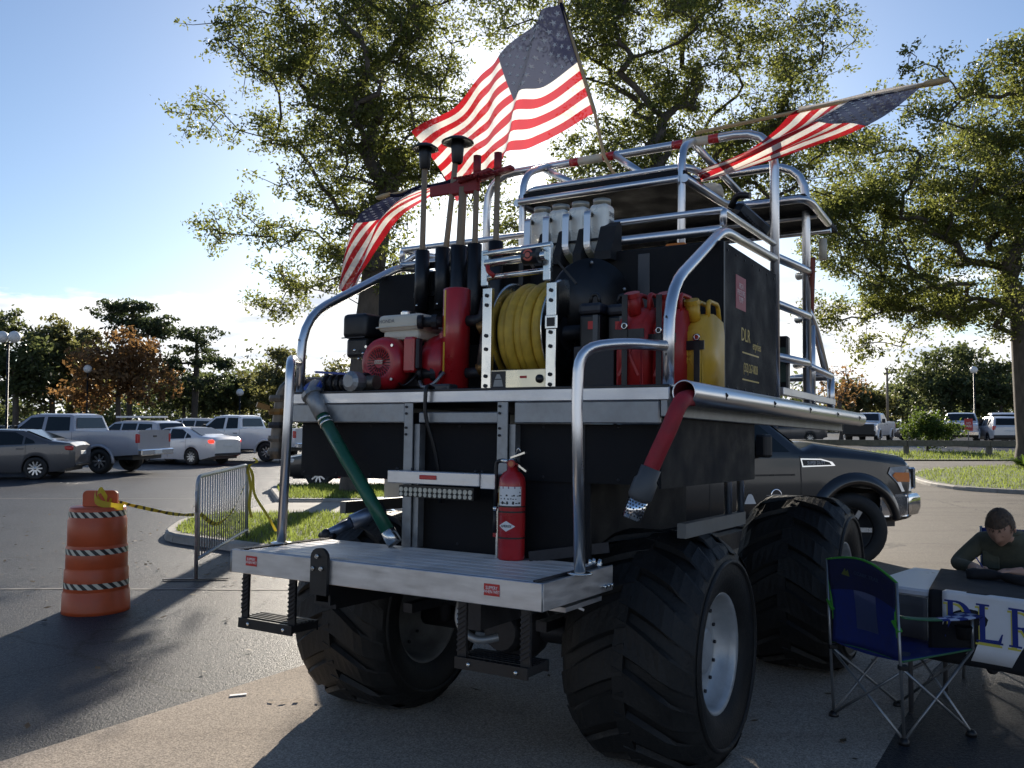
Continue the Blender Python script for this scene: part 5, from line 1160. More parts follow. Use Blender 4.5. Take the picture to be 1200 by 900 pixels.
for s in (-1, 1):
    sh = vt(mp_(s * .165, .22, .91), .068, upc); el = vt(mp_(s * .30, .33, .76), .052, sh); wr = vt(mp_(s * .17, .52, .785), .034, el); hd = vt(mp_(s * .10, .58, .783), (.036, .016), wr)
    HANDS.append(hd)
    for k in range(4):
        L_ = (.065, .078, .074, .058)[k]; o_ = (k - 1.5) * .017
        f0 = vt(mp_(s * .075 + o_ * .5, .615 + o_ * s * .3, .788), .0088, hd); f1_ = vt(mp_(s * .055 + o_ * .6, .615 + L_ * .55, .790), .0082, f0); vt(mp_(s * .045 + o_ * .6, .615 + L_ * .95, .774), .0072, f1_)
    t0 = vt(mp_(s * .055, .575, .792), .0105, hd); vt(mp_(s * .035, .61, .785), .0088, t0)
    hip = vt(mp_(s * .10, .06, .47), .085, pel); kn = vt(mp_(s * .14, .46, .48), .062, hip); an = vt(mp_(s * .14, .02, .11), .045, kn); vt(mp_(s * .15, .16, .05), .042, an)
me = skin_body('body', V, Ed, pel, None, MAN)
# head joined to the neck in the same mesh
bmh = bmesh.new(); bmh.from_mesh(me)
hc = mp_(0, .445, 1.035); up_ = (RZ * .78 + fw * .62).normalized(); fc = (fw * .78 - RZ * .62).normalized(); rr2 = fc.cross(up_)
HMx = Matrix((rt, fc, up_)).transposed().to_4x4(); HMx.translation = hc
g = bmesh.ops.create_uvsphere(bmh, u_segments=28, v_segments=20, radius=1.0)
for v in g['verts']:
    x, y, z = v.co; q = Vector((x * .076, y * .097, z * .118))
    if z < 0: q.x *= 1 - .28 * (-z) ** 1.5; q.y *= 1 - .10 * (-z); q.y += .012 * (-z)
    if y > .2 and abs(x) < .9:                                   # brow, sockets, nose, mouth, chin
        e = lambda cx, cz, sx, sz, a: a * math.exp(-((x - cx) / sx) ** 2 - ((z - cz) / sz) ** 2)
        q.y += e(0, -.12, .13, .20, .024) + e(0, -.22, .16, .08, .010) - e(.36, .06, .17, .10, .012) - e(-.36, .06, .17, .10, .012) + e(0, .18, .7, .08, .006) - e(0, -.46, .30, .05, .006) + e(0, -.40, .25, .05, .004) + e(0, -.80, .3, .15, .012)
    v.co = HMx @ q
for s in (-1, 1):
    ge = bmesh.ops.create_uvsphere(bmh, u_segments=10, v_segments=8, radius=1.0)
    for v in ge['verts']: v.co = HMx @ Vector((s * .078 + v.co.x * .008, -.005 + v.co.y * .018, -.012 + v.co.z * .030))
    ge = bmesh.ops.create_uvsphere(bmh, u_segments=8, v_segments=6, radius=.0115)
    for v in ge['verts']: v.co = HMx @ (v.co + Vector((s * .030, .078, .008)))
B_ = BASE[MAN.name]
for f in bmh.faces:
    c_ = f.calc_center_median(); rel = c_ - MC; fz = c_.z; ff = rel.dot(fw); f.smooth = True
    head = (c_ - hc).length < .145 and ff > .335
    hand = min((c_ - V[i][0]).length for i in HANDS) < .055 or (ff > .57 and fz < .83)
    f.material_index = 1 if (head or (hand and fz > .74)) else (2 if fz < .54 else 0)
bmh.transform(B_); mb = bpy.data.meshes.new('body'); bmh.to_mesh(mb); bmh.free()
for m_ in (OLV, SKIN, TRS): mb.materials.append(m_)
bo = bpy.data.objects.new('body', mb); COL.objects.link(bo); bo.parent = MAN
bmr = bmesh.new(); g = bmesh.ops.create_uvsphere(bmr, u_segments=36, v_segments=26, radius=1.0); rg = random.Random(5)
for v in list(bmr.verts):
    x, y, z = v.co; k = 1.07 + .035 * math.sin(23 * x + 9 * z) * math.cos(17 * y) + rg.uniform(-.02, .02)
    if z < -.35 - .1 * y or (y > .45 and z < .42) or (y > .1 and z < -.05): v.tag = True
    v.co = HMx @ Vector((x * .077 * k, y * .097 * k - .003, z * .117 * k + .004))
bmesh.ops.delete(bmr, geom=[v for v in bmr.verts if v.tag], context='VERTS')
for f in bmr.faces: f.smooth = True
bmr.transform(B_); mh = bpy.data.meshes.new('hair'); bmr.to_mesh(mh); bmr.free(); mh.materials.append(HAIR); ho = bpy.data.objects.new('hair', mh); COL.objects.link(ho); ho.parent = MAN
b = MB(); rg = random.Random(8)      # short tufts that break up the hair line
for k in range(620):
    a = rg.uniform(0, 2 * math.pi); z = rg.uniform(-.3, 1); rr_h = math.sqrt(max(0, 1 - z * z)); x, y = rr_h * math.cos(a), rr_h * math.sin(a)
    if z < -.30 - .1 * y or (y > .45 and z < .38) or (y > .15 and z < .0): continue
    p = Vector((x * .081, y * .102 - .003, z * .123 + .004)); nn = Vector((x, y, z)).normalized(); tg_ = (Vector((rg.uniform(-.6, .6), .9, -.3 + rg.uniform(-.5, .3)))); tg_ = (tg_ - nn * tg_.dot(nn)).normalized(); sd_v = nn.cross(tg_)
    q1 = p + tg_ * rg.uniform(.012, .026) + nn * rg.uniform(.0, .007); b.poly([HMx @ (p - sd_v * .003), HMx @ (p + sd_v * .003), HMx @ q1])
b.build('hair_tufts', HAIR, ho, recalc=False)
b = MB(); b.tube([mp_(-.07, .24, .985), mp_(-.05, .31, .985), mp_(0, .345, .975), mp_(.05, .31, .985), mp_(.07, .24, .985)], .018, 8); b.build('collar', OLV, MAN)
b = MB(); b.box(mp_(.10, .28, .80), (.10, .015, .11), rot=Matrix((rt, fw, RZ)).transposed(), bev=.006); b.build('chest_pocket', OLV, MAN)
b = MB(); b.tube([mp_(.06, .62, .80), mp_(.085, .655, .86)], .004, 6); solo(b, 'pen', BLUEP, 'thin blue pen in the hand of the seated person', 'pen', tuple(mp_(.06, .62, .80)))
# his blue chair back
SC = thing('folding_chair', 'blue folding chair on which the person sits behind the table', 'chair', tuple(mp_(0, -.1, 0)))
b = MB(); b.grid([[mp_(.29 * u, -.22 - .05 * (1 - u * u), z) for z in (.45, .62, .80, .95)] for u in np.linspace(-1, 1, 10)]); k_ = b.build('back_panel', BLC, SC); sm_ = k_.modifiers.new('thick', 'SOLIDIFY'); sm_.thickness = .008
b = MB(); b.grid([[mp_(.27 * u, v, .39 - .02 * (1 - u * u)) for v in (-.22, 0, .22)] for u in np.linspace(-1, 1, 8)]); k_ = b.build('seat_panel', BLC, SC); sm_ = k_.modifiers.new('thick', 'SOLIDIFY'); sm_.thickness = .008
for s in (-1, 1):
    b = MB(); b.tube([mp_(s * .29, -.24, .0), mp_(s * .29, -.22, .96)], .010, 8); b.build('leg', CHF, SC)
    b = MB(); b.tube([mp_(s * .29, .24, .0), mp_(s * .28, .22, .40)], .010, 8); b.build('leg', CHF, SC)

# ------------------------------------------------------------------ vehicles
TYRE2 = mat('car_tyre', (.018, .018, .018), .7, 0, .3, 12); ALLOY = mat('alloy_wheel', (.55, .56, .57), .3, .85, .1, 12); TRIM = mat('car_trim_black', (.015, .015, .016), .45, 0, .2)
def paint(name, c): return mat(name, c, .30, .15, .04, 2, coat=.7, rvary=.04, dirt=.12)
def lerp(tab, s):
    for (a, va), (b_, vb) in zip(tab, tab[1:]):
        if s <= b_: return va + (vb - va) * max(0, (s - a)) / max(1e-6, b_ - a)
    return tab[-1][1]
def car(name, label, cat, loc, heading, sp, group):
    """sp: L,W, top (station,height), belt (station,height), sill, wheels (stations), wr, arch, plan (station,halfwidth), roofin, glass list"""
    F = Matrix.Translation(loc) @ Matrix.Rotation(heading, 4, 'Z')     # local: x right, y forward, z up; station s runs from the nose back
    t = thing(name, label, cat, (0, 0, 0), F, group); L = sp['L']
    Y = lambda s: L / 2 - s
    pm = sp['paint']; bed = sp.get('bed'); wr, ar = sp['wr'], sp['arch']
    def top_(s): return lerp(sp['top'], s)
    def belt(s): return min(lerp(sp['belt'], s), top_(s))
    def hw(s): return lerp(sp['plan'], s)
    def bot(s):
        z = lerp(sp['sill'], s)
        for w in sp['wheels']:
            d = abs(s - w)
            if d < ar: z = max(z, wr + math.sqrt(max(0, ar * ar - d * d)))
        return z
    def side(s, z):    # half width of the skin at height z
        zb, zt, W_ = belt(s), top_(s), hw(s)
        if z <= zb: 
            k = (z - .3) / max(.1, zb - .3); return W_ * (.955 + .045 * math.sin(math.pi * min(1, max(0, k * .72 + .12))))
        k = min(1.2, (z - zb) / max(.05, sp['roof'] - .05 - zb)); return W_ * .9766 - (sp['roofin'] + .02) * k
    st = sorted(set([round(x, 3) for x in list(np.linspace(0, L, int(L / .14))) + [p[0] for p in sp['top']] + [q for w in sp['wheels'] for q in list(np.linspace(w - ar + .001, w + ar - .001, 17)) + [w - ar - .004, w + ar + .004]] + ([bed[0], bed[0] + .012, bed[1], bed[1] - .012] if bed else []) if -1e-6 <= x <= L + 1e-6]))
    rows = []
    for s in st:
        zb0, zbt, zt = bot(s), belt(s), top_(s); pts = []
        zs = [zb0] + [zb0 + (zbt - zb0) * k for k in (.12, .35, .6, .82, .94)] + [zbt]
        half = [(side(s, z) * (1 if i else .985), z) for i, z in enumerate(zs)]
        if bed and bed[0] < s < bed[1]:
            w_ = side(s, zbt); zf = sp['bedz']; half += [(w_ - .03, zbt + .015), (w_ - .10, zbt + .012), (w_ - .12, zf), (w_ * .5, zf), (0, zf)]
        else:
            wt = side(s, max(zbt + .001, zt - .05)); ex = zt - zbt
            if ex > .12: half += [(wt + .004, zt - .055), (wt - .03, zt - .018), (wt - .12, zt), (wt * .5, zt + .014), (0, zt + .018)]
            else: half += [(wt - .012, zbt + ex * .4 + .006), (wt - .05, zbt + ex * .75 + .014), (wt - .14, zt + .02), (wt * .5, zt + .034), (0, zt + .04)]
        row = [Vector((x, Y(s), z)) for x, z in half]; rows.append([Vector((-p.x, p.y, p.z)) for p in row[:0:-1]][::1] if 0 else row)
    b = MB()
    full = []
    for row in rows: full.append([Vector((-p.x, p.y, p.z)) for p in row[:-1]] + [row[-1]] + row[-2::-1])
    b.grid(full, smooth=True); b.poly(full[0][::-1]); b.poly(full[-1])
    body = b.build('body', pm, t)
    for p_ in body.data.polygons: p_.use_smooth = True
    es = body.modifiers.new('es', 'EDGE_SPLIT'); es.split_angle = R(32)
    b = MB(); b.span(-hw(L / 2) * .86, hw(L / 2) * .86, Y(L - .25), Y(.25), .22 + sp.get('lift', 0), .62 + sp.get('lift', 0)); b.build('underbody', TRIM, t)
    # glass
    def pane(nm, poly, sd):
        bb = MB(); pts = [Vector((sd * (side(s, z) + .006), Y(s), z)) for s, z in poly]; cen = sum(pts, Vector()) / len(pts)
        for a, c in zip(pts, pts[1:] + pts[:1]): bb.poly([a, c, cen])
        g = bb.build(nm, GLASS, t); return g
    for poly in sp['side_glass']:
        for sd in (-1, 1): pane('side_window', poly, sd)
    for nm, s0, s1, ins in sp['end_glass']:
        a, c = Vector((0, Y(s0), top_(s0))), Vector((0, Y(s1), top_(s1))); dd = c - a; nrm = Vector((0, -dd.z, dd.y)); 
        if nrm.z < 0: nrm = -nrm
        nrm.normalize(); o = nrm * .028
        def w_at(s): return side(s, top_(s) - .03) - ins
        b = MB(); b.poly([Vector((-w_at(s0), a.y, a.z)) + o, Vector((w_at(s0), a.y, a.z)) + o, Vector((w_at(s1), c.y, c.z)) + o, Vector((-w_at(s1), c.y, c.z)) + o]); b.build(nm, GLASS, t)
    # wheels
    for w in sp['wheels']:
        for sd in (-1, 1):
            xo = sd * (hw(w) * .985); tw = sp.get('tw', .21); q = bpy.data.objects.new('wheel', None); COL.objects.link(q); q.parent = t
            b = MB(); rr = sp['rim']; b.lathe([(rr, -tw / 2), (wr * .93, -tw / 2), (wr * .985, -tw * .38), (wr, -tw * .2), (wr, tw * .2), (wr * .985, tw * .38), (wr * .93, tw / 2), (rr, tw / 2)], (xo - sd * tw / 2, Y(w), wr), (sd, 0, 0), 30, closed=True)
            b.build('tyre', TYRE2, q)
            b = MB(); c0 = (xo - sd * tw * .5, Y(w), wr); b.lathe([(rr, -.06), (rr, .095), (rr * .93, .10), (rr * .88, .06), (rr * .3, .04), (0, .045)], c0, (sd, 0, 0), 24); b.mi = 1
            n = sp.get('spokes', 6)
            for k in range(n):
                a = 2 * math.pi * k / n; b.bar((xo - sd * tw * .5 + sd * .085, Y(w) + rr * .22 * math.cos(a), wr + rr * .22 * math.sin(a)), (xo - sd * tw * .5 + sd * .095, Y(w) + rr * .93 * math.cos(a), wr + rr * .93 * math.sin(a)), rr * .19, .03, up=(1, 0, 0))
            b.lathe([(0, .10), (rr * .28, .10), (rr * .3, .05)], c0, (sd, 0, 0), 12); b.build('rim', [TRIM, ALLOY], q)
            if sp.get('steer') and w == sp['wheels'][0]:
                cc = Vector((xo - sd * tw / 2, Y(w), wr)); q.matrix_local = Matrix.Translation(cc) @ Matrix.Rotation(sp['steer'], 4, 'Z') @ Matrix.Translation(-cc)
    # lamps, bumpers, trim
    for nm, m, x0, x1, s0, s1, z0, z1 in sp['blocks']:
        for sd in ((-1, 1) if x0 >= 0 else (1,)):
            b = MB(); b.span(sd * x0, sd * x1, Y(s0), Y(s1), z0, z1, bev=min(.03, abs(x1 - x0) * .3, abs(s1 - s0) * .3, abs(z1 - z0) * .3), seg=2); b.build(nm, m, t)
    for s, z in sp.get('handles', []):
        for sd in (-1, 1): b = MB(); b.box((sd * (side(s, z) + .012), Y(s), z), (.025, .20, .03), bev=.008); b.build('door_handle', sp.get('hm', pm), t)
    for s in sp.get('seams', []):
        for sd in (-1, 1):
            b = MB(); zs = np.linspace(bot(s) + .06, belt(s) - .01, 6)
            b.grid([[Vector((sd * (side(s, z) + .0035), Y(s - .005), z)), Vector((sd * (side(s, z) + .0035), Y(s + .005), z))] for z in zs]); b.build('door_seam', TRIM, t)
    s, z = sp['mirror']
    for sd in (-1, 1):
        b = MB(); b.box((sd * (side(s, z) + .12), Y(s), z + .06), (.20, .11, sp.get('mh', .15)), bev=.03, seg=2); b.build('wing_mirror', sp.get('mm', pm), t)
    if sp.get('flare'):
        for w in sp['wheels']:
            for sd in (-1, 1):
                b = MB(); P = []
                for a in np.linspace(-.12, math.pi + .12, 22):
                    s_ = w - (ar + .03) * math.cos(a); z_ = wr + (ar + .03) * math.sin(a); P.append(Vector((sd * (side(min(L, max(0, s_)), max(.35, z_)) + .008), Y(s_), z_)))
                b.tube(P, .052, 8); b.build('wheel_flare', pm, t)
    return t, side, Y
def sedan(paint_m, tail, L=4.65):
    return dict(L=L, W=1.8, paint=paint_m, roof=1.45, roofin=.20, wr=.325, arch=.37, rim=.215, spokes=10, lift=0,
        top=[(0, .66), (.12, .74), (.9, .90), (1.15, .96), (2.05, 1.42), (2.5, 1.455), (3.2, 1.43), (4.02, 1.10), (4.5, 1.04), (L, .94)],
        belt=[(0, .66), (.12, .74), (1.1, .93), (2.5, .97), (3.9, 1.04), (4.5, 1.03), (L, .93)], sill=[(0, .30), (.5, .22), (4.1, .22), (L, .36)],
        plan=[(0, .66), (.15, .78), (.6, .875), (1.2, .90), (3.6, .90), (4.2, .86), (4.55, .76), (L, .70)], wheels=[.92, 3.62],
        side_glass=[[(1.45, .985), (2.05, 1.36), (2.38, 1.385), (2.38, .995)], [(2.46, .995), (2.46, 1.385), (3.0, 1.37), (3.25, 1.25), (3.25, 1.02)], [(3.31, 1.03), (3.31, 1.23), (3.55, 1.12), (3.6, 1.05)]],
        end_glass=[('windscreen', 1.2, 2.0, .10), ('rear_window', 3.25, 3.98, .10)], mirror=(1.6, .97), handles=[(2.3, .86), (3.2, .89)], seams=[1.42, 2.42, 3.35],
        blocks=[('tail_lamp', tail, .38, .80, 4.30, 4.60, .84, .97), ('headlamp', LAMPW, .45, .80, .06, .38, .62, .74), ('number_plate', PRINTW, -.24, .24, L - .02, L + .012, .70, .81), ('bumper_trim', TRIM, -.70, .70, L - .08, L + .02, .36, .46), ('grille', TRIM, -.55, .55, -.01, .06, .42, .56)])
def pickup(paint_m, crew=True, L=6.1, bumper=CHROME, tailm=REFL, rack=False):
    cab = .55 if crew else .25
    e = 3.30 + cab
    return dict(L=L, W=2.03, paint=paint_m, roof=1.93, roofin=.17, wr=.40, arch=.475, rim=.24, spokes=8, tw=.27, lift=.22,
        top=[(0, 1.0), (.05, 1.16), (.25, 1.24), (1.35, 1.33), (1.55, 1.36), (2.2, 1.88), (2.5, 1.93), (e - .25, 1.92), (e - .12, 1.88), (e, 1.36), (L, 1.36)],
        belt=[(0, 1.0), (.05, 1.15), (.3, 1.20), (1.4, 1.29), (2.2, 1.31), (e, 1.36), (L, 1.36)], sill=[(0, .55), (.4, .50), (4.6, .52), (L, .62)],
        plan=[(0, .86), (.12, .95), (.5, 1.0), (L - .3, 1.0), (L, .985)], wheels=[1.05, 4.75], bed=(e + .06, L - .05), bedz=.95, flare=True,
        side_glass=[[(1.75, 1.345), (2.25, 1.80), (2.72, 1.83), (2.72, 1.36)], [(2.84, 1.37), (2.84, 1.83), (e - .22, 1.82), (e - .14, 1.38)]],
        end_glass=[('windscreen', 1.62, 2.16, .10), ('rear_window', e - .10, e - .02, .16)], mirror=(1.85, 1.36), mh=.26, mm=TRIM, handles=[(2.6, 1.16), (3.3, 1.18)], hm=TRIM, seams=[1.62, 2.78, e - .05],
        blocks=[('tail_lamp', tailm, .86, 1.0, L - .10, L + .01, .98, 1.28), ('rear_bumper', bumper, -.97, .97, L - .01, L + .14, .58, .78), ('front_bumper', bumper, -.96, .96, -.16, .10, .55, .80), ('headlamp', LAMPW, .62, .93, -.02, .14, .94, 1.14), ('grille', TRIM, -.58, .58, -.03, .06, .86, 1.16), ('number_plate', PRINTW, -.22, .22, L + .14, L + .155, .62, .74), ('tailgate_handle', TRIM, -.10, .10, L, L + .02, 1.16, 1.22)])
def suv(paint_m, L=4.8, H=1.78):
    return dict(L=L, W=1.92, paint=paint_m, roof=H, roofin=.17, wr=.36, arch=.42, rim=.23, spokes=6, tw=.24, lift=.1,
        top=[(0, .85), (.06, .98), (.3, 1.05), (1.15, 1.14), (1.3, 1.17), (2.0, H - .06), (2.4, H), (L - .7, H - .02), (L - .42, H - .10), (L - .10, 1.15), (L, 1.05)],
        belt=[(0, .85), (.06, .97), (.3, 1.02), (1.2, 1.10), (L - .3, 1.15), (L - .1, 1.13), (L, 1.04)], sill=[(0, .42), (.4, .34), (L - .6, .36), (L, .46)],
        plan=[(0, .78), (.12, .88), (.5, .95), (L - .6, .95), (L - .1, .88), (L, .84)], wheels=[.95, L - 1.0],
        side_glass=[[(1.45, 1.14), (2.02, H - .13), (2.45, H - .11), (2.45, 1.16)], [(2.54, 1.16), (2.54, H - .11), (3.35, H - .11), (3.35, 1.18)], [(3.44, 1.18), (3.44, H - .12), (L - .62, H - .14), (L - .50, 1.20)]],
        end_glass=[('windscreen', 1.36, 1.96, .10), ('rear_window', L - .40, L - .13, .12)], mirror=(1.6, 1.14), handles=[(2.35, 1.02), (3.25, 1.04)], hm=TRIM, seams=[1.4, 2.5, 3.4],
        blocks=[('tail_lamp', REFL, .74, .91, L - .16, L + .0, .92, 1.16), ('headlamp', LAMPW, .52, .85, -.01, .16, .80, .95), ('grille', TRIM, -.48, .48, -.02, .06, .72, .92), ('bumper_trim', TRIM, -.86, .86, L - .12, L + .03, .44, .62), ('front_trim', TRIM, -.80, .80, -.04, .10, .42, .58), ('number_plate', PRINTW, -.25, .25, L - .005, L + .012, .80, .92)])
GREYC = paint('grey_car_paint', (.085, .082, .085)); SILV = paint('silver_paint', (.36, .36, .40)); WHT = paint('white_car_paint', (.70, .70, .71)); DKG = paint('dark_grey_pickup_paint', (.011, .011, .013)); PALE = paint('pale_silver_paint', (.48, .48, .50))
G = 'vehicles in the car park'
def cpos(px, py, hdg, s_from_nose, L, side_off):
    """ground point of a wheel on the near side -> centre of the car"""
    return None
def place(gp, hdg, L, s_w, off):
    """gp: where a visible wheel touches the ground; s_w its station; off: signed sideways offset of that wheel"""
    f = Vector((-math.sin(hdg), math.cos(hdg), 0)); r = Vector((math.cos(hdg), math.sin(hdg), 0)); p = Vector((gp[0], gp[1], 0))
    q = p - f * (L / 2 - s_w) - r * off; q.z = gz(q.x, q.y); return q
HL = R(100)     # cars on the left point left and a little away
car('parked_sedan', 'dark grey saloon at the left edge, tail lamp red, nose out of view', 'car', place((-13.760, 25.492), R(99), 4.65, 3.62, -.80), R(99), sedan(GREYC, REFL), G)
car('pickup_truck', 'silver crew cab pickup behind the dark grey saloon', 'pickup', place((-13.228, 28.362), R(82), 6.1, 4.75, -.85), R(82), pickup(SILV), G)
t_, sd_, Y_ = car('parked_suv', 'silver wagon with a roof rack standing behind the silver pickup bed', 'car', place((-15.313, 36.614), R(66), 4.8, 3.8, -.85), R(66), suv(PALE, 4.8, 1.70), G)
for x in (-.55, .55):
    b = MB(); b.cyl((x, -.9, 1.72), (x, -.9, 1.83), .02, n=6); b.cyl((x, .2, 1.72), (x, .2, 1.83), .02, n=6); b.build('rack_leg', TRIM, t_)
b = MB()
for k in range(6): b.span(-.65, .65, -1.1 + k * .28, -1.04 + k * .28, 1.831, 1.87)
b.span(-.68, -.6505, -1.15, .40, 1.825, 1.90); b.span(.6505, .68, -1.15, .40, 1.825, 1.90); b.build('roof_rack', WHITEP, t_)
car('parked_suv', 'pale sport utility behind the white saloon, dark rear window', 'car', place((-14.746, 41.834), R(62), 4.9, 3.9, -.85), R(62), suv(PALE, 4.9, 1.82), G)
car('parked_sedan', 'white saloon with its tail lamps lit between the silver and white pickups', 'car', place((-12.336, 33.803), R(66), 4.85, 3.62, -.80), R(66), sedan(WHT, mat('lit_tail_lamp', (.6, .02, .02), .2, 0, .1, 30, emit=(1, .04, .02, 1.2)), 4.65) | {'L': 4.65}, G)
car('pickup_truck', 'white pickup partly hidden by the left hand rail', 'pickup', place((-10.173, 36.614), R(74), 6.1, 4.75, -.85), R(74), pickup(WHT, crew=False), G)
car('parked_sedan', 'small pale car roof peeping between the white saloon and white pickup', 'car', (-15.6, 49.5, 0), R(40), sedan(PALE, REFL), G)
car('parked_sedan', 'dark car far left behind the silver pickup cab', 'car', (-27.0, 46.0, 0), R(95), sedan(GREYC, REFL), G)
def far(px, y): 
    x = (px - 600) / 1030 * y; return Vector((x, y, gz(x, y)))
t_, a_, b_ = car('pickup_truck', 'white pickup with a dark brush guard facing us on the right', 'pickup', far(1019, 57), R(146), pickup(WHT, crew=False, bumper=TRIM), G)
b = MB(); b.span(-.90, .90, 3.06, 3.22, .55, 1.22, bev=.03); b.build('brush_guard', TRIM, t_)
car('pickup_truck', 'white pickup beyond the round bush', 'pickup', far(1126, 56), R(152), pickup(WHT), G)
car('parked_suv', 'white sport utility seen from behind at the right edge', 'car', far(1168, 54), R(-12), suv(WHT, 4.5, 1.72), G)
car('parked_suv', 'white sport utility with a roof bar behind the rearmost white one', 'car', far(1172, 61), R(-24), suv(WHT, 4.9, 1.95), G)
car('parked_sedan', 'dark car seen under the side tube far beyond the buggy', 'car', far(925, 58), R(70), sedan(GREYC, REFL), G)
car('parked_sedan', 'dark car half hidden behind the round bush', 'car', far(1085, 62), R(75), sedan(GREYC, REFL), G)
# the big dark pickup right behind the buggy
sp = pickup(DKG); sp['wr'] = .43; sp['arch'] = .53; sp['rim'] = .27; sp['spokes'] = 6; sp['mirror'] = (2.15, 1.36); sp['tw'] = .29; sp['wheels'] = [.90, 4.75]; sp['flare'] = False; sp['steer'] = R(-24)
h0 = R(-74); P0 = place((3.953, 10.389), h0, 6.1, .90, .86)
sp['blocks'] = [k for k in sp['blocks'] if k[0] not in ('headlamp', 'front_bumper', 'grille')]
sp['top'][0:4] = [(0, 1.02), (.04, 1.18), (.14, 1.26), (1.35, 1.42)]; sp['belt'][0:4] = [(0, 1.0), (.04, 1.15), (.2, 1.20), (1.4, 1.31)]
t_, sd_, Y_ = car('pickup_truck', 'dark grey pickup with a chrome bumper just beyond the buggy', 'pickup', P0, h0, sp, G)
b = MB(); prof = [(.06, .56), (-.07, .58), (-.11, .66), (-.11, .78), (-.06, .83), (.06, .83)]
xs_ = np.linspace(-1, 1, 17); rows = []
for u in xs_:
    x = 1.0 * u; bk_ = .30 * max(0, abs(u) - .88) / .12
    rows.append([Vector((x, Y_(s_ + bk_), z)) for s_, z in prof])
b.grid(rows); b.poly(rows[0]); b.poly(rows[-1][::-1])
b.span(.975, 1.0, Y_(.56), Y_(.16), .57, .82, bev=.02); b.span(-1.0, -.975, Y_(.56), Y_(.16), .57, .82, bev=.02)
BB = b.build('front_bumper', CHROME, t_)
for s in (-1, 1):
    b = MB(); b.box((s * .80, Y_(-.085), .69), (.16, .05, .12), rot=Matrix.Rotation(s * -.25, 3, 'Z'), bev=.02); b.build('fog_lamp', TRIM, BB)
    b = MB(); ol = [(.05, .86), (.02, 1.12), (.12, 1.16), (.40, 1.15), (.44, 1.08), (.30, .96), (.24, .86)]
    pts = [Vector((s * (sd_(max(.0, q), z) + .012), Y_(q), z)) for q, z in ol]; cen = sum(pts, Vector()) / len(pts)
    for a, c in zip(pts, pts[1:] + pts[:1]): b.poly([a, c, cen])
    HLp = b.build('headlamp', mat('headlamp_clear', (.50, .52, .54), .08, .2, .1, 20, coat=.8), t_)
    b = MB(); ol = [(.10, .97), (.10, 1.08), (.34, 1.09), (.38, 1.05), (.30, .98)]
    pts = [Vector((s * (sd_(max(.0, q), z) + .018), Y_(q), z)) for q, z in ol]; cen = sum(pts, Vector()) / len(pts)
    for a, c in zip(pts, pts[1:] + pts[:1]): b.poly([a, c, cen])
    b.build('indicator_lens', ORANGE, HLp)
    b = MB(); b.span(s * .64, s * .90, Y_(.03), Y_(-.04), .88, 1.14, bev=.02); b.build('lamp_housing', CHROME, HLp)
    # flared arch lip and hood edge
    b = MB(); rows = []
    for a in np.linspace(.20, math.pi - .10, 26):
        row = []
        for k, (dr, dx) in enumerate(((.0, .0), (.0, .055), (.05, .065), (.11, .035), (.14, .0))):
            s_ = .90 - (.53 + dr) * math.cos(a); z_ = .43 + (.53 + dr) * math.sin(a); row.append(Vector((s * (sd_(min(6, max(.02, s_)), min(1.18, max(.4, z_))) + dx), Y_(s_), z_)))
        rows.append(row)
    b.grid(rows); b.build('wheel_flare', DKG, t_)
    b = MB(); b.span(s * .995, s * 1.0, Y_(1.50), Y_(1.14), 1.20, 1.275, bev=.002)
    pts = [(1.60, 1.17), (1.62, 1.27), (1.35, 1.262), (1.20, 1.225), (1.16, 1.18)]; b = MB(); P3 = [Vector((s * (sd_(q, z) + .006), Y_(q), z)) for q, z in pts]; b.poly(P3); vt_ = b.build('fender_vent', CHROME, t_)
    b = MB(); P3 = [Vector((s * (sd_(q, z) + .009), Y_(q), z)) for q, z in [(1.585, 1.185), (1.60, 1.255), (1.36, 1.25), (1.24, 1.222), (1.21, 1.19)]]; b.poly(P3); b.build('vent_mesh', TRIM, vt_)
    b = MB(); c_ = Vector((s * (sd_(1.95, .86) + .004), Y_(1.95), .86)); b.lathe([(.055, 0), (.065, .006), (.072, 0)], c_, (s, 0, 0), 20); b.box(c_ + Vector((s * .003, 0, 0)), (.006, .26, .006)); b.box(c_ + Vector((s * .003, 0, -.005)), (.006, .09, .03)); b.build('door_emblem', CHROME, t_)
    b = MB(); P3 = [Vector((s * (sd_(q, z) + .005), Y_(q), z)) for q, z in [(2.36, .77), (2.32, .86), (2.30, .88), (2.27, .88), (2.25, .86), (2.21, .77)]]; b.poly(P3); b.build('white_decal', PRINTW, t_)
    b = MB(); b.grid([[Vector((s * (sd_(q, 1.085) + .004), Y_(q), z)) for z in (1.075, 1.095)] for q in np.linspace(1.7, 3.7, 12)]); b.build('body_crease', mat('crease_dark', (.02, .02, .022), .3, .2), t_)
text_part('vent_lettering', 'SUPER DUTY', .055, axes((sd_(1.42, 1.22) + .013, Y_(1.42), 1.215), (0, -1, 0) if False else (0, 1, 0), RZ), LAMPW, t_, sx=.75)
b = MB()
for k in range(3): b.span(-.60, .60, Y_(.02), Y_(-.06), .90 + k * .09, .95 + k * .09, bev=.01)
b.build('grille', CHROME, t_)
b = MB(); b.grid([[Vector((x, Y_(s_), lerp(sp['top'], s_) + .052 + .012 * (1 - (abs(x) / .55) ** 2))) for s_ in np.linspace(.16, 1.30, 8)] for x in np.linspace(-.55, .55, 9)]); b.build('hood_bulge', DKG, t_)
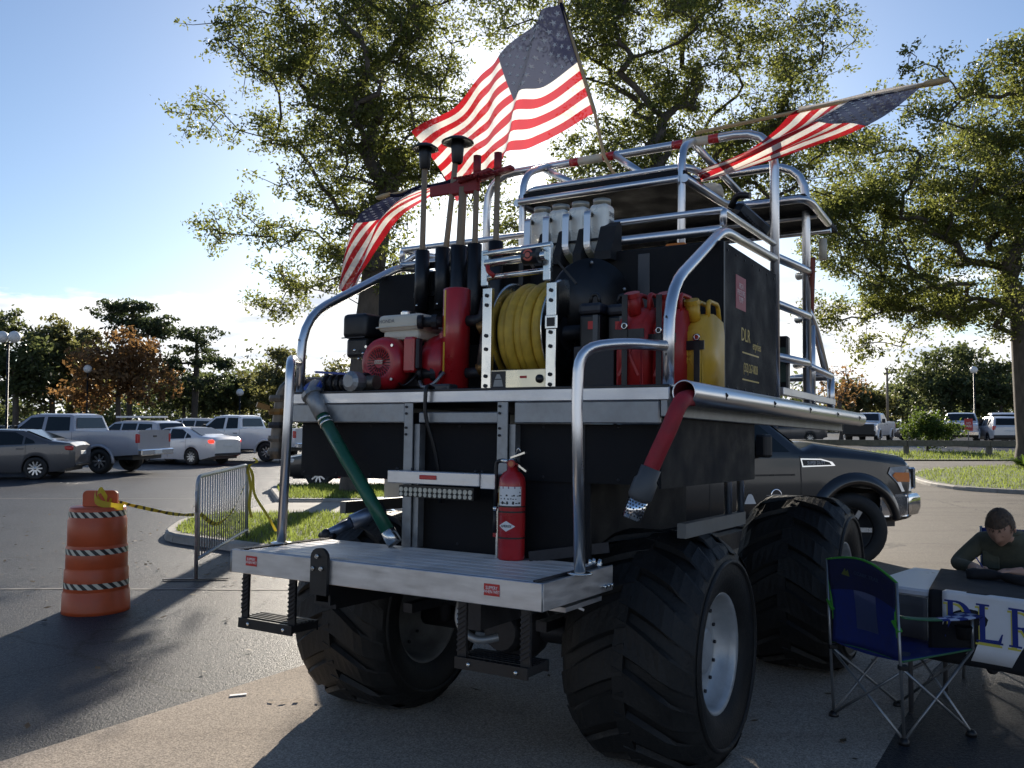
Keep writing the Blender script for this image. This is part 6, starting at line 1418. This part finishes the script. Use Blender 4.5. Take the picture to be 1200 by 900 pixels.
# black car behind the left verge
spd = sedan(paint('black_car_paint', (.008, .008, .010)), REFL); spd['wheels'] = [.90, 3.62]
spd['blocks'] = spd['blocks'] + [('side_skirt', paint('red_skirt_paint', (.35, .012, .015)), .80, .915, 1.40, 3.15, .22, .36)]
car('parked_sedan', 'black car behind the verge, its blue tinted headlamp beside the black box', 'car', place((-4.952, 22.559), R(97), 4.65, .90, -.80), R(97), spd, G)

# ------------------------------------------------------------------ lamp posts, pole, sign, rail
def globe(px, y, h, n, label):
    x = (px - 600) / 1030 * y; p = (x, y, gz(x, y)); t = thing('street_lamp', label, 'street lamp', p, None, 'globe lamps round the car park')
    b = MB(); b.tube([(x, y, p[2]), (x, y, p[2] + .4), (x, y, p[2] + .41), (x, y, p[2] + h)], [.10, .09, .06, .05], 10); b.build('post', DARKST, t)
    for k in range(n):
        dx = (k - (n - 1) / 2) * .55
        b = MB(); b.tube([(x, y, p[2] + h - .1), (x + dx, y, p[2] + h)], .03, 8); b.build('arm', DARKST, t)
        b = MB(); b.ball((x + dx, y, p[2] + h + .22), .27, 16); b.build('globe', mat('opal_globe', (.72, .72, .70), .3, 0, .03, 4), t)
globe(8, 40, 5.3, 2, 'tall lamp post with two white globes at the far left')
globe(102, 58, 4.9, 1, 'lamp post with one white globe before the orange brown tree')
globe(281, 66, 3.6, 1, 'short lamp post with a white globe behind the white pickup')
globe(1142, 66, 5.0, 1, 'lamp post with a pale globe above the white cars at right')
x = (1040 - 600) / 1030 * 80; z0 = gz(x, 80); b = MB(); b.tube([(x, 80, z0), (x, 80, z0 + 6.0)], [.13, .10], 10); t = thing('utility_pole', 'tall bare wooden pole against the sky on the right', 'pole', (x, 80, z0)); b.build('post', WOOD, t)
b = MB(); b.box((x, 80, z0 + 5.7), (.5, .12, .12)); b.cyl((x, 80, z0 + 6.0), (x, 80, z0 + 6.2), .14, n=8); b.build('cross_arm', WOOD, t)
x = (1134 - 600) / 1030 * 50; z0 = gz(x, 50); t = thing('parking_sign', 'small red and white sign on a post before the white pickup', 'sign', (x, 50, z0))
b = MB(); b.cyl((x, 50, z0), (x, 50, z0 + 1.7), .03, n=8); b.build('post', GALV, t)
b = MB(); b.span(x - .24, x + .24, 49.95, 49.965, z0 + .95, z0 + 1.65); pl = b.build('sign_plate', STICKR, t)
text_part('sign_text', 'NO\nPARK', .2, axes((x, 49.948, z0 + 1.3), RX, RZ), PRINTW, pl, sx=.8)
RLG = thing('guard_rail', 'long low wooden guard rail on posts along the far lawn', 'guard rail', (20, 41.5, gz(20, 41.5)))
for xa, xb in ((11.5, 15), (15, 18.5), (18.5, 22), (22, 25.5)):
    ya, yb = 42.6 - (xa - 11.5) * .20, 42.6 - (xb - 11.5) * .20
    b = MB(); b.bar((xa, ya, gz(xa, ya) + .62), (xb - .02, yb, gz(xb, yb) + .62), .06, .28, bev=.01); b.build('rail_board', mat('weathered_board', (.13, .12, .10), .8, 0, .3, 6, bump=.3), RLG)
    b = MB(); b.span(xb - .10, xb + .10, yb + .05, yb + .22, gz(xb, yb) - .1, gz(xb, yb) + .76); b.build('post', mat('weathered_board', (.13, .12, .10), .8), RLG)

# ------------------------------------------------------------------ trees
BARK = mat('bark', (.055, .045, .036), .9, 0, .4, 8, bump=.8, bscale=18, stretch=(1, 1, .35), col2=(.12, .10, .082))
def leafm(name, c, t, tr=.45, isl=.45): return two_layer(name, c, t, tr, isl, .5)
L_OAK = leafm('oak_leaf', (.055, .072, .028), (.26, .285, .065), .5); L_DK = leafm('dark_leaf', (.060, .078, .036), (.17, .20, .07), .45); L_RUST = leafm('rusty_leaf', (.14, .085, .040), (.34, .19, .07)); L_PINE = leafm('pine_needles', (.045, .060, .030), (.10, .13, .05), .35); L_OLV = leafm('olive_leaf', (.085, .088, .042), (.26, .26, .09)); L_PALM = leafm('strap_leaf', (.05, .10, .02), (.18, .28, .04))
def tree(name, label, base, th, tr, ells, nclump, nleaf, ls, leaf, seed, group, lean=(0, 0), spread=.45, forks=None, twigs=True, flat=.7, cat='tree', moss=0):
    """trunk grows to th; clumps are scattered through the crown ellipsoids (cx,cy,cz,rx,ry,rz relative to base) and joined by limbs"""
    rg = np.random.RandomState(seed); B0 = np.array(base, float)
    wts = np.array([e[3] * e[4] * e[5] for e in ells]) ** .8; wts = wts / wts.sum(); C = []
    for e, w in zip(ells, wts):
        k = max(3, int(nclump * w)); d = rg.normal(size=(k, 3)); d /= np.linalg.norm(d, axis=1)[:, None]; r = rg.uniform(.25, 1.0, k) ** .5
        C.append(np.array(e[:3]) + d * r[:, None] * np.array(e[3:6]))
    C = np.concatenate(C); C = C[C[:, 2] > .8]
    # skeleton: trunk nodes, then each clump joins its nearest node (from below where it can)
    nodes = []; par = []; nT = 9
    for i in range(nT):
        t = i / (nT - 1); nodes.append(np.array([lean[0] * t ** 1.4 + .12 * math.sin(3 * t + seed) * t, lean[1] * t ** 1.4 + .12 * math.cos(2.3 * t + seed) * t, th * t])); par.append(i - 1)
    order = np.argsort(np.linalg.norm(C - nodes[-1], axis=1)); tips = []
    for ci in order:
        c = C[ci]; N = np.array(nodes); dv = c - N; dist = np.linalg.norm(dv, axis=1); pen = dist + np.maximum(0, -dv[:, 2]) * 1.2 + (np.arange(len(N)) < nT * .55) * 2.5
        j = int(np.argmin(pen)); L = dist[j]; k = max(2, int(L / .9)); p0 = N[j]
        prev = j; bend = rg.normal(size=3) * L * .05; bend[2] += L * .05
        for q in range(1, k + 1):
            t = q / k; p = p0 + (c - p0) * t + bend * math.sin(math.pi * t) + rg.normal(size=3) * .04 * (t < 1); nodes.append(p); par.append(prev); prev = len(nodes) - 1
        tips.append(prev)
    n = len(nodes); cnt = np.zeros(n)
    for t_ in tips: cnt[t_] += 1
    for i in range(n - 1, 0, -1):
        if par[i] >= 0: cnt[par[i]] += cnt[i]
    rad = np.maximum(.012, tr * (np.maximum(cnt, .5) / cnt[0]) ** .60)
    for i in range(nT): rad[i] = max(rad[i], tr * (1 - .55 * i / (nT - 1))) * (1.35 if i == 0 else 1)
    b = MB(); kids = {}
    for i in range(1, n): kids.setdefault(par[i], []).append(i)
    done = set(); stack = [0]
    starts = [(0, None)]
    while starts:
        s, fr = starts.pop(); ch = [] if fr is None else [fr]; ch.append(s); cur = s
        while cur in kids:
            ks = sorted(kids[cur], key=lambda q: -rad[q]); nx = ks[0]
            for o_ in ks[1:]: starts.append((o_, cur))
            ch.append(nx); cur = nx
        rr = [rad[q] for q in ch]
        if fr is not None: rr[0] = min(rr[0], rr[1] * 1.25)
        if len(ch) > 1: b.tube([Vector(nodes[q]) for q in ch], rr, 10 if rr[0] > .12 else (6 if rr[0] > .04 else 4), cap=False)
    t = bpy.data.objects.new(name, None); COL.objects.link(t); t.location = base; tag(t, label, cat, group)
    b.build('trunk', BARK, t, recalc=False)
    # twigs and leaves
    P = np.array([nodes[q] for q in tips]); D = np.array([nodes[q] - nodes[par[q]] for q in tips]); D /= np.maximum(1e-5, np.linalg.norm(D, axis=1))[:, None]
    sz = spread * rg.uniform(.6, 1.35, len(P)); per = np.maximum(3, (nleaf / len(P) * (sz / spread) ** 2)).astype(int)
    ctr = np.repeat(P, per, 0); ss = np.repeat(sz, per); m = len(ctr)
    NS = 5; sub = rg.normal(size=(len(P), NS, 3)) * .62; si = rg.randint(0, NS, m); off = sub[np.repeat(np.arange(len(P)), per), si] * ss[:, None]
    q = rg.normal(size=(m, 3)) * .34 * ss[:, None]; pos = ctr + (off + q) * np.array([1, 1, flat])
    if moss: pos[:, 2] -= np.abs(rg.normal(size=m)) * moss * (rg.uniform(size=m) < .25)
    nn = rg.normal(size=(m, 3)); nn[:, 2] += .6; nn /= np.linalg.norm(nn, axis=1)[:, None]; a = rg.normal(size=(m, 3)); u = np.cross(nn, a); u /= np.maximum(1e-5, np.linalg.norm(u, axis=1))[:, None]; v = np.cross(nn, u)
    s1 = ls * rg.uniform(.65, 1.4, m)[:, None]; s2 = s1 * rg.uniform(.38, .6, m)[:, None]
    V = np.stack([pos - u * s1 * .5, pos - v * s2 * .5, pos + u * s1 * .5, pos + v * s2 * .5], 1).reshape(-1, 3)
    o = np_mesh('crown', V, np.arange(4 * m).reshape(-1, 4), 4, leaf, t)
    if twigs:
        tw = MB()
        for i in range(len(P)):
            for k in range(3):
                e = P[i] + sub[i, k] * sz[i] * np.array([1, 1, flat]) * 1.25; md = (P[i] + e) / 2 + rg.normal(size=3) * .05; tw.tube([Vector(P[i]), Vector(md), Vector(e)], [.012, .009, .004], 3, cap=False)
        tw.build('twigs', BARK, t, recalc=False)
    return t
def at(px, y): return ((px - 600) / 1030 * y, y, gz((px - 600) / 1030 * y, y))
GN, GF = 'large trees round the buggy', 'trees round the far car park'
def ez(px, py, y, base, rx, ry, rz, dy=0):
    """crown ellipsoid given by where its middle stands in depth y"""
    yy = y + dy; return ((px - 600) / 1030 * yy - base[0], yy - base[1], 1.7 - (py - 493) / 1030 * yy - base[2], rx, ry, rz)
bt = (-3.55, 19.8, .1); Yd = 19.8
tree('large_oak', 'tall leafy tree on the left behind the buggy, long bare twigs on its left side', bt, 6.6, .25,
     [ez(430, 60, Yd, bt, 2.2, 2.4, 2.0), ez(400, 180, Yd, bt, 1.7, 2.2, 1.6), ez(470, 120, Yd, bt, 1.7, 2.2, 2.2), ez(300, 40, Yd, bt, 1.3, 1.4, .9), ez(265, 140, Yd, bt, 1.1, .9, .32), ez(300, 275, Yd, bt, 1.1, 1.0, .55), ez(345, 345, Yd, bt, .9, 1.0, .5), ez(430, 290, Yd, bt, 1.3, 1.8, 1.0), ez(545, 205, Yd, bt, .9, 1.4, .7), ez(470, -90, Yd, bt, 2.9, 2.6, 1.7)],
     640, 92000, .088, L_OAK, 11, GN, lean=(.5, 0), spread=.33)
bt = (2.7, 25.5, .0); Yd = 25.5
tree('large_oak', 'broad tree with several limbs in the middle behind the big flag', bt, 5.2, .30,
     [ez(760, 40, Yd, bt, 2.6, 3, 2.0), ez(860, 110, Yd, bt, 2.4, 3, 2.0), ez(950, 40, Yd, bt, 1.6, 2.2, 1.2), ez(700, 210, Yd, bt, 1.6, 2.4, 1.6), ez(780, 210, Yd, bt, 2.2, 2.6, 1.5), ez(690, 30, Yd, bt, 1.3, 2.2, 1.4), ez(900, 200, Yd, bt, 1.3, 2.2, 1.2), ez(940, 150, Yd, bt, 1.5, 2.0, .9), ez(1000, 175, Yd, bt, 1.0, 1.6, .6), ez(590, 20, Yd, bt, 1.3, 1.6, .6), ez(690, 300, Yd, bt, 1.5, 2.0, 1.2), ez(800, -70, Yd, bt, 3.6, 3.2, 2.0), ez(600, 255, Yd, bt, 1.3, 1.6, .7), ez(740, 150, Yd, bt, 1.7, 2.0, .9), ez(860, 185, Yd, bt, 1.7, 2.0, .7), ez(960, 205, Yd, bt, 1.1, 1.6, .6)],
     720, 100000, .108, L_OAK, 23, GN, lean=(.3, 0), spread=.41)
bt = (18.6, 31.6, .1); Yd = 31.6
tree('large_oak', 'big spreading tree on the right lawn with a dark trunk at the photo edge', bt, 6.0, .42,
     [ez(1010, 270, Yd, bt, 2.0, 3.0, 1.9), ez(1080, 220, Yd, bt, 2.3, 3.2, 1.8), ez(1150, 260, Yd, bt, 2.3, 3.2, 2.0), ez(1000, 350, Yd, bt, 1.2, 2.0, .9), ez(1085, 340, Yd, bt, 2.2, 3.0, 1.3), ez(1180, 140, Yd, bt, 2.0, 2.8, 1.0), ez(1170, 350, Yd, bt, 1.9, 2.6, 1.2), ez(1060, 110, Yd, bt, 1.1, 1.6, .5), ez(1260, 200, Yd, bt, 3.6, 3.6, 3.2), ez(1030, 410, Yd, bt, .9, 1.4, .35), ez(965, 250, Yd, bt, 1.3, 2.0, .9), ez(985, 175, Yd, bt, 1.2, 1.8, .7)],
     640, 105000, .128, L_OAK, 37, GN, lean=(-.3, 0), spread=.48)
bt = (11.8, 17.6, .0); Yd = 17.6
tree('young_oak', 'leafy boughs reaching in from a tree beyond the upper right edge', bt, 5.4, .16,
     [ez(1175, 85, Yd, bt, .75, .9, .42), ez(1120, 120, Yd, bt, .45, .6, .28), ez(1230, 60, Yd, bt, 1.0, 1.2, .6), ez(1330, 40, Yd, bt, 1.6, 1.8, 1.5), ez(1090, 60, Yd, bt, .35, .5, .5)],
     120, 26000, .085, L_OAK, 41, GN, lean=(-.3, 0), spread=.34)
# belts of trees round the car park
def bg_tree(label, px, y, ptop, w, leaf, seed, nl=9000, ls=.34, th=None, extra=None, name='broadleaf_tree', ncl=70, lo=490, flat=.8):
    b0 = at(px, y); H = 1.7 - (ptop - 493) / 1030 * y - b0[2]; zl = max(.6, 1.7 - (lo - 493) / 1030 * y - b0[2]); wm = w / 1030 * y / 2
    zc = (H + zl) / 2; rz = (H - zl) / 2
    E = [(0, 0, zc + rz * .3, wm * .75, wm * .7, rz * .7), (-wm * .45, 0, zc - rz * .25, wm * .6, wm * .6, rz * .65), (wm * .45, .3, zc - rz * .15, wm * .6, wm * .6, rz * .6)] + (extra or [])
    return tree(name, label, b0, H * .55, max(.14, H * .022), E, ncl, nl, ls, leaf, seed, GF, spread=max(.55, wm * .22), twigs=False, flat=flat)
bg_tree('dark tree at the far left edge behind the twin globe lamp', 18, 62, 362, 96, L_DK, 51)
bg_tree('dull green tree just right of the twin globe lamp', 62, 66, 372, 80, L_OLV, 52)
bg_tree('orange brown autumn tree left of the pines', 140, 60, 385, 118, L_RUST, 53, 7000, lo=484)
bg_tree('yellowish tree between the olive tree and the autumn tree', 98, 72, 388, 60, L_OLV, 54)
def pine(label, px, y, ptop, pads, seed, tr=.2):
    b0 = at(px, y); H = 1.7 - (ptop - 493) / 1030 * y - b0[2]; E = [ez(x_, y_, y, b0, rx, rx, rz) for x_, y_, rx, rz in pads]
    return tree('pine_tree', label, b0, H * .93, tr, E, 34, 4200, .30, L_PINE, seed, GF, spread=.75, twigs=False, flat=.42)
pine('tall thin pine standing out of the autumn tree', 152, 66, 352, [(150, 360, 1.4, .5), (165, 376, 1.7, .5), (138, 372, 1.2, .4), (176, 388, 1.5, .4)], 61)
pine('flat topped pine alone against the white cloud', 228, 68, 388, [(226, 392, 1.8, .4), (246, 398, 1.7, .35), (208, 410, 1.6, .4), (228, 420, 2.2, .5), (252, 425, 1.6, .4), (205, 435, 1.7, .5), (225, 445, 2.4, .6)], 62, .24)
bg_tree('low dark tree at the foot of the flat topped pine', 215, 74, 432, 90, L_DK, 63, 4600)
bg_tree('round dark tree right of the flat topped pine', 262, 76, 440, 70, L_DK, 64, 4200)
bg_tree('grey green tree behind the white pickup', 296, 78, 436, 60, L_OLV, 65, 4200)
bg_tree('taller domed tree behind the left hand rail', 332, 74, 406, 70, L_OLV, 66, 5200)
bg_tree('thin yellow green tree between the rail and the engine', 398, 50, 418, 44, L_OLV, 67, 3600, .24)
bg_tree('dark tree filling the gap left of the valve handle', 366, 82, 450, 60, L_DK, 68, 3600)
bg_tree('half bare reddish tree right of the side rails', 985, 64, 424, 56, L_RUST, 71, 700, .26, ncl=40)
bg_tree('low olive tree left of the utility pole', 1005, 95, 448, 76, L_OLV, 72, 5000, .4)
bg_tree('low green tree right of the utility pole', 1058, 98, 452, 60, L_OLV, 73, 4600, .4)
bg_tree('large dark oak behind the white cars', 1112, 88, 408, 118, L_DK, 74, 9000, .42)
bg_tree('dark tree beside the trunk at the right edge', 1172, 84, 424, 80, L_DK, 75, 6000, .4)
b0 = at(1086, 46); tree('round_bush', 'round clipped bush on the far lawn before the dark car', b0, .7, .07, [(0, 0, 1.15, 1.05, 1.0, .75), (-.6, 0, .8, .75, .8, .5), (.7, 0, .8, .8, .8, .55)], 40, 5200, .15, leafm('bush_leaf', (.05, .085, .02), (.14, .2, .03)), 81, None, spread=.36, twigs=False, flat=.9, cat='bush')
# strap leaved plant at the trunk on the right
b0 = at(1199, 30.2); V = []; Fc = []; rg = np.random.RandomState(9)
for k in range(90):
    a = rg.uniform(0, 2 * math.pi); L_ = rg.uniform(.7, 1.25); w = .035; d_ = np.array([math.cos(a), math.sin(a), 0]); s_ = np.array([-d_[1], d_[0], 0]); up = rg.uniform(.5, 1.25)
    for i in range(6):
        t = i / 5; p = d_ * L_ * t + np.array([0, 0, L_ * up * (t - .75 * t * t)]); ww = w * (1 - t) ** .6
        V += [p - s_ * ww, p + s_ * ww]
        if i: n_ = len(V); Fc.append([n_ - 4, n_ - 3, n_ - 1, n_ - 2])
o = np_mesh('strap_plant', np.array(V), np.array(Fc), 4, L_PALM); o.location = (b0[0], b0[1], .1); tag(o, 'light green strap leaved plant at the foot of the big right trunk', 'plant')
# the far wood that closes the horizon: one uncountable mass
rg = np.random.RandomState(77); m = 60000; xx = rg.uniform(-110, 150, m); hh = 5.2 + 1.8 * np.sin(xx * .13) + 1.2 * np.sin(xx * .37 + 1) + .8 * np.sin(xx * .9)
yy = 112 + rg.normal(size=m) * 3; zz_ = np.abs(hh) * rg.uniform(0, 1, m) ** .75 * (1 + .25 * rg.normal(size=m)); pos = np.stack([xx, yy, np.maximum(0.05, zz_) + np.array([gz(x, 112) for x in xx])], 1)
nn = rg.normal(size=(m, 3)); nn /= np.linalg.norm(nn, axis=1)[:, None]; a = rg.normal(size=(m, 3)); u = np.cross(nn, a); u /= np.linalg.norm(u, axis=1)[:, None]; v = np.cross(nn, u); s1 = rg.uniform(.4, .9, m)[:, None]
V = np.stack([pos - u * s1 * .5, pos - v * s1 * .3, pos + u * s1 * .5, pos + v * s1 * .3], 1).reshape(-1, 3)
tag(np_mesh('far_wood', V, np.arange(4 * m).reshape(-1, 4), 4, L_DK), kind='stuff')

# dry leaves scattered over the paving
rg = np.random.RandomState(5); m = 900; x = np.concatenate([rg.uniform(-9, 3, m // 2), rg.normal(-3.6, 1.4, m - m // 2)]); y = np.concatenate([rg.uniform(3.8, 18, m // 2), rg.normal(11.6, 1.6, m - m // 2)]); z = np.full(m, .016) + rg.uniform(0, .006, m)
k = ~((np.abs(x + 2.0) < 3.2) & (y > 10.6)); x, y, z = x[k], y[k], z[k]; m = len(x); a = rg.uniform(0, 2 * np.pi, m); s = rg.uniform(.018, .04, m); t = rg.uniform(-.3, .3, (m, 2))
du = np.stack([np.cos(a), np.sin(a), t[:, 0]], 1) * s[:, None]; dv = np.stack([-np.sin(a), np.cos(a), t[:, 1]], 1) * s[:, None] * .5; c = np.stack([x, y, z], 1)
V = np.stack([c - du, c - dv, c + du, c + dv], 1).reshape(-1, 3); V[:, 2] = np.maximum(V[:, 2], .012)
tag(np_mesh('fallen_leaves', V, np.arange(4 * m).reshape(-1, 4), 4, two_layer('dry_leaf', (.11, .075, .04), (.1, .06, .03), .2, .5, .7)), kind='stuff')
